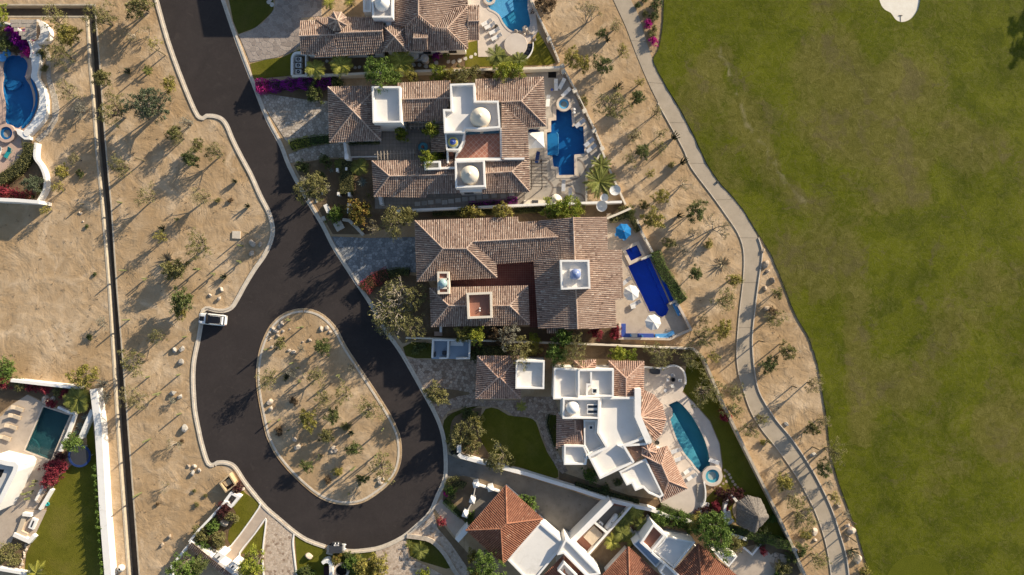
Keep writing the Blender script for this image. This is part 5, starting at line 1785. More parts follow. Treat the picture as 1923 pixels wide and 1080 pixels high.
paving('entry_path_white', smooth([(908, 752), (975, 752), (985, 745), (1040, 745), (1052, 780), (1030, 778), (1026, 784), (1030, 800), (1040, 830), (1052, 858), (1066, 884), (1056, 890), (1044, 876), (1028, 846), (1016, 812), (1010, 790), (990, 782), (966, 782), (950, 770), (930, 764), (910, 764)], 1), .5, 'cobble_brown', 'mortar_dark')
sheet('lawn_white', smooth([(912, 768), (935, 768), (955, 780), (990, 784), (1006, 792), (1014, 815), (1028, 850), (1048, 884), (1040, 900), (985, 880), (930, 862), (905, 830), (898, 800)], 2, True), .05, 'lawn')
sheet('garden_bed_white', [(840, 778), (870, 768), (905, 766), (900, 800), (910, 835), (935, 866), (864, 850), (838, 826)], .03, 'soil')
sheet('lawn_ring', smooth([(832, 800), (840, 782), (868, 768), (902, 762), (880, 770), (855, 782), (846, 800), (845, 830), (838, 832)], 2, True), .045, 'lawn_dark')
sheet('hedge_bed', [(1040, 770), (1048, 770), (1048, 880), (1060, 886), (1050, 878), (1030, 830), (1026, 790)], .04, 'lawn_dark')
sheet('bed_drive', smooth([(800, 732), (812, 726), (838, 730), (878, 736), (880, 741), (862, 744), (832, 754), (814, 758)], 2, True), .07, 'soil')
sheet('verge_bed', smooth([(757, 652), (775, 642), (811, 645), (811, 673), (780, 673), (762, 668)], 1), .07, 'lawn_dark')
sheet('south_path', [(1050, 885), (1110, 905), (1180, 930), (1246, 940), (1244, 960), (1150, 942), (1050, 905)], .02, 'soil')
sheet('terrace_white', smooth([(1209, 688), (1240, 690), (1268, 686), (1282, 692), (1288, 708), (1286, 725), (1281, 736), (1303, 757), (1333, 792), (1350, 833), (1356, 876), (1352, 900), (1322, 912), (1326, 935), (1312, 960), (1296, 969), (1246, 956), (1235, 930), (1200, 850), (1205, 740)], 1), .09, 'deck_pale', holes=[W_H4])
sheet('lawn_east_white', [(1288, 690), (1300, 655), (1322, 672), (1353.5, 748), (1398, 840), (1448, 938), (1484, 1014), (1440, 1004), (1330, 960), (1322, 940), (1356, 905), (1357, 870), (1352, 833), (1334, 790), (1304, 756), (1283, 735)], .05, 'lawn')
sheet('strip_garden', [(884, 640), (1040, 646), (1138, 649), (1302, 656), (1290, 688), (1209, 688), (1209, 676), (900, 668), (884, 668)], .02, 'soil')

h = house('white flat-roofed villa with stepped terraces and crescent pool', 1140, 800)
T, C = 'barrel_tile_warm', 'roof_channel_warm'
roof(h, hip(897, 669, 975, 669, 978, 748, 894, 748, (935, 709), (939, 709), 2.8, 4.2), T, C, row=.31)
walls(h, [(898, 670), (974, 670), (977, 747), (896, 747)], 2.75)
flatbox(h, [(969, 676), (1023, 677.7), (1022, 730.6), (968, 730)], 3.9, 4.7)
flatbox(h, [(1041, 691), (1085, 692.6), (1085, 749), (1039, 750)], 3.5, 4.3)
flatbox(h, [(1085.5, 694), (1153, 693), (1152.7, 745), (1085.5, 747)], 3.8, 4.7)
MB().strip(Q([(1110, 694), (1110.5, 722), (1103, 722.5), (1102, 746)], 4.6), .3, 3.8, 4.6).build('parapet', 'white_stucco', h)
def skylight(x, y, w, d, z):
    X, Y, _ = P(x, y, z)
    o = MB().box(X, Y, z - .5, w, d, .5).build('skylight', 'white_stucco', h)
    MB().box(X, Y, z + .002, w - .3, d - .3, .03).build('pane', 'window_glass', o)
skylight(1117, 734, .85, .85, 4.4)
flatbox(h, [(1057.4, 748), (1126.7, 748), (1125.6, 786.7), (1056.4, 786.7)], 4.4, 5.2)
dome(h, 1075, 766, 4.42, 1.08, 1.25, 'white_stucco')
skylight(1113, 763.5, 1.75, .72, 4.9); skylight(1113, 773, 1.75, .72, 4.9)
flatbox(h, [(1126, 746), (1204, 745), (1202, 783), (1224, 832), (1212, 836), (1171.5, 839), (1176, 841), (1191, 869), (1126.7, 900), (1104, 856), (1137, 839.6), (1121, 813), (1123, 789)], 3.4, 4.25, .35)
MB().strip(Q([(1198, 730), (1198, 782), (1219, 831)], 4.6), 1.0, 0, 4.6).build('parapet', 'white_stucco', h)
MB().strip(Q([(1209, 822), (1172, 838), (1190, 868)], 4.3), .35, 3.4, 4.3).build('parapet', 'white_stucco', h)
flatbox(h, [(1096, 788.7), (1121.5, 789), (1119.5, 813), (1135.5, 839), (1106, 853), (1097, 836)], 2.9, 3.5, .25)
skylight(1110, 803, .72, .72, 3.35)
flatbox(h, [(1059.5, 836), (1097, 836.5), (1104, 852), (1101, 873), (1059, 873)], 3.0, 3.8)
skylight(1101, 857, .8, .8, 3.6)
flatbox(h, [(1163, 885.6), (1213, 861), (1246.7, 930), (1239, 935.6), (1218, 926.7), (1208, 916.7), (1193, 922), (1186.7, 907.8), (1176.7, 912)], 3.1, 3.9)
roof(h, [[(1046, 772, 2.8), (1045, 843, 2.8), (1059, 836, 3.1), (1080, 809, 3.7), (1080, 790, 3.7), (1056, 787, 3.1)],
         [(1059, 836, 2.95), (1096, 836, 2.95), (1090, 809, 3.7), (1080, 809, 3.7)], [(1096, 836, 2.95), (1096, 788, 2.95), (1080, 790, 3.7), (1080, 809, 3.7), (1090, 809, 3.7)]], T, C, row=.31)
walls(h, [(1047, 775), (1096, 788), (1096, 836), (1047, 840)], 2.7, inset=.4)
roof(h, [[(1209, 679, 2.9), (1143, 678, 2.9), (1175.6, 710.3, 4.0)], [(1143, 678, 2.9), (1153, 744, 3.25), (1175.6, 744, 4.0), (1175.6, 710.3, 4.0)], [(1208, 744, 2.9), (1209, 679, 2.9), (1175.6, 710.3, 4.0), (1175.6, 744, 4.0)]], T, C, row=.31)
walls(h, [(1144, 679), (1208, 680), (1207, 744), (1150, 744)], 2.7)
roof(h, [[(1118.5, 675.6, 2.9), (1078, 678, 2.9), (1098, 694, 3.5)], [(1078, 678, 2.9), (1080, 694, 2.95), (1098, 694, 3.5)], [(1118, 693, 3.0), (1118.5, 675.6, 2.9), (1098, 694, 3.5)]], T, C)
walls(h, [(1080, 679), (1118, 677), (1118, 693), (1082, 693)], 2.7, inset=.3, win=False)
fan = [(1207, 732), (1228, 741.5), (1243.5, 760), (1250.6, 788), (1241.5, 815), (1229, 828)]
roof(h, [[(*fan[k + 1], 2.75), (*fan[k], 2.75), (1202.8, 784, 4.2)] for k in range(5)], T, C, row=.31)
MB().prism(offset(Q(fan + [(1203, 790)], 2.7), .5), 0, 2.75).build('wall', 'white_stucco', h)
j1, j2, j3 = (1205.5, 854.4, 4.0), (1242, 873, 4.0), (1255, 903, 3.9)
roof(h, [[(1290, 917, 2.7), (1252, 838, 2.7), j2, j3], [(1243, 941, 2.7), (1290, 917, 2.7), j3], [(1213, 861, 3.5), (1243, 941, 2.7), j3, j2, j1],
         [(1252, 838, 2.7), (1229, 845, 3.1), j1, j2], [(1210, 826, 3.0), (1179, 840, 3.3), (1191, 869, 3.4), j1], [(1229, 845, 3.1), (1210, 826, 3.0), j1]], T, C, row=.31)
walls(h, [(1195, 845), (1248, 842), (1286, 916), (1244, 937), (1213, 880)], 2.5, inset=.4, win=False)
po = [(x, y) for x, y in circ(1219, 845, 14, 8, .39, .39 + math.tau)]
roof(h, [[(*po[k], 3.75), (*po[(k + 1) % 8], 3.75), (1217, 846, 4.35)] for k in range(8)], T, C, row=.3)
MB().prism(offset(Q(po, 3.7), .15), 2.4, 3.75).build('turret_wall', 'white_stucco', h)

arc = [smooth([(1259, 788), (1268, 817), (1284, 849), (1298, 866), (1300 - k, 862 - 2 * k), (1290 - 2 * k, 838), (1276 - 2 * k, 812), (1265, 792)], 2, True) for k in range(2)]
pool('swimming_pool', 'teal crescent-shaped pool of the white flat-roofed villa', W_H4, 'pool_teal', 'deck_pale', .35, 1.7, .10,
     steps=[smooth([(1270, 822), (1285, 816), (1288, 836), (1284, 850)], 3, True)], stepmat='pool_step_teal',
     shelf=[([(1259, 788), (1266, 775), (1300, 835), (1318, 874), (1312, 884), (1298, 866), (1284, 849), (1268, 817)], -.75)])
spa('hot_tub', 'round white-rimmed hot tub at the tip of the crescent pool', 1338, 894.4, 19, 12.8, 'pool_teal', .5, 'deck_pale', 'pool_step_teal')
for k, (x, y, a, s) in enumerate(((1262, 704, 20, 'upper'), (1253, 713, 190, 'left'), (1276, 714, 0, 'right'), (1262, 724, 280, 'lower'), (1249, 733, 240, 'lowest left'))):
    at(chair_white if k in (2, 3) else chair_grey, x, y, a, f'{s} chair around the dark fire pit', 'chair', 'chairs around the fire pit', .09)
X, Y, _ = P(1263, 712.5)
fp = thing('fire_pit', 'small round dark fire pit among the terrace chairs', 'fire pit', (X, Y, .09))
MB().prism(circ(X, Y, .38, 18), .09, .5, [circ(X, Y, .28, 18)]).build('rim', 'steel_dark', fp); MB().prism(circ(X, Y, .29, 18), .09, .3).build('bowl', 'dark_void', fp)
block('covered_grill', 'black covered grill against the curved terrace wall', 'grill', smooth([(1222, 694), (1230, 692), (1239, 694), (1239, 702), (1230, 703), (1222, 701)], 2, True), .09, 1.0, 'steel_dark')
wall_thing('terrace_wall', 'curved low white wall around the fire pit terrace', smooth([(1209, 689), (1225, 691), (1243, 692), (1262, 687), (1275, 689), (1285, 699), (1288, 714), (1287, 722)], 3), .25, .8)
for k, (x, y, a, s) in enumerate(((1270, 846, 20, 'upper'), (1277, 861, 20, 'lower'))):
    at(lounger_grey, x, y, a, f'{s} grey lounger between the tiled roof and the crescent pool', 'sun lounger', 'grey loungers at the crescent pool', .09)
for k, (x, y, a, s) in enumerate(((1293, 883, 35, 'upper'), (1299, 895, 35, 'lower'))):
    at(lounger_white, x, y, a, f'{s} white lounger left of the round white-rimmed hot tub', 'sun lounger', 'white loungers at the round hot tub', .09)
at(lounger_grey, 1340, 866, 160, 'grey lounger right of the lower crescent pool tip', 'sun lounger', None, .09)
X, Y, _ = P(1233, 830); tag(MB().lathe(X, Y, [(.3, .09), (.36, .6), (.3, .65), (.28, .6), (.04, .6)], 12).build('planter_pot', 'pot_dark'), 'dark planter between the fan roof and lower tiled roof', 'pot')
# stairs to the garden
sx = thing('garden_stairs', 'curved grey steps left of the thatched shelter', 'stairs', (*P(1314, 922)[:2], 0))
for k in range(6):
    MB().prism(Q([(1308, 908 + k * 6), (1320 + k * .5, 906 + k * 6), (1321 + k * .5, 911.6 + k * 6), (1309, 913.6 + k * 6)]), 0, .42 - .055 * k).build('step', 'deck_grey', sx)
MB().strip(Q(smooth([(1320, 903), (1323, 920), (1322, 938), (1316, 950)], 3)), .2, 0, .75).build('side_wall', 'white_stucco', sx)
for k, (x, y) in enumerate(((1320, 949.5), (1328, 948))):
    block('block_stool', ('left', 'right')[k] + ' white block stool below the curved steps', 'stool', rect(x, y, 7, 6, .2), .05, .55, 'white_stucco')
wall_thing('garden_wall', 'short white curved wall below the block seats', [(1311, 962), (1322, 962), (1333, 961)], .3, .6)
for k, (x, y, r) in enumerate([(1361, 883, 2.6), (1365, 886, 2.6), (1369, 891, 2.8), (1361, 894, 2.6), (1372, 897, 2.8), (1364, 904, 3), (1376, 904, 3), (1358, 908, 2.6), (1380, 910, 2.8), (1385, 915, 2.6), (1388, 921, 2.5), (1352, 914, 2.4), (1348, 922, 2.4)]):
    mb = MB(); stone(mb, ccw(circ(*P(x, y)[:2], r * S * 1.1, 7)), .03, .075, .02)
    tag(mb.build('stepping_stone', 'cobble_brown', tint=True), f'dark stepping stone in lawn, {ordn(k + 1)} between hot tub and thatched shelter', 'stepping stone', 'stepping stones to the thatched shelter')

# thatched shelter
X, Y, _ = P(1411, 966, 2.6)
pa = thing('thatched_shelter', 'grey thatched palapa with white bar counter on the garden lawn', 'shelter', (X, Y, 0))
hexp = [(1383, 943), (1404, 930), (1428, 936), (1444, 971), (1417, 1001), (1383, 985)]
apx = P(1424, 972, 5.0)
tm = MB(); hw = [P(x, y, 2.5) for x, y in hexp]; o_ = []
ring = []
for k in range(6):
    a, b = Vector(hw[k]), Vector(hw[(k + 1) % 6])
    for q in range(9):
        p = a.lerp(b, q / 9); ring.append(p + Vector((rnd.uniform(-.09, .09), rnd.uniform(-.09, .09), rnd.uniform(-.07, .05))))
lay = 9; nR = len(ring); A = Vector(apx)
for l in range(lay):
    f0 = l / lay; f1 = (l + 1.12) / lay
    for i in range(nR):
        j = (i + 1) % nR
        up = Vector((0, 0, .10)); wob = Vector((0, 0, rnd.uniform(-.05, .06)))
        p0 = ring[i].lerp(A, f0) + up + wob; p1 = ring[j].lerp(A, f0) + up + wob
        p2 = ring[j].lerp(A, min(1, f1)); p3 = ring[i].lerp(A, min(1, f1))
        tm.poly([p0, p1, p2, p3]); tm.poly([p1, p0, p0 - Vector((0, 0, .16)), p1 - Vector((0, 0, .16))])
tm.build('thatch', 'thatch', pa)
um = MB()
for i in range(6):
    um.poly([Vector(hw[(i + 1) % 6]) - Vector((0, 0, .08)), Vector(hw[i]) - Vector((0, 0, .08)), A - Vector((0, 0, .3))])
um.build('underside', 'wood_dark', pa)
for x, y in hexp:
    q = Vector(P(x, y, 2.5)); c = Vector((X, Y, 2.5)); q = c + (q - c) * .78
    MB().tube([(q.x, q.y, 0), (q.x, q.y, 2.75)], .1, 8).build('post', 'bark', pa)
MB().prism(circ(X, Y, 2.3, 28), 0, .1).build('floor', 'deck_stone', pa)
MB().strip(Q(smooth([(1386, 944), (1371, 930), (1363, 948), (1361, 968), (1366, 984), (1378, 977)], 3), 1.1), .42, 0, 1.1).build('bar_counter', 'white_stucco', pa)
MB().box(*P(1368, 968, 1.1)[:2], .0, .9, 1.3, 1.0, .2).build('bar_sink', 'flat_roof_grey', pa)
wall_thing('boundary_wall', 'long brown wall between the villa lawn and the sand strip', [(1304, 656), (1322, 674), (1353.5, 748), (1398, 840), (1448, 940), (1484, 1015), (1513, 1082)], .4, 1.7, 'channel_wall')

# ================================================================== house 5 (red hip roof, bottom)
sheet('driveway_red', [(838, 852), (862, 862), (930, 880), (991, 896), (1080, 924), (1142, 946), (1128, 962), (1070, 1018), (1050, 1002), (1019, 980), (985, 940), (950, 916), (905, 900), (870, 893), (838, 900)], .03, 'drive_concrete')
sheet('front_garden', [(832, 905), (845, 894), (880, 894), (893, 905), (888, 945), (872, 968), (880, 990), (862, 975), (832, 942)], .02, 'soil')
sheet('front_court', [(892, 910), (950, 925), (920, 960), (880, 985), (872, 975)], .04, 'drive_concrete')
sheet('front_walk', [(814, 952), (829, 937), (876, 984), (856, 1010)], .05, 'walk_stone')
sheet('front_bed', [(820, 970), (850, 1008), (880, 1040), (905, 1082), (885, 1082), (845, 1020), (818, 995)], .02, 'soil')
paving('corner_walk', [(762, 1004), (788, 984), (812, 954), (822, 992), (846, 1020), (886, 1078), (860, 1082), (826, 1022), (806, 1008)], .42, 'cobble_pale', 'mortar')
h = house('villa with red square hip roof and white flat roofs at the bottom edge', 960, 1000)
T, C = 'barrel_tile_red', 'roof_channel_red'
N_, E_, S_, W_ = (950, 912, 2.9), (1019, 974.4, 2.9), (944.4, 1059, 2.9), (875.6, 995.6, 2.9)
r1, r2 = (951.6, 983, 4.6), (940.4, 993, 4.6)
roof(h, [[E_, N_, r1], [S_, E_, r1, r2], [W_, S_, r2], [N_, W_, r2, r1]], T, C, row=.31)
walls(h, [(950, 914), (1017, 974), (944, 1057), (878, 995)], 2.85)
flatbox(h, [(1014, 981), (1062, 1022), (1036, 1052), (1008, 1086), (984, 1084), (953, 1052)], 2.75, 3.0, .3)
flatbox(h, [(1046, 1043), (1062, 1012), (1072, 1020), (1128, 1078), (1102, 1084), (1058, 1040)], 3.6, 4.0, .3)
roof(h, [[(1059, 1042, 2.9), (1012, 1090, 2.9), (1060, 1095, 4.2)], [(1104, 1088, 2.9), (1059, 1042, 2.9), (1060, 1095, 4.2)]], T, C)
flatbox(h, [(1047, 1072), (1059, 1056), (1085, 1082), (1070, 1092)], 3.7, 4.4, .25, floor='flat_roof_grey')
# roofless service terrace
zt = 2.4
MB().prism(Q([(1071, 1020), (1149, 942), (1191, 953), (1104, 1050)], .6), 0, .6).build('terrace_floor', 'terracotta_plain', h)
MB().prism(Q([(1119, 986), (1150, 954), (1182, 958), (1142, 1004)], .65), 0, .65).build('terrace_floor', 'drive_concrete', h)
MB().strip(Q([(1071, 1021), (1149, 943)], zt), .9, 0, zt).build('wall', 'white_stucco', h)
MB().strip(Q([(1150, 943), (1190, 953), (1106, 1048), (1078, 1026)], zt - .5), .35, 0, zt - .5).build('wall', 'white_stucco', h)
MB().strip(Q([(1117, 985.5), (1141, 1005.6)], zt - .4), .35, 0, zt - .4).build('wall', 'white_stucco', h)
block('roof_panel', 'brown slatted cover on the roofless red-floored terrace', 'cover', [(1096, 1009), (1115, 987), (1132, 1004), (1112, 1025)], .6, 1.5, 'canvas_tan')
X, Y, _ = P(1148, 979, 1.0)
gt = thing('gas_tank', 'long rounded white gas tank in the service terrace', 'tank', (X, Y, .6))
d_ = Vector((.62, .78, 0)).normalized()
MB().tube([tuple(Vector((X, Y, 1.15)) + d_ * q) for q in (-1.55, -1.5, -1.3, 0, 1.3, 1.5, 1.55)], [.05, .28, .45, .47, .45, .28, .05], 14).build('tank_body', 'plastic_white', gt, smooth=True)
for q in (-.9, .9):
    MB().box(X + d_.x * q, Y + d_.y * q, .62, .2, .6, .4, .9).build('saddle', 'concrete', gt)
MB().lathe(X, Y, [(.1, 1.55), (.1, 1.72), (.03, 1.74)], 8).build('valve_cap', 'steel_dark', gt)
X, Y, _ = P(1126, 984, 1.0)
o = ac_unit((X, Y, .64), .9, 'white machine left of the long gas tank', 'air conditioner')
block('entry_canopy', 'white slab canopy left of the red hip roof', 'canopy', [(854.5, 1012), (861, 1019), (882, 996), (876, 985)], 0, 2.3, 'white_stucco')
for k, (x, y) in enumerate(((893.5, 911), (921, 918.5), (887, 940.5), (873.5, 967))):
    X, Y, _ = P(x, y, 2.2)
    pp = thing('gate_pillar', ('top left', 'top right', 'middle', 'bottom')[k] + ' white pyramid-capped pillar in front of the red roof', 'pillar', (X, Y, 0), 'white pyramid-capped pillars')
    a = .25 if k < 2 else -.3
    MB().box(X, Y, 0, .82, .82, 2.0, a).build('shaft', 'white_stucco', pp)
    b = MB(); cpts = rect(X, Y, .95, .95, a); b.v = [(px, py, 2.002) for px, py in cpts] + [(X, Y, 2.4)]
    for i in range(4):
        b.face((i, (i + 1) % 4, 4))
    b.face((3, 2, 1, 0)); b.build('cap', 'white_stucco', pp)
wall_thing('garden_wall', 'low white wall between the two upper capped pillars', [(898, 911), (916, 917)], .25, 1.0)
wall_thing('garden_wall', 'low white wall right of the capped pillars', [(926, 920), (942, 925)], .25, 1.0)
wall_thing('garden_wall', 'thin wall between the upper left and middle capped pillars', [(892.5, 916), (889, 935)], .15, .9, 'flat_roof_grey')
wall_thing('garden_wall', 'thin wall between the middle and bottom capped pillars', [(885, 947), (877, 961)], .15, .9, 'flat_roof_grey')
wall_thing('boundary_wall', 'long white wall above the dark concrete driveway', [(861, 853), (866, 858), (929, 875), (991, 891), (1080, 918), (1146, 940), (1191, 951), (1222, 957)], .6, 1.6)
wall_thing('garden_wall', 'white wall end turning up at the road corner of the driveway', [(862, 836), (862, 850)], .7, 1.5)
wall_thing('garden_wall', 'thin white wall edging the flat roof beside the dark driveway', [(1014, 979), (1063, 1021)], .35, 2.7)
for k, (x, y) in enumerate(((850, 850), (856.5, 850.5))):
    X, Y, _ = P(x, y, 1.0)
    b = thing('waste_bin', ('left', 'right')[k] + ' dark round bin at the white wall end', 'bin', (X, Y, 0), 'dark bins')
    MB().lathe(X, Y, [(.25, 0), (.32, .9), (.33, 1.0)], 16).build('bin_body', 'steel_dark', b); MB().lathe(X, Y, [(.34, 1.002), (.34, 1.06), (.1, 1.1)], 16).build('lid', 'rubber', b)

# ================================================================== house 6 (bottom right)
sheet('patio_south', [(1378, 1050), (1396, 1030), (1414, 1044), (1430, 1024), (1446, 1040), (1470, 1082), (1360, 1090)], .05, 'deck_stone')
sheet('garden_south', [(1191, 953), (1320, 975), (1490, 1025), (1512, 1082), (1470, 1085), (1430, 1020), (1396, 1028), (1340, 1010), (1240, 980), (1130, 1080), (1104, 1050)], .02, 'soil')
h = house('villa with two red tile roofs and white terraces at the lower right edge', 1260, 1060)
roof(h, [[(1180, 1026.7, 2.9), (1122, 1090, 2.9), (1182, 1098, 4.4)], [(1245, 1086, 2.9), (1180, 1026.7, 2.9), (1182, 1098, 4.4)]], T, C)
roof(h, [[(1311, 1021, 2.9), (1254, 1085, 2.9), (1318, 1095, 4.5)], [(1390, 1086, 2.9), (1311, 1021, 2.9), (1318, 1095, 4.5)]], T, C)
walls(h, [(1180, 1032), (1240, 1086), (1200, 1095), (1128, 1088)], 2.6, win=False)
walls(h, [(1311, 1026), (1384, 1086), (1320, 1095), (1260, 1085)], 2.6, win=False)
flatbox(h, [(1189, 1022), (1201, 1012), (1246, 1052), (1232, 1066)], 2.5, 2.9, .2, floor='utility_paint')
flatbox(h, [(1202, 1020), (1226.7, 983), (1251, 1006), (1224, 1039)], 2.6, 3.6, .35, floor='terracotta_plain')
o = ac_unit((*P(1221, 1026, 3.2)[:2], 2.62), .75, 'white air conditioner inside the walled roof corner', 'air conditioner')
flatbox(h, [(1251, 1008), (1306, 1018), (1266, 1068), (1228, 1036)], 2.9, 3.3, .25)
MB().strip(Q([(1224, 1038), (1275, 1082)], 3.9), .3, 0, 3.9).build('parapet', 'white_stucco', h)
flatbox(h, [(1238, 1074), (1250, 1058), (1272, 1080), (1258, 1094)], 3.6, 4.2, .25, floor='flat_roof_grey')
flatbox(h, [(1338, 1034), (1385, 1045), (1369, 1065), (1352, 1050)], 2.7, 3.2, .2)
wall_thing('garden_wall', 'white angled wall on the tan patio near the lower right', [(1396, 1028), (1413, 1042), (1429, 1022)], .3, .8)
paving('flagstone_patio', [(1440, 1048), (1455, 1036), (1476, 1042), (1480, 1056), (1462, 1072), (1450, 1068)], .95, 'cobble_pale', 'mortar_dark', single=True, gap=.06)
wall_thing('boundary_wall', 'white overgrown wall between the villas at the lower right', [(1222, 957), (1255, 970), (1313, 984), (1340, 990), (1366, 1002), (1402, 1013)], .55, 1.6)
wall_thing('boundary_wall', 'white wall cap at the end of the long green hedge', [(1490, 1031), (1496, 1035)], .6, 1.6)
X, Y, _ = P(1183, 995)
tag(MB().box(X, Y, 0, .7, .8, .9, .6).build('pump_box', 'flat_roof_grey'), 'pale pump box among lush plants', 'box')

# ================================================================== gate garden (bottom centre)
sheet('gate_lawn', [(453, 917), (461, 926), (486, 944), (485, 956), (434, 1024), (428, 1013), (430, 996), (442, 976), (443, 962), (437, 950), (449, 931)], .05, 'lawn')
sheet('gate_bed', [(425, 945), (438, 950), (443, 964), (441, 978), (430, 996), (428, 1014), (434, 1025), (412, 1034), (404, 1042), (356, 1016), (366, 1006)], .03, 'soil')
sheet('gate_walk', [(487, 946), (508, 960), (498, 978), (452, 1040), (452, 1056), (446, 1064), (408, 1036), (434, 1027), (484, 960)], .04, 'walk_stone')
paving('driveway_gate', smooth([(505, 958), (540, 986), (552, 1003), (553, 1040), (556, 1090), (494, 1090), (494, 1050), (500, 975)], 1), .42, 'cobble_pale', 'mortar')
sheet('gate_triangle_lawn', [(498, 980), (493, 1039), (475, 1036), (468, 1038), (452, 1040)], .055, 'lawn')
sheet('gate_triangle_bed', [(452, 1040), (470, 1038), (476, 1036), (494, 1040), (495, 1090), (446, 1090), (454, 1060)], .03, 'soil')
sheet('gate_lawn_east', [(554, 1006), (577, 1019), (612, 1032), (612, 1090), (560, 1090)], .05, 'lawn')
sheet('gate_lawn_hedges', [(612, 1036), (650, 1039), (680, 1038), (705, 1034), (700, 1090), (612, 1090)], .05, 'lawn_dark')
paving('driveway_palm', [(706, 1034), (738, 1024), (762, 1012), (768, 1048), (796, 1060), (850, 1090), (700, 1090)], .42, 'cobble_pale', 'mortar')
sheet('palm_lawn', [(766, 1012), (806, 1010), (828, 1024), (848, 1066), (838, 1068), (792, 1054), (770, 1044)], .04, 'lawn_dark')
def edging(label, ln):
    wall_thing('lawn_edging', label, smooth(ln, 3), .22, .16, cat='edging')
edging('white curved edging along the left gate lawn', [(486, 944), (485.5, 955), (434, 1025), (418, 1028), (410, 1036)])
edging('white pointed edging around the middle triangle lawn', [(450, 1062), (454, 1052), (450, 1038), (478, 1003), (496, 977), (499, 977), (499, 985), (493, 1040), (495, 1082)])
edging('white edging right of the pale cobbled gate drive', [(552, 1003), (550, 1020), (553, 1050), (557, 1082)])
pl_ = thing('planter_box', 'white square planter wall at the end of the gate wall', 'planter', (*P(435, 938)[:2], 0))
zz = 1.3
MB().strip(Q([(434, 926), (448, 934), (434, 951), (422, 942)], zz), .42, 0, zz, True).build('planter_wall', 'white_stucco', pl_)
MB().prism(Q([(434, 928), (446, 934), (434, 949), (424, 942)], .4), 0, .4).build('planter_floor', 'drive_concrete', pl_)
wall_thing('gate_wall', 'white diagonal wall along the sand beside the gate garden', [(423, 942), (392, 976), (370, 999), (355, 1018)], .35, 1.5)
wall_thing('gate_wall', 'white broken wall continuing down left of the gate garden', [(352, 1026), (334, 1048), (322, 1064), (321, 1085)], .35, 1.5)
gh = thing('gatehouse', 'white entrance gate with two arched pillars and narrow tile roof', 'gate', (*P(425, 1055)[:2], 0))
zz = 2.8
MB().strip(Q([(356, 1018), (372, 1028), (402, 1046)], 1.8), .5, 0, 1.8).build('wall_body', 'white_stucco', gh)
for x, y in ((411, 1046.5), (437, 1064.5)):
    MB().prism(Q([(x - 9, y - 1), (x - 1, y - 10), (x + 11, y - 3), (x + 2, y + 8)], zz), 0, zz).build('pillar', 'white_stucco', gh)
    X, Y, _ = P(x - .5, y, zz)
    MB().box(X, Y, zz + .002, .55, .25, .05, .7).build('lamp_niche', 'steel_dark', gh)
MB().strip(Q([(392, 1046), (420, 1064), (450, 1086)], 2.5), .6, 0, 2.5).build('wall_body', 'white_stucco', gh)
for k in range(9):
    a = P(415.5 + k * 2.0, 1052 + k * 1.2, .8)
    MB().box(a[0], a[1], 0, .05, .05, 1.6).build('gate_bar', 'steel_dark', gh)
MB().strip(Q([(414, 1051), (434, 1063)], 1.6), .1, 1.4, 1.6).build('gate_rail', 'steel_dark', gh)
roof(gh, [[(352, 1027, 2.2), (430, 1086, 2.2), (440, 1084, 2.7), (360, 1019, 2.7)]], 'barrel_tile', 'roof_channel')
MB().strip(Q([(357, 1023), (434, 1084)], 2.1), .5, 0, 2.1).build('wall_body', 'white_stucco', gh)
X, Y, _ = P(640.5, 1073, .8)
wl = thing('stone_well', 'round stone well ring with dark opening at the bottom edge', 'well', (X, Y, 0))
MB().prism(circ(X, Y, 1.3, 28), 0, .8, [circ(X, Y, .95, 28)]).build('ring', 'coping_stone', wl)
MB().prism(circ(X, Y, .97, 28), 0, .15).build('shaft_bottom', 'dark_void', wl)
wall_thing('garden_wall', 'white hooked wall beside the round stone well', smooth([(605, 1058), (613, 1054), (621, 1060), (621, 1085)], 2), .55, 1.6)
block('bed_box', 'dark red planting bed inside the hooked white wall', 'planter', rect(612.5, 1074, 9, 20), 0, .5, 'leaf_maroon')
wall_thing('stone_border', 'rough pale stone border along the palm lawn', smooth([(764, 1007), (800, 1012), (818, 1022), (836, 1042), (852, 1070), (862, 1084)], 2), .7, .35, 'rock_pale', cat='wall')

# ================================================================== villa at the upper left
sheet('terrace_upper_left', [(-30, 85), (58, 90), (57, 110), (60, 140), (70, 156), (74, 190), (66, 225), (52, 246), (40, 262), (44, 290), (20, 330), (-30, 350)], .09, 'pink_stone', holes=[W_VA])
sheet('bed_upper_left', [(-30, 46), (12, 44), (28, 50), (45, 66), (56, 88), (40, 100), (-30, 96)], .12, 'soil')
sheet('hedge_bed_upper_left', [(60, 262), (66, 300), (80, 330), (82, 345), (70, 372), (-30, 366), (-30, 350), (20, 330), (46, 292)], .03, 'soil')
pool('swimming_pool', 'deep blue keyhole-shaped pool at the upper left', W_VA, 'pool_deep', 'pink_stone', .4, 1.5, .10,
     steps=[smooth([(8, 160), (14, 150), (30, 150), (38, 156), (28, 166), (14, 168)], 2, True), smooth([(8, 158), (14, 150), (26, 150), (30, 156), (22, 161), (12, 163)], 2, True)])
spa('hot_tub', 'round deep blue hot tub at the left edge below the keyhole pool', 11, 250, 17.5, 12, 'pool_deep', .5, 'pink_stone', 'pool_deep')
wv = thing('wavy_wall', 'broad white wavy wall around the keyhole-shaped pool', 'wall', (*P(70, 150)[:2], 0))
zz = .9
MB().prism(Q(smooth([(62, 78), (72, 84), (76, 96), (73, 124), (70, 143), (78, 158), (84, 172), (87, 197), (83, 222), (62, 246), (50, 256), (44, 247), (60, 228), (71, 205), (74, 180), (66, 156), (58, 145), (60, 130), (58, 100)], 3, True), zz), 0, zz).build('wall_body', 'white_stucco', wv)
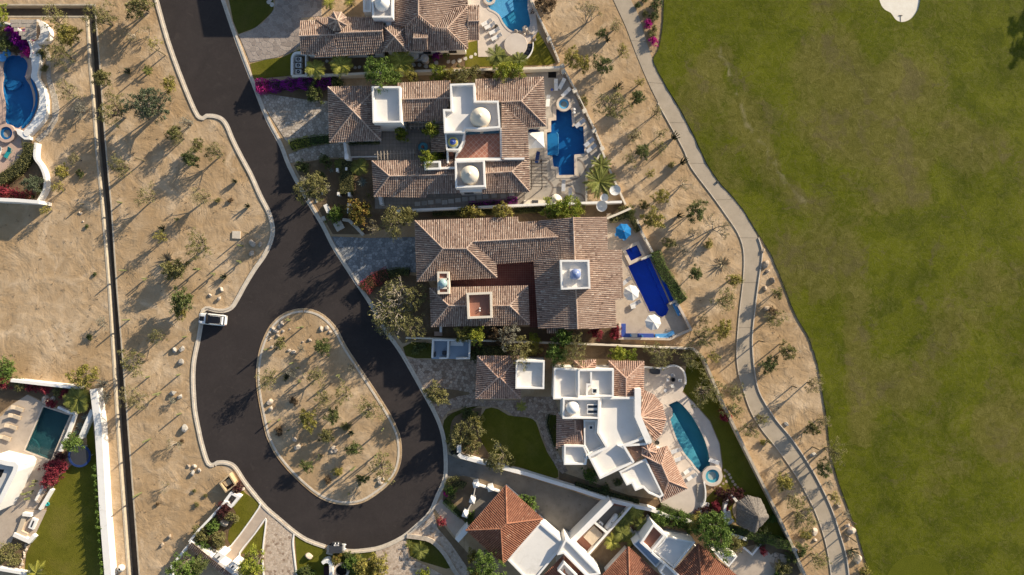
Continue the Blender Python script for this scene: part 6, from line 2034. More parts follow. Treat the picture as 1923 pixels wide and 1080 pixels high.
MB().prism(Q(smooth([(57, 145), (64, 156), (70, 176), (69, 200), (60, 222), (45, 240), (40, 238), (55, 218), (65, 198), (66, 176), (60, 158)], 2, True), .2), 0, .2).build('overflow_ledge', 'pool_deep', wv)
wall_thing('garden_wall', 'thin white curved wall over the purple bougainvillea', smooth([(-10, 44), (12, 43), (30, 52), (45, 66), (55, 80), (59, 95), (57, 108)], 3), .3, 1.2)
wall_thing('pool_ledge', 'pink curved ledge right of the round pool end', smooth([(54, 110), (58, 124), (55, 140), (48, 146)], 3), .55, .55, 'pink_stone', cat='ledge')
cw_ = thing('crescent_wall', 'white crescent-shaped wall right of the wooden roof', 'wall', (*P(82, 58)[:2], 0))
MB().prism(Q(smooth([(68, 37), (76, 38), (88, 48), (92, 60), (88, 74), (78, 80), (64, 81), (72, 72), (76, 60), (74, 48)], 3, True), 1.3), 0, 1.3).build('wall_body', 'white_stucco', cw_)
wr = thing('wooden_shelter', 'weathered plank-roofed shelter at the upper left', 'shelter', (*P(45, 55)[:2], 0))
for r_ in range(5):
    y0 = 36.5 + r_ * 7.6
    for c_ in range(7):
        x0 = 19 + c_ * 7.1 + (2.4 if r_ % 2 else 0)
        if x0 < 19 + r_ * 5.2 - 4 or (r_ == 2 and c_ in (2, 3)):
            continue
        x1 = min(68.5, x0 + 6.7)
        if x1 - x0 < 1.5:
            continue
        z_ = 2.3 + .035 * (4 - r_) + rnd.uniform(0, .03)
        MB().prism(Q([(x0, y0), (x1, y0 - .2), (x1, y0 + 7.1), (x0, y0 + 7.3)], z_), z_ - .06, z_).build('plank', 'wood_grey', wr)
for x, y in ((24, 40), (66, 39), (66, 72), (50, 72)):
    MB().box(*P(x, y, 2.2)[:2], 0, .14, .14, 2.28).build('post', 'wood_grey', wr)
for y in (40, 55, 71):
    MB().strip(Q([(22 if y < 50 else 40, y), (67, y - 1)], 2.2), .12, 2.08, 2.24).build('beam', 'wood_grey', wr)
for k, (x, y) in enumerate(((15, 101), (6.5, 109.5))):
    X, Y, _ = P(x, y)
    tag(MB().lathe(X, Y, [(.62, .14), (.68, .3), (.5, .42), (.05, .38)], 20).build('pool_float', 'canvas_blue_light'), ('upper right', 'lower left')[k] + ' blue round float beside the keyhole pool', 'float', 'blue floats')
sw = paving('stone_walk', smooth([(79, 74), (88, 80), (95, 108), (96, 145), (108, 180), (112, 205), (108, 228), (95, 248), (74, 268), (66, 262), (88, 242), (98, 222), (98, 190), (88, 150), (86, 112)], 1), .35, 'rubble_stone', 'mortar', part='rubble')
at(lounger_teal, 16, 287, 60, 'teal slatted lounger at the left edge below the hot tub', 'sun lounger', None, .09)
at(lounger_white, -1, 286, 70, 'white lounger cut by the left edge beside the teal lounger', 'sun lounger', None, .09)
wall_thing('garden_wall', 'thin white winding wall right of the curved hedge', smooth([(67, 268), (65, 285), (66, 298), (76, 312), (83, 330), (84, 350), (78, 366), (70, 379)], 3), .42, 1.2)
wall_thing('garden_wall', 'white straight wall ending at the left edge above the open lot', [(-20, 374), (30, 376), (73, 379.5)], .55, 3.2)
block('garden_wall', 'white wall block at the right of the round hot tub', 'wall', [(29, 241), (36, 243), (56, 256), (56, 262), (46, 262), (33, 252)], 0, .8, 'white_stucco')

# ================================================================== villa at the lower left
sheet('terrace_lower_left', [(-30, 800), (5, 780), (20, 762), (52, 741), (78, 754), (134, 779), (140, 782), (112, 850), (96, 880), (78, 905), (82, 925), (70, 955), (48, 955), (22, 1018), (-30, 1050)], .09, 'deck_stone', holes=[W_VB])
sheet('bed_lower_left', [(-30, 720), (22, 716), (90, 722), (172, 734), (174, 768), (150, 826), (140, 850), (122, 862), (120, 830), (140, 782), (80, 753), (54, 740), (20, 760), (-30, 800)], .04, 'soil')
sheet('lawn_lower_left', [(124, 884), (140, 868), (165, 850), (162, 800), (172, 775), (178, 830), (184, 880), (188, 960), (195, 1090), (45, 1090), (50, 1040), (66, 1006), (88, 958), (96, 925), (112, 895)], .06, 'lawn')
sheet('bed_rocks_lower_left', [(18, 1010), (52, 1020), (42, 1060), (38, 1075), (-30, 1070), (-30, 1045)], .04, 'soil')
pool('swimming_pool', 'dark teal rectangular pool at the lower left', W_VB, 'pool_dark', 'coping_stone', .25, 1.6, .10,
     steps=[[(48, 845)] + [(48 + r_ * math.cos(a), 845 + r_ * math.sin(a)) for r_ in (22 - 6 * k,) for a in (-1.17, -.8, -.4, 0, .38)] for k in range(3)], stepmat='pool_dark')
wall_thing('garden_wall', 'white straight wall at the top of the lower left villa', [(20, 714.5), (85, 722), (150, 729)], .5, 1.6)
wall_thing('boundary_wall', 'very thick white wall right of the lower left lawn', [(175, 731), (184, 800), (187, 850), (193, 960), (203, 1085)], 1.15, 1.7)
wall_thing('garden_wall', 'white slanted wall between pool plants and the thick wall', [(173, 770), (150, 823)], .65, 1.2)
wall_thing('garden_wall', 'white ledge above the dark teal pool', [(108, 765), (131, 775), (140, 777)], .4, .7)
wall_thing('garden_wall', 'white ledge right of the dark teal pool', [(141, 778), (128, 812), (112, 848)], .5, .6)
for k, (x, y, a) in enumerate(((34, 767, 160), (29, 782, 160), (22, 801, 160), (10, 822, 160))):
    at(lounger_tan, x, y, a, ('topmost', 'second', 'third', 'lowest')[k] + ' of four tan loungers beside the dark teal pool', 'sun lounger', 'tan loungers at the lower left', .09)
boulder(85, 752, 10, 'large pale rock at the corner of the dark teal pool', 'rock_pale', None, .8)
boulder(97, 749, 6, 'smaller pale rock beside the large rock at the teal pool', 'rock_pale', None, .8)
X, Y, _ = P(149, 856, .8)
tp = thing('trampoline', 'round dark trampoline with blue rim on the lower left lawn', 'trampoline', (X, Y, 0))
MB().prism(circ(X, Y, 1.9, 36), .72, .80, [circ(X, Y, 1.55, 36)]).build('rim_pad', 'canvas_navy', tp)
MB().prism(circ(X, Y, 1.56, 36), .74, .76).build('jump_mat', 'steel_dark', tp)
for k in range(6):
    a = math.tau * k / 6
    MB().tube([(X + 1.8 * math.cos(a), Y + 1.8 * math.sin(a), 0), (X + 1.8 * math.cos(a), Y + 1.8 * math.sin(a), .74)], .03, 6).build('leg', 'steel_white', tp)
hb = house('white villa corner with dark opening cut by the left edge', -5, 900)
MB().strip(Q(smooth([(-20, 862), (12, 870), (30, 876), (16, 908), (2, 936), (-12, 960)], 3), 3.2), .75, 0, 3.2).build('parapet', 'white_stucco', hb)
MB().prism(Q([(-60, 860), (-20, 864), (12, 872), (28, 878), (14, 908), (0, 936), (-14, 958), (-60, 970)], 2.5), 0, 2.5).build('flat_roof', 'flat_roof_grey', hb)
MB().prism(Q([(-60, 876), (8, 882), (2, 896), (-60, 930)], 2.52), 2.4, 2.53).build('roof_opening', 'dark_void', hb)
for k, (a, b) in enumerate((((33, 877), (48, 871)), ((1, 950), (15, 944)))):
    wall_thing('rain_spout', ('upper', 'lower')[k] + ' white stub beam projecting from the left villa corner', [a, b], .5, 2.0, cat='beam')
st = thing('garden_stairs', 'narrow steps between white walls below the red bougainvillea', 'stairs', (*P(80, 930)[:2], 0))
for k in range(5):
    MB().prism(Q([(67 + k * 2.9, 938 - k * 5), (76 + k * 2.9, 943 - k * 5), (78.4 + k * 2.9, 938.4 - k * 5), (69.4 + k * 2.9, 933.4 - k * 5)]), .0, .62 - .08 * k).build('step', 'deck_stone', st)
MB().strip(Q([(74, 957), (96, 920)], .9), .42, 0, .9).build('side_wall', 'white_stucco', st)
MB().strip(Q([(66, 940), (80, 912)], .9), .25, 0, .9).build('side_wall', 'white_stucco', st)
lo = thing('fire_lounge', 'sunken white lounge with bench around a fire table', 'lounge', (*P(58, 985)[:2], 0))
MB().prism(Q([(27, 1003), (46, 956), (88, 958), (62, 1014)]), 0, .12).build('floor', 'deck_stone', lo)
MB().strip(Q([(25, 1004), (54, 1017), (64, 1006)], .8), .65, 0, .8).build('wall', 'white_stucco', lo)
MB().strip(Q([(42, 966), (58, 968)], .8), .55, 0, .8).build('wall', 'white_stucco', lo)
MB().strip(Q([(45, 972), (35, 999), (50, 1006)], .55), .7, .1, .55).build('bench', 'canvas_tan', lo)
ft = thing('fire_table', 'white oblong fire table in the sunken lounge', 'table', (*P(61, 984)[:2], .12))
a_ = math.atan2(26, -12)
X, Y, _ = P(61, 984, .6)
MB().box(X, Y, .12, 1.75, .9, .45, 1.15).build('table_body', 'white_stucco', ft)
MB().box(X, Y, .572, 1.1, .25, .04, 1.15).build('burner', 'steel_dark', ft)
for k in range(11):
    boulder(49.5 - k * 1.15 + (k % 3 - 1) * 1.3, 1023 + k * 4.6, 2.8 + (k % 3) * .4, f'small pale edging rock, {ordn(k + 1)} from the top beside the lower left lawn', 'rock_pale', 'edging rocks of the lower left lawn')
wall_thing('garden_wall', 'white low wall at the bottom left corner', [(-20, 1066), (10, 1071), (50, 1078)], .5, .9)
X, Y, _ = P(226, 1068, .8)
vp = thing('large_urn', 'cream round urn with narrow mouth on the sand near the bottom', 'urn', (X, Y, 0))
MB().lathe(X, Y, [(.25, 0), (.55, .25), (.62, .55), (.5, .85), (.25, 1.0), (.27, 1.08)], 24).build('urn_body', 'pot_white', vp, smooth=True)
MB().lathe(X, Y, [(.17, 1.082), (.16, 1.09)], 14).build('mouth', 'dark_void', vp)
X, Y, _ = P(90.5, 946)
tag(MB().lathe(X, Y, [(.3, .06), (.35, .2), (.3, .3), (.15, .2)], 14).build('hose_reel', 'canvas_teal'), 'coiled green hose on the lawn below the narrow steps', 'hose')

# ================================================================== neighbour just beyond the top edge; only its shadow reaches the picture
hn = house('neighbouring white villa just beyond the top edge above the slate drive', 560, -110)
MB().prism(Q([(500, -130), (640, -130), (640, -50), (516, -50)]), 0, 3.9).build('wall', 'white_stucco', hn)
MB().prism(Q([(498, -132), (642, -132), (642, -48), (514, -48)]), 3.9, 4.1).build('flat_roof', 'flat_roof', hn)
MB().prism(Q([(540, -60), (640, -60), (640, -22), (548, -22)]), 0, 2.7).build('wall', 'white_stucco', hn)
MB().prism(Q([(538, -62), (642, -62), (642, -20), (546, -20)]), 2.7, 2.9).build('flat_roof', 'flat_roof', hn)

# ------------------------------------------------------------------ plants
KIND = {  # code: (object name, crown form, leaf material, words, category, height factor)
    'o': ('desert_tree', 'tree', 'leaf_olive', 'olive-green desert tree', 'tree', 1.0), 'd': ('desert_tree', 'tree', 'leaf_dark', 'dark green desert tree', 'tree', 1.0),
    'y': ('desert_tree', 'tree', 'leaf_yellow', 'yellow-green desert tree', 'tree', 1.0), 's': ('desert_tree', 'thin', 'leaf_sparse', 'sparse thin-leaved tree', 'tree', 1.15),
    't': ('desert_tree', 'thin', 'leaf_olive', 'open olive-green tree', 'tree', 1.1), 'w': ('desert_tree', 'thin', 'leaf_yellow', 'open yellowish tree', 'tree', 1.3),
    'g': ('garden_tree', 'tree', 'leaf_green', 'leafy green garden tree', 'tree', 1.0), 'l': ('garden_tree', 'tree', 'leaf_lime', 'bright lime-green garden tree', 'tree', 1.0),
    'b': ('bare_tree', 'bare', 'leaf_sparse', 'nearly leafless branching tree', 'tree', 1.0), 'B': ('shrub', 'bush', 'leaf_dark', 'dark green rounded shrub', 'shrub', 1.0),
    'O': ('shrub', 'bush', 'leaf_olive', 'olive-green shrub', 'shrub', 1.0), 'Y': ('shrub', 'bush', 'leaf_yellow', 'yellow-green shrub', 'shrub', 1.0),
    'G': ('shrub', 'bush', 'leaf_green', 'leafy green shrub', 'shrub', 1.0), 'L': ('shrub', 'bush', 'leaf_lime', 'lime-green shrub', 'shrub', 1.0),
    'r': ('shrub', 'bush', 'leaf_brown', 'dry brown shrub', 'shrub', 1.0), 'e': ('shrub', 'thin', 'leaf_grey', 'grey wiry shrub', 'shrub', .9),
    'f': ('feathery_tree', 'tree', 'leaf_feather', 'dense grey-green feathery tree', 'tree', 1.0),
    'm': ('bougainvillea', 'bush', 'leaf_magenta', 'round magenta bougainvillea', 'bougainvillea', 1.1), 'c': ('bougainvillea', 'bush', 'leaf_crimson', 'crimson bougainvillea', 'bougainvillea', 1.1),
    'p': ('bougainvillea', 'bush', 'leaf_purple', 'purple bougainvillea', 'bougainvillea', 1.1), 'M': ('shrub', 'bush', 'leaf_maroon', 'dark maroon shrub', 'shrub', 1.0), 'n': ('shrub', 'bush', 'leaf_orange', 'orange-tinged shrub', 'shrub', 1.0),
}
def grove(where, data, grp, tall=1.0):
    """plant a list; labels count like plants from the top of the picture down"""
    by = {}
    for it in data:
        x, y, r, c = it[:4]
        sz = 'small ' if r < 9.5 else 'large ' if r >= 20 else ''
        by.setdefault((sz, c), []).append(it)
    for (sz, c), items in by.items():
        name, form, mat, words, cat, hs = KIND[c]
        items.sort(key=lambda q: q[1])
        for k, it in enumerate(items):
            if len(items) == 1:
                lab = f'{sz}{words} {where}'
            elif len(items) == 2:
                lab = f'{("upper", "lower")[k]} {sz}{words} of two {where}'
            else:
                lab = f'{sz}{words} {where}, {"topmost" if k == 0 else "lowest" if k == len(items) - 1 else ordn(k + 1) + " from top"}'
            plant(name, form, mat, it[0], it[1], it[2], lab, cat, f'{words}s {where}', hs=hs * (tall if c.islower() or c == 'L' else 1 + (tall - 1) * .5) * (it[4] if len(it) > 4 else 1))

grove('on the open lot left of the ditch', [(106, 36, 22, 't'), (130, 66, 22, 'y'), (114, 101, 25, 't'), (127, 171, 18, 's'), (117, 322, 14, 'y'), (141, 298, 12, 's'), (150, 326, 7, 'B'),
    (86, 394, 10, 'w'), (163, 425, 4, 'B'), (178, 515, 4, 'B'), (168, 633, 6, 'B'), (192, 605, 11, 'e'), (158, 706, 21, 'y'), (110, 352, 11, 'w'), (2, 28, 14, 'l'), (152, 205, 14, 'e'), (192, 720, 12, 'e'), (78, 100, 10, 'O'), (84, 128, 7, 'O'), (200, 745, 12, 'e')], 'lot')
grove('in the sand strip between ditch and road', [(187, 31, 26, 't'), (192, 148, 17, 'o'), (213, 210, 25, 't'), (262, 10, 22, 'o'), (288, 83, 12, 'w'), (280, 198, 31, 'f'), (318, 156, 13, 'y'), (324, 252, 12, 'd'),
    (228, 311, 18, 't'), (275, 368, 18, 's'), (322, 508, 13, 'y'), (358, 298, 16, 'd'), (405, 285, 18, 't'), (376, 371, 17, 's'), (409, 376, 5.5, 'O'), (433, 376, 5, 'r'), (372, 462, 23, 't'),
    (330, 506, 19, 'o'), (335, 255, 15, 't'), (372, 270, 12, 'o'), (351, 231, 13, 'e'), (341, 563, 22, 'd'), (339, 588, 13, 'y'), (296, 631, 15, 't'), (251, 680, 22, 't'), (251, 747, 23, 's'),
    (324, 836, 13, 'b'), (306, 917, 11, 'b'), (272, 60, 12, 'b'), (303, 444, 12, 'w'), (325, 752, 7, 'e'), (205, 178, 10, 't'), (240, 55, 18, 'b'), (365, 922, 4, 'O'), (386, 931, 4, 'O'), (369, 948, 5, 'O'), (296, 947, 4, 'r'), (342, 828, 4, 'r')], 'strip')
grove('on the road island', [(606.5, 651.5, 17, 'd'), (525, 647.6, 11, 'o'), (596, 706, 17, 't'), (501.5, 714, 18, 't'), (609, 750, 17, 't'), (644, 739.6, 17, 't'), (579, 787.6, 17, 'y'), (624.6, 781, 14, 'd'),
    (613, 819, 14, 'o'), (667, 842.5, 13, 'd'), (718, 876, 22, 't'), (681, 899, 11, 'd'), (578, 877, 12, 'd'), (635, 885.5, 9, 'Y'), (615.5, 902, 7, 'r'), (693, 770, 22, 't'), (552, 752.6, 8, 'r'), (525, 809.6, 8, 'r'),
    (650, 800, 8, 'O'), (548, 700, 9, 'e'), (566, 655, 8, 'e'), (660, 690, 9, 'e')], 'island')
grove('in the sand between villas and cart path', [(1107, 22, 25, 'b', 1.5), (1132, 62, 10, 'd'), (1154, 50, 12, 's'), (1170, 94, 12, 'w'), (1132, 122, 16, 'd'), (1075, 110, 16, 'y'), (1096, 121, 14, 'y'), (1201, 155, 9, 'w'),
    (1197, 184, 14, 'd'), (1152, 202, 29, 't'), (1097, 190, 9, 'O'), (1234, 210, 11, 's', 1.3), (1191, 255, 13, 's'), (1241, 252, 10, 't'), (1025, 6, 21, 'r'), (1207, 285, 15, 'd'), (1182, 299, 13, 't'),
    (1240, 277, 13, 't'), (1261, 310, 6, 'O'), (1221, 327, 10, 'w'), (1290, 340, 14, 'b', 1.3), (1242, 369, 14, 'y'), (1210, 385, 9, 'O'), (1226, 411, 19, 'y'), (1307, 397, 17, 'd', 1.2), (1352, 427, 22, 'b', 1.4),
    (1310, 440, 15, 'b'), (1330, 459, 8, 'Y'), (1254, 456, 11, 'o'), (1306, 513, 14, 'd'), (1376, 526, 12, 'y', 1.2), (1360, 566, 20, 't'), (1357, 619, 17, 'y'), (1322, 635, 23, 't'), (1320, 602, 12, 's'),
    (1340, 670, 13, 'w'), (1380, 735, 17, 't'), (1376, 768, 18, 't'), (1430, 787, 12, 't', 1.4), (1407, 808, 15, 't'), (1432, 831, 6, 'Y'), (1472, 905, 17, 'y'), (1490, 940, 17, 't'), (1507, 975, 25, 't'),
    (1513, 1004, 9, 'Y'), (1505, 1031, 12, 'd'), (1535, 1051, 18, 't'), (1465, 870, 8, 'e'), (1285, 470, 10, 'e')], 'east')
grove('in the sand between cart path and fairway', [(1197, 10, 6, 'B'), (1211, 26, 6.5, 'O'), (1228, 30, 9, 'B'), (1232, 7, 11, 'B'), (1218, 45, 8, 'm'), (1229, 54, 6, 'O'), (1224, 66, 8, 'O'), (1227, 77, 8.5, 'm'), (1210, -1, 6, 'B'),
    (1460, 551, 10, 'o', 1.2), (1455, 602, 17, 't', 1.2), (1479, 660, 15, 'o', 1.2), (1444, 685, 15, 'd'), (1529, 722, 16, 's', 1.2), (1525, 805, 12, 'o', 1.2), (1545, 792, 14, 's'), (1567, 850, 23, 't'), (1547, 880, 14, 'd'),
    (1557, 909, 9, 'e'), (1567, 935, 12, 'w'), (1589, 966, 9, 'e'), (1624, 1075, 11, 'Y'), (1452, 585, 8, 'r'), (1605, 1045, 9, 'e')], 'golf side')
grove('in the gardens of the top villa', [(712, 138, 24, 'g'), (738, 146, 16, 'g'), (774, 144, 12, 'y'), (824, 138, 14, 'l'), (842, 143, 13, 'y'), (868, 143, 17, 'o'), (889, 138, 13, 'o'), (945, 138, 18, 'l'), (968, 135, 17, 'l'), (918, 142, 10, 'r'), (821, 104, 8, 'p'), (837, 101, 8, 'G'), (806, 110, 6, 'G')], 'top garden', 1.6)
grove('near the gates of the domed villa', [(633, 156, 11, 'B'), (592, 176, 15, 'B'), (755, 251, 13, 'L'), (812, 245, 15, 'l'), (806, 300, 16, 'l'), (824, 296, 13, 'L'), (587, 354, 26, 'o', .55), (568, 314, 12, 'B'), (613, 302, 11, 'B'), (601, 331, 10, 'B'), (676, 397, 22, 'n'), (629, 405, 14, 'G'), (643, 395, 9, 'O'),
    (570, 340, 8, 'e'), (612, 352, 7, 'e'), (797, 246, 6, 'G'), (836, 312, 8, 'L')], 'dome garden', 2.2)
grove('around the long villa', [(742, 410, 22, 't', 1.2), (766, 405, 17, 'o'), (694, 424, 15, 'b'), (745, 436, 14, 't'), (871, 398, 12, 'y'), (892, 399, 13, 'y'), (944, 397, 16, 'y'), (1040, 393, 19, 'l'), (1064, 391, 21, 'l'), (1085, 396, 13, 'L'),
    (736, 548, 18, 't', .6), (712, 585, 14, 't', .6), (738, 600, 30, 't', .5), (782, 560, 24, 't', .7), (772, 612, 26, 't', .6), (872, 627, 16, 'y'), (895, 630, 17, 'l'), (955, 630, 19, 'e', 1.4), (936, 628, 18, 'r', 1.6), (1003, 636, 10, 'l'), (1058, 632, 18, 'g'), (1120, 627, 11, 'c'), (1155, 630, 10, 'c'), (1157, 617, 8, 'c'), (1170, 395, 10, 'O'), (1183, 400, 12, 'B')], 'long garden', 1.6)
grove('around the white flat-roofed villa', [(975, 660, 24, 't', 1.2), (1047, 664, 22, 'g'), (1080, 660, 24, 't', 1.2), (1005, 655, 13, 'y'), (1160, 665, 16, 'l'), (1182, 668, 13, 'l'), (1237, 665, 24, 't', .8), (1297, 676, 22, 't', .8), (1327, 734, 27, 't', .75), (1362, 782, 11, 'c'),
    (819, 740, 19, 'o'), (890, 800, 18, 't'), (862, 815, 17, 'o'), (884, 830, 19, 'O'), (897, 790, 13, 'y'), (853, 838, 12, 'O'), (880, 777, 13, 'B'), (940, 858, 21, 't', 1.2), (925, 868, 14, 'o'), (960, 866, 10, 'Y'), (782, 655, 9, 'B'), (795, 650, 8, 'B'), (898, 663, 14, 'B'), (985, 672, 9, 'B'),
    (1368, 931, 14, 'M'), (1350, 925, 10, 'M'), (1345, 950, 9, 'c'), (1330, 962, 12, 'M'), (1312, 968, 10, 'M'), (1388, 928, 10, 'M'), (1450, 975, 8, 'G'), (1435, 1000, 12, 'B'), (1362, 955, 7, 'c'), (1345, 965, 10, 'M'), (1050, 800, 8, 'r'), (1110, 890, 14, 'G'), (1160, 905, 8, 'B'), (1135, 918, 9, 'B')], 'white garden', 1.25)
grove('around the two red-roofed villas', [(987, 938, 11, 'g'), (997, 950, 13, 'g'), (880, 966, 9, 'G'), (882, 978, 8, 'G'), (888, 1043, 11, 'y'), (915, 1062, 24, 'g'), (895, 1078, 14, 'y'), (829, 980, 8, 'c'), (838, 927, 6, 'm'), (1345, 1002, 30, 'g'), (1328, 985, 22, 'g'), (1310, 980, 16, 'y'), (1375, 1020, 16, 'o'), (1390, 1015, 12, 'Y'),
    (1270, 975, 18, 'G'), (1240, 972, 17, 'G'), (1295, 985, 14, 'G'), (1432, 1034, 8, 'c'), (1425, 1020, 8, 'B'), (1470, 1068, 13, 'O'), (1460, 1078, 10, 'G'), (1490, 1045, 12, 'B'), (845, 920, 10, 'G'), (1065, 1006, 6, 'B')], 'south garden', 1.6)
grove('in the gate garden at the bottom', [(446, 915, 11, 'M'), (420, 955, 14, 'M'), (437, 970, 10, 'O'), (400, 988, 13, 'G'), (380, 1003, 15, 'O'), (410, 1012, 14, 'O'), (380, 1020, 14, 'G'), (345, 1065, 23, 'g'), (375, 1060, 16, 'd'), (360, 1075, 17, 'g'), (472, 1062, 24, 'l'), (487, 1045, 9, 'r'), (455, 1080, 15, 'Y'),
    (631, 1047, 11, 'n'), (655, 1060, 12, 'G'), (668, 1060, 14, 'G'), (685, 1066, 18, 'y'), (712, 1060, 18, 'y'), (652, 1042, 8, 'B'), (575, 1078, 12, 'B'), (795, 1078, 11, 'L'), (700, 1078, 16, 'Y')], 'gate garden', 1.6)
grove('in the garden of the upper left villa', [(22, 58, 13, 'p'), (34, 72, 13, 'p'), (46, 82, 12, 'p'), (54, 100, 10, 'm'), (10, 62, 14, 'O'), (12, 84, 14, 'B'), (30, 92, 11, 'r'), (62, 345, 15, 'f'), (76, 357, 9, 'O'), (10, 360, 12, 'c'), (30, 364, 10, 'c'), (48, 366, 9, 'c')], 'upper left garden')
grove('in the garden of the lower left villa', [(6, 695, 20, 'G'), (4, 715, 14, 'c'), (38, 722, 12, 'O'), (60, 726, 10, 'c'), (85, 730, 11, 'c'), (108, 735, 9, 'O'), (122, 740, 9, 'c'), (96, 757, 9, 'c'), (138, 832, 19, 'g'), (114, 856, 10, 'M'), (100, 880, 17, 'c'), (95, 900, 15, 'c'), (112, 872, 13, 'c'), (12, 1040, 20, 'o'), (30, 1050, 9, 'O')], 'lower left garden')
for k in range(15):
    y = 878 + k * 13.6
    plant('cypress_shrub', 'bush', 'leaf_green', 183 + k * .95, y, 6.5, f'small upright shrub along the thick white wall, {ordn(k + 1)} from top', 'shrub', 'shrubs along the thick white wall', hs=2.6)

# large spreading tree with pale bare limbs beside the long villa
bt = plant('spreading_tree', 'bare', 'leaf_olive', 764, 582, 54, 'wide grey-limbed spreading tree between the cobbled drive and long villa', 'tree', hs=.85)
at2 = plant('spreading_tree', 'bare', 'leaf_olive', 745, 604, 36, 'second spreading tree with pale twisted limbs nearer the road', 'tree', hs=.85)

# palms and rosettes
palm(592, 129, 20, 'left palm of three behind the top villa', 'frond_lime', 11, 3.3)
palm(641, 122, 22, 'middle palm of three behind the top villa', 'frond_lime', 11, 3.3)
palm(753, 118, 26, 'right palm of three behind the top villa', 'frond_lime', 12, 3.3)
palm(932, 104, 20, 'left palm in the cluster below the white loungers', 'frond', 11, 3.3)
palm(946, 118, 20, 'right palm in the cluster below the white loungers', 'frond', 11, 3.3)
palm(975, 113, 17, 'palm below the round raised terrace', 'frond', 10, 3.3)
palm(618, 6, 12, 'left small palm at the top edge above the turret', 'frond_lime', 9)
palm(656, 2, 12, 'right small palm at the top edge above the turret', 'frond_lime', 9)
palm(638, 309, 12, 'small palm beside the square hedge of the domed villa', 'frond', 11, .6)
palm(675, 313, 18, 'broad-leaved palm right of the square hedge', 'frond', 7, 1.4, width=.42)
spiky(680, 342, 11, 'spiky grey-green rosette on the dark lawn of the domed villa', 'frond_blue', 24)
palm(1126, 342, 33, 'large agave-like palm beside the satellite dishes', 'frond', 20, 1.2, droop=.32, width=.16)
palm(1128, 310, 22, 'smaller spiky palm above the large agave-like palm', 'frond', 14, 1.2, droop=.32, width=.16)
palm(979, 763, 11, 'small bright palm on the path of the white flat-roofed villa', 'frond_lime', 8, 1.6)
palm(277, 132, 10, 'small palm on the sand strip near the top left', 'frond', 10, .9)
palm(148, 750, 27, 'round fan palm beside the thick white wall', 'frond', 20, 1.3, droop=.3, width=.34)
palm(68, 1076, 22, 'bright fan palm at the bottom left edge', 'frond_lime', 12, 1.4, width=.38)
palm(790, 1034, 17, 'palm on the small lawn near the bottom road bend', 'frond', 11, 1.0)
palm(768, 1022, 8, 'small palm beside the kerb at the bottom road bend', 'frond', 8, .5)
spiky(410, 1020, 13, 'pale spiky rosette in the gate garden', 'frond_blue', 26)
for k, (x, y, r) in enumerate(((1175, 975, 17), (1195, 962, 16), (1168, 1000, 18), (1150, 1018, 17), (1205, 985, 15), (1186, 1014, 14))):
    palm(x, y, r, f'lush palm in the planted corner of the red villa, {ordn(k + 1)} of the cluster', 'frond_lime' if k % 2 else 'frond', 11, 1.5, group='palms in the planted corner')
palm(1108, 893, 11, 'palm between the white flat roofs and the long white wall', 'frond_lime', 9, .9)
palm(2098, -78, 34, 'tall palm beyond the right edge shading the fairway corner', 'frond', 16, 5.0)
palm(2092, -32, 28, 'second palm beyond the right edge shading the fairway', 'frond', 14, 5.0)
for k, (x, y, r) in enumerate(((160, 785, 9), (150, 800, 9), (143, 812, 8), (126, 815, 9), (118, 838, 8))):
    spiky(x, y, r, f'silver spiky plant by the dark teal pool, {ordn(k + 1)} from top', 'frond_blue', 22, group='silver spiky plants')
spiky(315, 488, 19, 'dry fan-shaped agave on the sand strip', 'cactus_dry', 30, zup=.9)
spiky(1357, 495, 17, 'dry bare rosette beside the cart path bend', 'cactus_dry', 26, zup=.9)
spiky(935, 838, 9, 'spiky rosette on the sand patch by the white villa lawn', 'frond_blue', 20)
spiky(325, 752, 8, 'wiry grey tuft beside boulders left of the road', 'frond_blue', 24)
spiky(622, 320, 6, 'tiny pale rosette in the shaded bed of the domed villa', 'frond_blue', 14)

# cacti
def cacti(where, data, grp):
    data = sorted(data, key=lambda q: q[1])
    for k, (x, y, hg, arms, c) in enumerate(data):
        kind = {'c': 'slim columnar cactus', 'd': 'dry brown cactus pole'}[c]
        lab = f'{kind} {where}, {"topmost" if k == 0 else "lowest" if k == len(data) - 1 else ordn(k + 1) + " from top"}'
        column_cactus(x, y, hg, lab, .13 if c == 'c' else .11, arms, 'cactus_skin' if c == 'c' else 'cactus_dry', grp)
cacti('left of the ditch and road', [(311, 104, 3.6, 0, 'd'), (272, 302, 3.2, 1, 'd'), (157, 384, 1.4, 0, 'd'), (229, 381, 1.6, 0, 'c'), (237, 508, 2.4, 0, 'c'), (275, 523, 1.6, 1, 'c'), (244, 600, 2.6, 0, 'c'), (281, 707, 1.4, 0, 'c'), (283, 824, 3.0, 0, 'c'), (266, 925, 2.8, 0, 'c'),
    (466, 438, 2.4, 0, 'd'), (457, 462, 2.8, 0, 'c'), (453, 491, 2.0, 1, 'c'), (376, 505, 2.4, 2, 'c'), (404, 514, 2.0, 1, 'c'), (350, 632, 1.8, 0, 'c'), (338, 703, 1.5, 0, 'c'), (302, 737, 3.0, 1, 'c'), (340, 776, 1.7, 0, 'c'), (335, 412, 1.6, 2, 'c')], 'cacti left of the road')
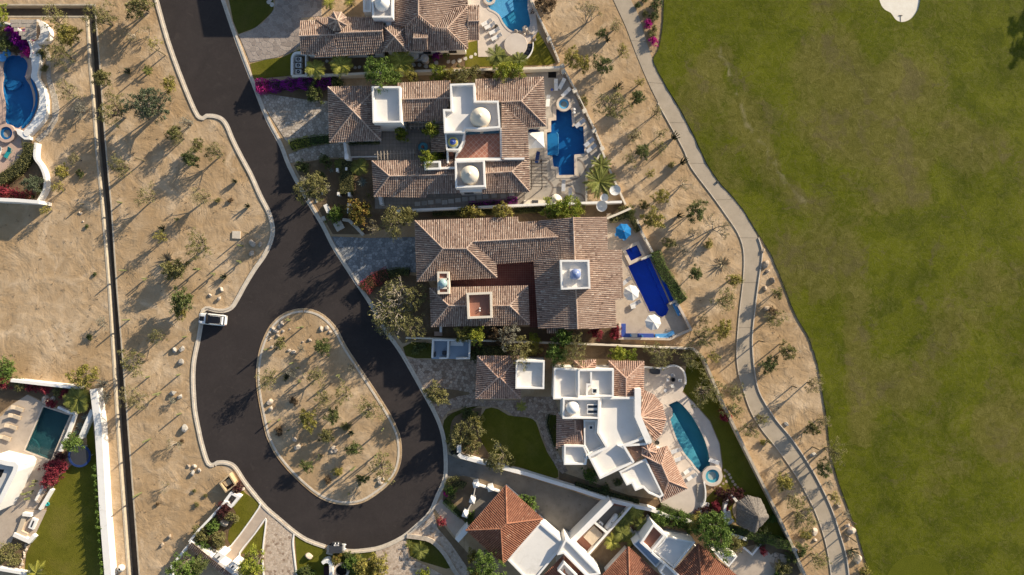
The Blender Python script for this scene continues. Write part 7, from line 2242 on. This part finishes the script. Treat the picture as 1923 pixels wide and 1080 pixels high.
cacti('on the road island', [(545.6, 601, 1.9, 2, 'c'), (570, 614, 3.4, 2, 'c'), (560, 690, 1.6, 2, 'c'), (551, 681, 2.2, 0, 'c'), (637.6, 703, 2.6, 2, 'c'), (565, 716, 1.6, 1, 'c'), (526, 787.6, 1.2, 0, 'c'), (508, 791, 1.2, 0, 'c'), (543, 807, 1.0, 0, 'c'), (720, 804, 2.6, 1, 'c'), (709, 852, 2.6, 2, 'c'), (667, 876, 3.0, 1, 'c'), (656, 926, 1.2, 0, 'c'), (642, 801, 1.4, 0, 'c'), (505, 655, 2.4, 0, 'c')], 'cacti on the island')
cacti('beside the lower cart path', [(1591, 974, 3.0, 0, 'd'), (1585, 1002, 4.4, 0, 'd'), (1526, 839, 2.6, 0, 'd'), (1488, 725, 2.0, 0, 'd'), (1425, 640, 3.0, 0, 'd'), (1464, 646, 2.2, 0, 'd')], 'poles by the cart path')
for k, (x, y, r, hg, s) in enumerate(((442, 341, 5, 1.2, 'near the kerb bulge left of the road, upper'), (466, 387, 6, 1.2, 'near the kerb bulge left of the road, lower'), (421, 520, 7, 1.1, 'above the white car on the sand strip'), (241, 135, 8, 1.0, 'near the small palm on the sand strip'), (539, 708, 9, 1.2, 'in the middle of the road island'),
        (1160, 164, 11, 1.6, 'above the large olive tree right of the cross-shaped pool'), (1265, 259, 9, 2.4, 'beside the cart path near the top'), (1280, 306, 9, 3.0, 'touching the cart path near the top bend'), (1274, 406, 8, 2.4, 'near the middle of the right sand strip'), (1600, 1035, 13, 1.2, 'spreading at the bottom right beside the cart path'), (1140, 75, 7, 1.6, 'below the leafless tree at the top right strip'), (660, 812, 7, 1.2, 'right of centre on the road island'), (305, 430, 9, 1.2, 'left of the road near the kerb bulge'))):
    branch_cactus(x, y, r, 'branching cactus ' + s, 'cactus_dark', 12, hg, 'branching cacti')
pear_cactus(600, 858, 9, 'pale prickly pear near the lower end of the road island')
pear_cactus(1443, 830, 5, 'small prickly pear beside the right sand strip path')
for k, (x, y) in enumerate(((71, 903), (66, 910), (63, 921), (57, 934), (52, 925))):
    column_cactus(x, y, 1.5, f'potted columnar cactus on the lower left terrace, {ordn(k + 1)} from top', .12, 2, 'cactus_skin', 'cacti on the lower left terrace')

# boulders
def rocks(where, data, grp):
    data = sorted(data, key=lambda q: q[1])
    for k, it in enumerate(data):
        x, y, r = it[:3]
        lab = f'{"large " if r >= 8 else "small " if r < 5 else ""}{it[3] if len(it) > 3 else "pale"} boulder {where}, {"topmost" if k == 0 else "lowest" if k == len(data) - 1 else ordn(k + 1) + " from top"}'
        boulder(x, y, r, lab, {'pale': 'rock_pale', 'brown': 'rock_brown', 'grey': 'rock_grey'}[it[3] if len(it) > 3 else 'pale'], grp)
rocks('left of the road', [(473.5, 457, 7.5), (488, 459, 5), (472.5, 476, 6), (415, 543.5, 5.5), (411, 561, 6), (394, 555, 4), (326.5, 658, 6, 'grey'), (341, 655, 6.5, 'grey'), (338, 680, 7, 'grey'), (324, 738, 8, 'grey'), (337, 745, 6, 'grey'), (347, 804.5, 8, 'grey'), (362, 888, 6, 'grey'), (365, 875, 4.5), (374, 883, 4.5), (354, 875, 4, 'brown'), (304, 1024, 5, 'brown'), (318, 1008, 6, 'brown'), (152, 401, 3), (149, 399, 2.5), (156, 416, 2)], 'boulders left of the road')
rocks('on the road island', [(512, 617, 5), (518, 622, 6), (525, 614, 5.5), (529, 607, 5), (522, 630, 5, 'brown'), (531, 622, 4), (509, 626, 4, 'brown'), (507, 637, 3.5), (602.6, 618, 6), (613, 617, 5.5), (619, 623, 4.5), (543, 658, 4), (551, 660.5, 5), (582, 638.5, 4.5), (568, 642, 3), (506.7, 755, 7), (508, 768, 7), (510.6, 651.5, 4), (553, 824.6, 5.5), (558.5, 839, 7.5), (625, 842, 6), (630, 847, 5), (622, 848, 4.5), (711, 898, 5), (714, 906, 6.5), (719, 900, 4), (544, 618, 2.5)], 'boulders on the island')
rocks('beside the cart path', [(1432, 471, 5.5, 'brown'), (1437, 496, 9, 'brown'), (1442, 509, 5, 'brown'), (1452, 526, 6.5, 'brown'), (1437, 541, 5.5, 'brown'), (1440, 580, 7, 'brown'), (1477, 796, 5, 'grey'), (1527, 854, 6.5, 'grey'), (1530, 999, 8), (1531, 1014, 4), (1591, 987, 6), (1600, 998, 9), (1594, 1011, 5, 'brown'), (1613, 1051, 9), (1575, 948, 6, 'brown')], 'boulders by the cart path')
boulder(420.5, 983, 9, 'large rounded boulder in the gate garden bed', 'rock_pale')
boulder(455, 919, 5, 'pale boulder beside the maroon shrub at the kerb', 'rock_pale')
boulder(579, 1045, 8, 'smooth pale boulder on the right gate lawn', 'rock_pale')
boulder(594, 377, 4, 'grey rock under the large olive tree by the right kerb', 'rock_grey')
boulder(606, 362, 4, 'grey rock right of the large olive tree by the right kerb', 'rock_grey')
for k, (x, y) in enumerate(((505, 4), (511, 9), (508, -2))):
    mb = MB(); stone(mb, ccw(circ(*P(x, y)[:2], .42, 7)), 0, .08, .02)
    tag(mb.build('stepping_stone', 'step_stone', tint=True), ('lower left', 'lower right', 'upper')[k] + ' pale stepping stone at the top lawn corner', 'stepping stone', 'stepping stones at the top lawn')

# twigs, tufts and pebbles strewn over the bare earth
sc_ = MB()
zones = [([(0, 390), (180, 300), (205, 545), (220, 690), (90, 715), (0, 700)], 230), ([(190, 40), (290, 40), (370, 230), (430, 240), (505, 420), (440, 570), (362, 690), (365, 800), (388, 890), (420, 900), (340, 1010), (265, 1075), (215, 600), (200, 300)], 330),
         ([(505, 640), (560, 600), (610, 610), (735, 790), (740, 860), (690, 920), (630, 930), (540, 860), (500, 790)], 110), ([(1010, 5), (1140, 5), (1270, 260), (1385, 450), (1380, 690), (1550, 1075), (1520, 1075), (1330, 680), (1280, 540), (1185, 390), (1060, 120)], 200),
         ([(1435, 470), (1500, 620), (1540, 800), (1600, 1010), (1560, 920), (1450, 750), (1425, 640)], 80)]
for poly, cnt in zones:
    xs = [p[0] for p in poly]; ys = [p[1] for p in poly]; k = 0
    while k < cnt:
        x, y = rnd.uniform(min(xs), max(xs)), rnd.uniform(min(ys), max(ys))
        if not inside((x, y), poly):
            continue
        k += 1
        X, Y, _ = P(x, y); z0 = .09 if 480 < x < 756 and 590 < y < 950 else 0.0
        m = rnd.choice((2, 3, 4, 7)); sz = rnd.uniform(.06, .20)
        for _ in range(m):
            leaf(sc_, (X + rnd.gauss(0, sz), Y + rnd.gauss(0, sz), z0 + rnd.uniform(.03, .14)), rnd.uniform(.08, .22), rnd.random(), 1.0)
so = sc_.build('dry_scrub', 'leaf_brown', tint=True, kind='stuff'); so['label'] = 'scattered dry twigs and tufts on the bare sand'

# hedges
hedge('bougainvillea_hedge', 'long dark purple bougainvillea hedge between the two top driveways', [(505, 160), (540, 157), (580, 154), (622, 152)], 1.6, 1.5, 'leaf_purple', 'bougainvillea', 60, wob=.3, leafsz=.2)
hedge('bougainvillea_hedge', 'bright magenta end of the bougainvillea hedge at the road', [(479, 161), (492, 160), (506, 159)], 1.8, 1.6, 'leaf_magenta', 'bougainvillea', 60, wob=.3, leafsz=.2)
hedge('hedge', 'yellow-green end of the clipped hedge beside the grey cobbled drive', smooth([(544, 274), (555, 269), (572, 266), (580, 264)], 2), 1.7, 1.0, 'leaf_lime', dens=50)
hedge('hedge', 'dark clipped hedge below the left roof of the domed villa', [(580, 264), (600, 261), (618, 260)], 1.5, 1.0, 'leaf_green', dens=45)
hedge('hedge', 'square leafy hedge block in front of the domed villa', [(652, 302), (650, 330), (649, 364)], 2.3, 1.4, 'leaf_olive', dens=40)
hedge('hedge', 'dark hedge strip beside the entrance of the domed villa', [(655, 268), (712, 267)], .6, .8, 'leaf_dark')
hedge('bougainvillea_hedge', 'red flowering hedge along the blue-grey cobbled drive', smooth([(681, 545), (695, 530), (712, 520), (728, 514)], 3), 2.2, 1.4, 'leaf_flowering', 'bougainvillea', 42)
hedge('hedge', 'dark end of the flowering hedge near the long villa', smooth([(728, 514), (748, 509), (768, 511)], 2), 1.3, 1.2, 'leaf_dark')
hedge('hedge', 'dense green hedge right of the slanted pool', smooth([(1231, 472), (1240, 495), (1248, 512), (1262, 530), (1275, 552), (1285, 566)], 2), 1.7, 1.6, 'leaf_green', dens=45)
hedge('hedge', 'clipped hedge behind the blue parasol', [(1146, 411), (1165, 409), (1182, 403), (1192, 418), (1201, 434)], 1.1, 1.3, 'leaf_olive', dens=45)
hedge('bougainvillea_hedge', 'magenta hedge beside the slabs of the domed villa', [(952, 377), (972, 375)], 1.0, 1.1, 'leaf_purple', 'bougainvillea', 50, wob=.3)
hedge('bougainvillea_hedge', 'shaded purple hedge along the slabs of the domed villa', [(880, 384), (950, 379)], .9, .9, 'leaf_purple', 'bougainvillea', 35)
hedge('hedge', 'dark ivy hedge below the cream wall of the long villa', [(812, 402), (860, 400), (905, 398), (935, 397)], .9, .8, 'leaf_dark')
hedge('hedge', 'dark ivy hedge behind the lime-green trees', [(965, 396), (1010, 394), (1030, 392)], .9, .8, 'leaf_dark')
hedge('hedge', 'curved green hedge beside the red villa front walk, outer', smooth([(838, 912), (842, 903), (855, 899), (863, 900)], 3), .7, .7, 'leaf_olive', dens=60)
hedge('hedge', 'curved green hedge beside the red villa front walk, inner', smooth([(850, 940), (846, 925), (853, 914), (866, 910), (873, 914)], 3), 1.3, .8, 'leaf_olive', dens=50)
hedge('hedge', 'straight clipped hedge along the red villa front walk', [(834, 940), (850, 955), (868, 972)], 1.0, .7, 'leaf_green', dens=50)
hedge('hedge', 'long green hedge below the thatched shelter', [(1362, 993), (1400, 1003), (1440, 1013), (1488, 1027)], 1.5, 1.8, 'leaf_green', dens=38)
hedge('hedge', 'ivy-covered hedge along the white wall below the white villa', [(1080, 912), (1110, 921), (1150, 933), (1200, 946)], 1.2, 1.0, 'leaf_dark', dens=35)
hedge('hedge', 'green hedge below the round patio of the white villa', [(1240, 955), (1270, 966), (1312, 980)], 1.3, 1.3, 'leaf_green', dens=40)
hedge('hedge', 'dense hedge wall in the shaded strip above the garage roof', [(905, 662), (950, 660)], 1.8, 1.6, 'leaf_dark', dens=30)
hedge('hedge', 'curved tall hedge below the round hot tub at the left edge', smooth([(54, 268), (50, 285), (40, 304), (22, 322), (-8, 340)], 3), 2.1, 1.3, 'leaf_olive', dens=38)
hedge('bougainvillea_hedge', 'low crimson hedge along the straight white wall at the left', [(-10, 365), (30, 367), (58, 369)], .9, 1.0, 'leaf_flowering', 'bougainvillea', 45)
hedge('hedge', 'curved clipped hedge ring beside the round stone well', smooth([(652, 1062), (656, 1050), (668, 1046), (680, 1052), (684, 1064)], 3), .9, .8, 'leaf_green', dens=50)
hedge('hedge', 'curved clipped hedge at the bottom of the right gate lawn', smooth([(556, 1078), (568, 1070), (582, 1072), (590, 1080)], 3), .8, .6, 'leaf_green', dens=50)
hedge('hedge', 'dark hedge along the curved steps side of the white villa', smooth([(1032, 778), (1028, 795), (1034, 815), (1042, 840)], 2), .6, .6, 'leaf_dark', dens=40)

# ------------------------------------------------------------------ white car at the kerb
def build_car():
    x0, y0 = 398.5, 600
    X, Y, _ = P(x0, y0, .9)
    car = thing('parked_car', 'white sport utility car with black roof parked across the left kerb', 'car', (X, Y, .013))
    L, Wd = 4.62, 1.86
    # cross sections along the car: position, half width, sill, belt and their shape; front at -x
    sec = [(-2.31, .62, .42, .66), (-2.22, .78, .28, .80), (-1.95, .88, .24, .90), (-1.3, .92, .22, .98), (-.75, .93, .22, 1.02), (.3, .93, .22, 1.04), (1.3, .92, .22, 1.06), (1.9, .90, .25, 1.06), (2.2, .82, .30, .98), (2.31, .70, .40, .78)]
    b = MB(); n = 10
    for px, hw, lo, hi in sec:
        for k in range(n):
            q = [(-.55, lo), (-.97, lo + .08), (-1.0, lo + (hi - lo) * .45), (-.97, hi - .12), (-.80, hi), (.80, hi), (.97, hi - .12), (1.0, lo + (hi - lo) * .45), (.97, lo + .08), (.55, lo)][k]
            b.v.append((px, q[0] * hw, q[1]))
    for i in range(len(sec) - 1):
        for k in range(n):
            b.face((i * n + k, i * n + (k + 1) % n, (i + 1) * n + (k + 1) % n, (i + 1) * n + k))
    b.face(tuple(range(n))); b.face(tuple((len(sec) - 1) * n + k for k in range(n))[::-1])
    body = b
    # glasshouse
    g = MB(); gs = [(-1.05, .80, 1.0, .78, 1.02), (-.45, .80, 1.0, .66, 1.48), (.2, .80, 1.0, .68, 1.60), (1.2, .79, 1.0, .66, 1.58), (1.75, .78, 1.0, .62, 1.46), (2.12, .74, 1.0, .70, 1.04)]
    for px, w0, z0, w1, z1 in gs:
        g.v += [(px, -w0, z0), (px, -w1, z1), (px, w1, z1), (px, w0, z0)]
    for i in range(len(gs) - 1):
        for k in range(3):
            g.face((i * 4 + k, i * 4 + k + 1, i * 4 + 5 + k, i * 4 + 4 + k))
    g.face((0, 3, 2, 1)); g.face((20, 21, 22, 23))
    rf = MB(); rs = [(-.47, .64, 1.495), (.2, .66, 1.615), (1.2, .64, 1.595), (1.72, .59, 1.49)]
    for px, w, z in rs:
        rf.v += [(px, -w, z), (px, w, z), (px, w, z - .03), (px, -w, z - .03)]
    for i in range(3):
        for k in range(4):
            rf.face((i * 4 + k, i * 4 + (k + 1) % 4, i * 4 + 4 + (k + 1) % 4, i * 4 + 4 + k))
    rf.face((0, 1, 2, 3)); rf.face((15, 14, 13, 12))
    hood = MB().prism([(-2.12, -.36), (-2.12, .36), (-1.32, .40), (-1.32, -.40)], .88, .992)
    hood.v = [(x, y, z if z < .9 else .925 + (x + 2.12) * .075) for x, y, z in hood.v]
    tail = MB().prism([(1.62, -.60), (1.98, -.66), (1.98, .66), (1.62, .60)], 1.28, 1.50)
    tail.v = [(x, y, z if z < 1.3 else 1.52 - (x - 1.62) * .55) for x, y, z in tail.v]
    ang = math.radians(-5.5); rot = Matrix.Rotation(ang, 3, 'Z')
    def put(mb, name, mat, par=car, smooth=False):
        mb.v = [tuple(rot @ Vector(v) + Vector((X, Y, .013))) for v in mb.v]
        return mb.build(name, mat, par, smooth=smooth)
    bo = put(body, 'body', 'car_paint')
    put(hood, 'bonnet_panel', 'car_black', bo)
    put(g, 'windows', 'window_glass')
    r_ = put(rf, 'roof', 'car_black')
    put(tail, 'tailgate_spoiler', 'car_paint')
    for s in (-1, 1):
        put(MB().tube([(-.2, s * .63, 1.585), (.3, s * .65, 1.66), (1.2, s * .64, 1.64), (1.6, s * .60, 1.56)], .022, 5), 'roof_rail', 'car_paint')
        put(MB().box(-.72, s * 1.02, 1.0, .16, .24, .14), 'wing_mirror', 'car_black')
        put(MB().box(-2.17, s * .62, .62, .2, .28, .12, s * -.25), 'headlight', 'lamp_white')
        put(MB().box(2.2, s * .66, .72, .16, .26, .16, s * .2), 'tail_light', 'lamp_red')
        for px in (-1.42, 1.38):
            w = MB(); 
            w.tube([(px, s * .72, .34), (px, s * .95, .34)], .34, 20)
            wo = put(w, 'wheel', 'rubber')
            put(MB().tube([(px, s * .94, .34), (px, s * .965, .34)], .22, 14), 'rim', 'steel_white', wo)
build_car()

# ------------------------------------------------------------------ golf cart at the lower kerb
X, Y, _ = P(632, 1031, 1.6)
gc = thing('golf_cart', 'small dark-roofed golf cart parked at the lower kerb', 'golf cart', (X, Y, .02))
MB().box(X + .1, Y, .32, 2.3, 1.15, .3, 0).build('chassis', 'steel_dark', gc)
MB().box(X - .15, Y, .622, .6, 1.05, .25).build('seat', 'canvas_grey', gc)
MB().box(X - .48, Y, .872, .12, 1.05, .42).build('seat_back', 'canvas_grey', gc)
MB().box(X + .95, Y, .622, .45, 1.05, .28).build('dashboard', 'plastic_white', gc)
MB().box(X - .12, Y, 1.85, 2.05, 1.15, .07).build('roof', 'steel_dark', gc)
MB().box(X + .93, Y, .9, .04, 1.0, .95).build('windscreen', 'window_glass', gc)
for sx in (-.95, .88):
    for sy in (-.5, .5):
        MB().tube([(X + sx, Y + sy, .6), (X + sx, Y + sy, 1.86)], .025, 6).build('roof_post', 'steel_dark', gc)
for sx in (-.75, .95):
    for sy in (-.55, .55):
        w = MB().tube([(X + sx, Y + sy - .1, .24), (X + sx, Y + sy + .1, .24)], .23, 16).build('wheel', 'rubber', gc)
for sy in (-.35, .35):
    MB().lathe(X + 1.24, Y + sy, [(.1, .5), (.12, .62), (.05, .66)], 10).build('headlight', 'lamp_white', gc)
for k, sx in enumerate((-.35, .15)):
    MB().lathe(X + sx, Y + .72, [(.08, .9), (.11, 1.05), (.04, 1.12)], 8).build('bag_ball', 'lamp_white', gc)
MB().box(X - .3, Y + .66, .35, 1.2, .22, .5).build('side_rack', 'steel_dark', gc)
block('kerb_plate', 'grey concrete pad left of the golf cart', 'pad', [(612, 1040), (616, 1029), (628, 1030), (625, 1044)], -.02, .17, 'concrete')

# ------------------------------------------------------------------ odd things on the sand
cr = thing('wooden_crate', 'open tan wooden box with slanted lid near the lower kerb', 'crate', (*P(427, 909)[:2], 0))
zz = 1.2
cp = [(413, 908), (430, 892), (442, 911), (424, 924)]
MB().strip(Q(cp, zz), .22, 0, zz, True).build('side_boards', 'wood_tan', cr)
MB().prism(Q([(415, 909), (430, 895), (440, 910), (425, 922)], .2), 0, .2).build('bottom', 'wood_dark', cr)
MB().prism(Q([(418, 906), (430, 898), (436, 908), (425, 914)], .8), .2, .8).build('lid', 'wood_tan', cr)
block('concrete_slab', 'flat square concrete cover on the sand at the kerb bulge', 'cover', rect(443.5, 441, 15, 14, .05), -.02, .22, 'concrete')
block('path_marker', 'small dark marker at the fairway edge of the cart path', 'marker', rect(1348, 341.5, 4, 3, .6), -.02, .3, 'steel_dark')
for k, (x, y) in enumerate(((1760, 159), (1730, 442), (1812, 762))):
    X, Y, _ = P(x, y)
    tag(MB().lathe(X, Y, [(.18, .14), (.2, .2), (.06, .24)], 10).build('sprinkler_head', 'steel_dark'), ('upper', 'middle', 'lower')[k] + ' tiny dark sprinkler cover on the fairway', 'sprinkler', 'sprinkler covers')

dup = {k: v for k, v in LABELS.items() if len(v) > 1}
if dup:
    print('DUPLICATE LABELS', dup)
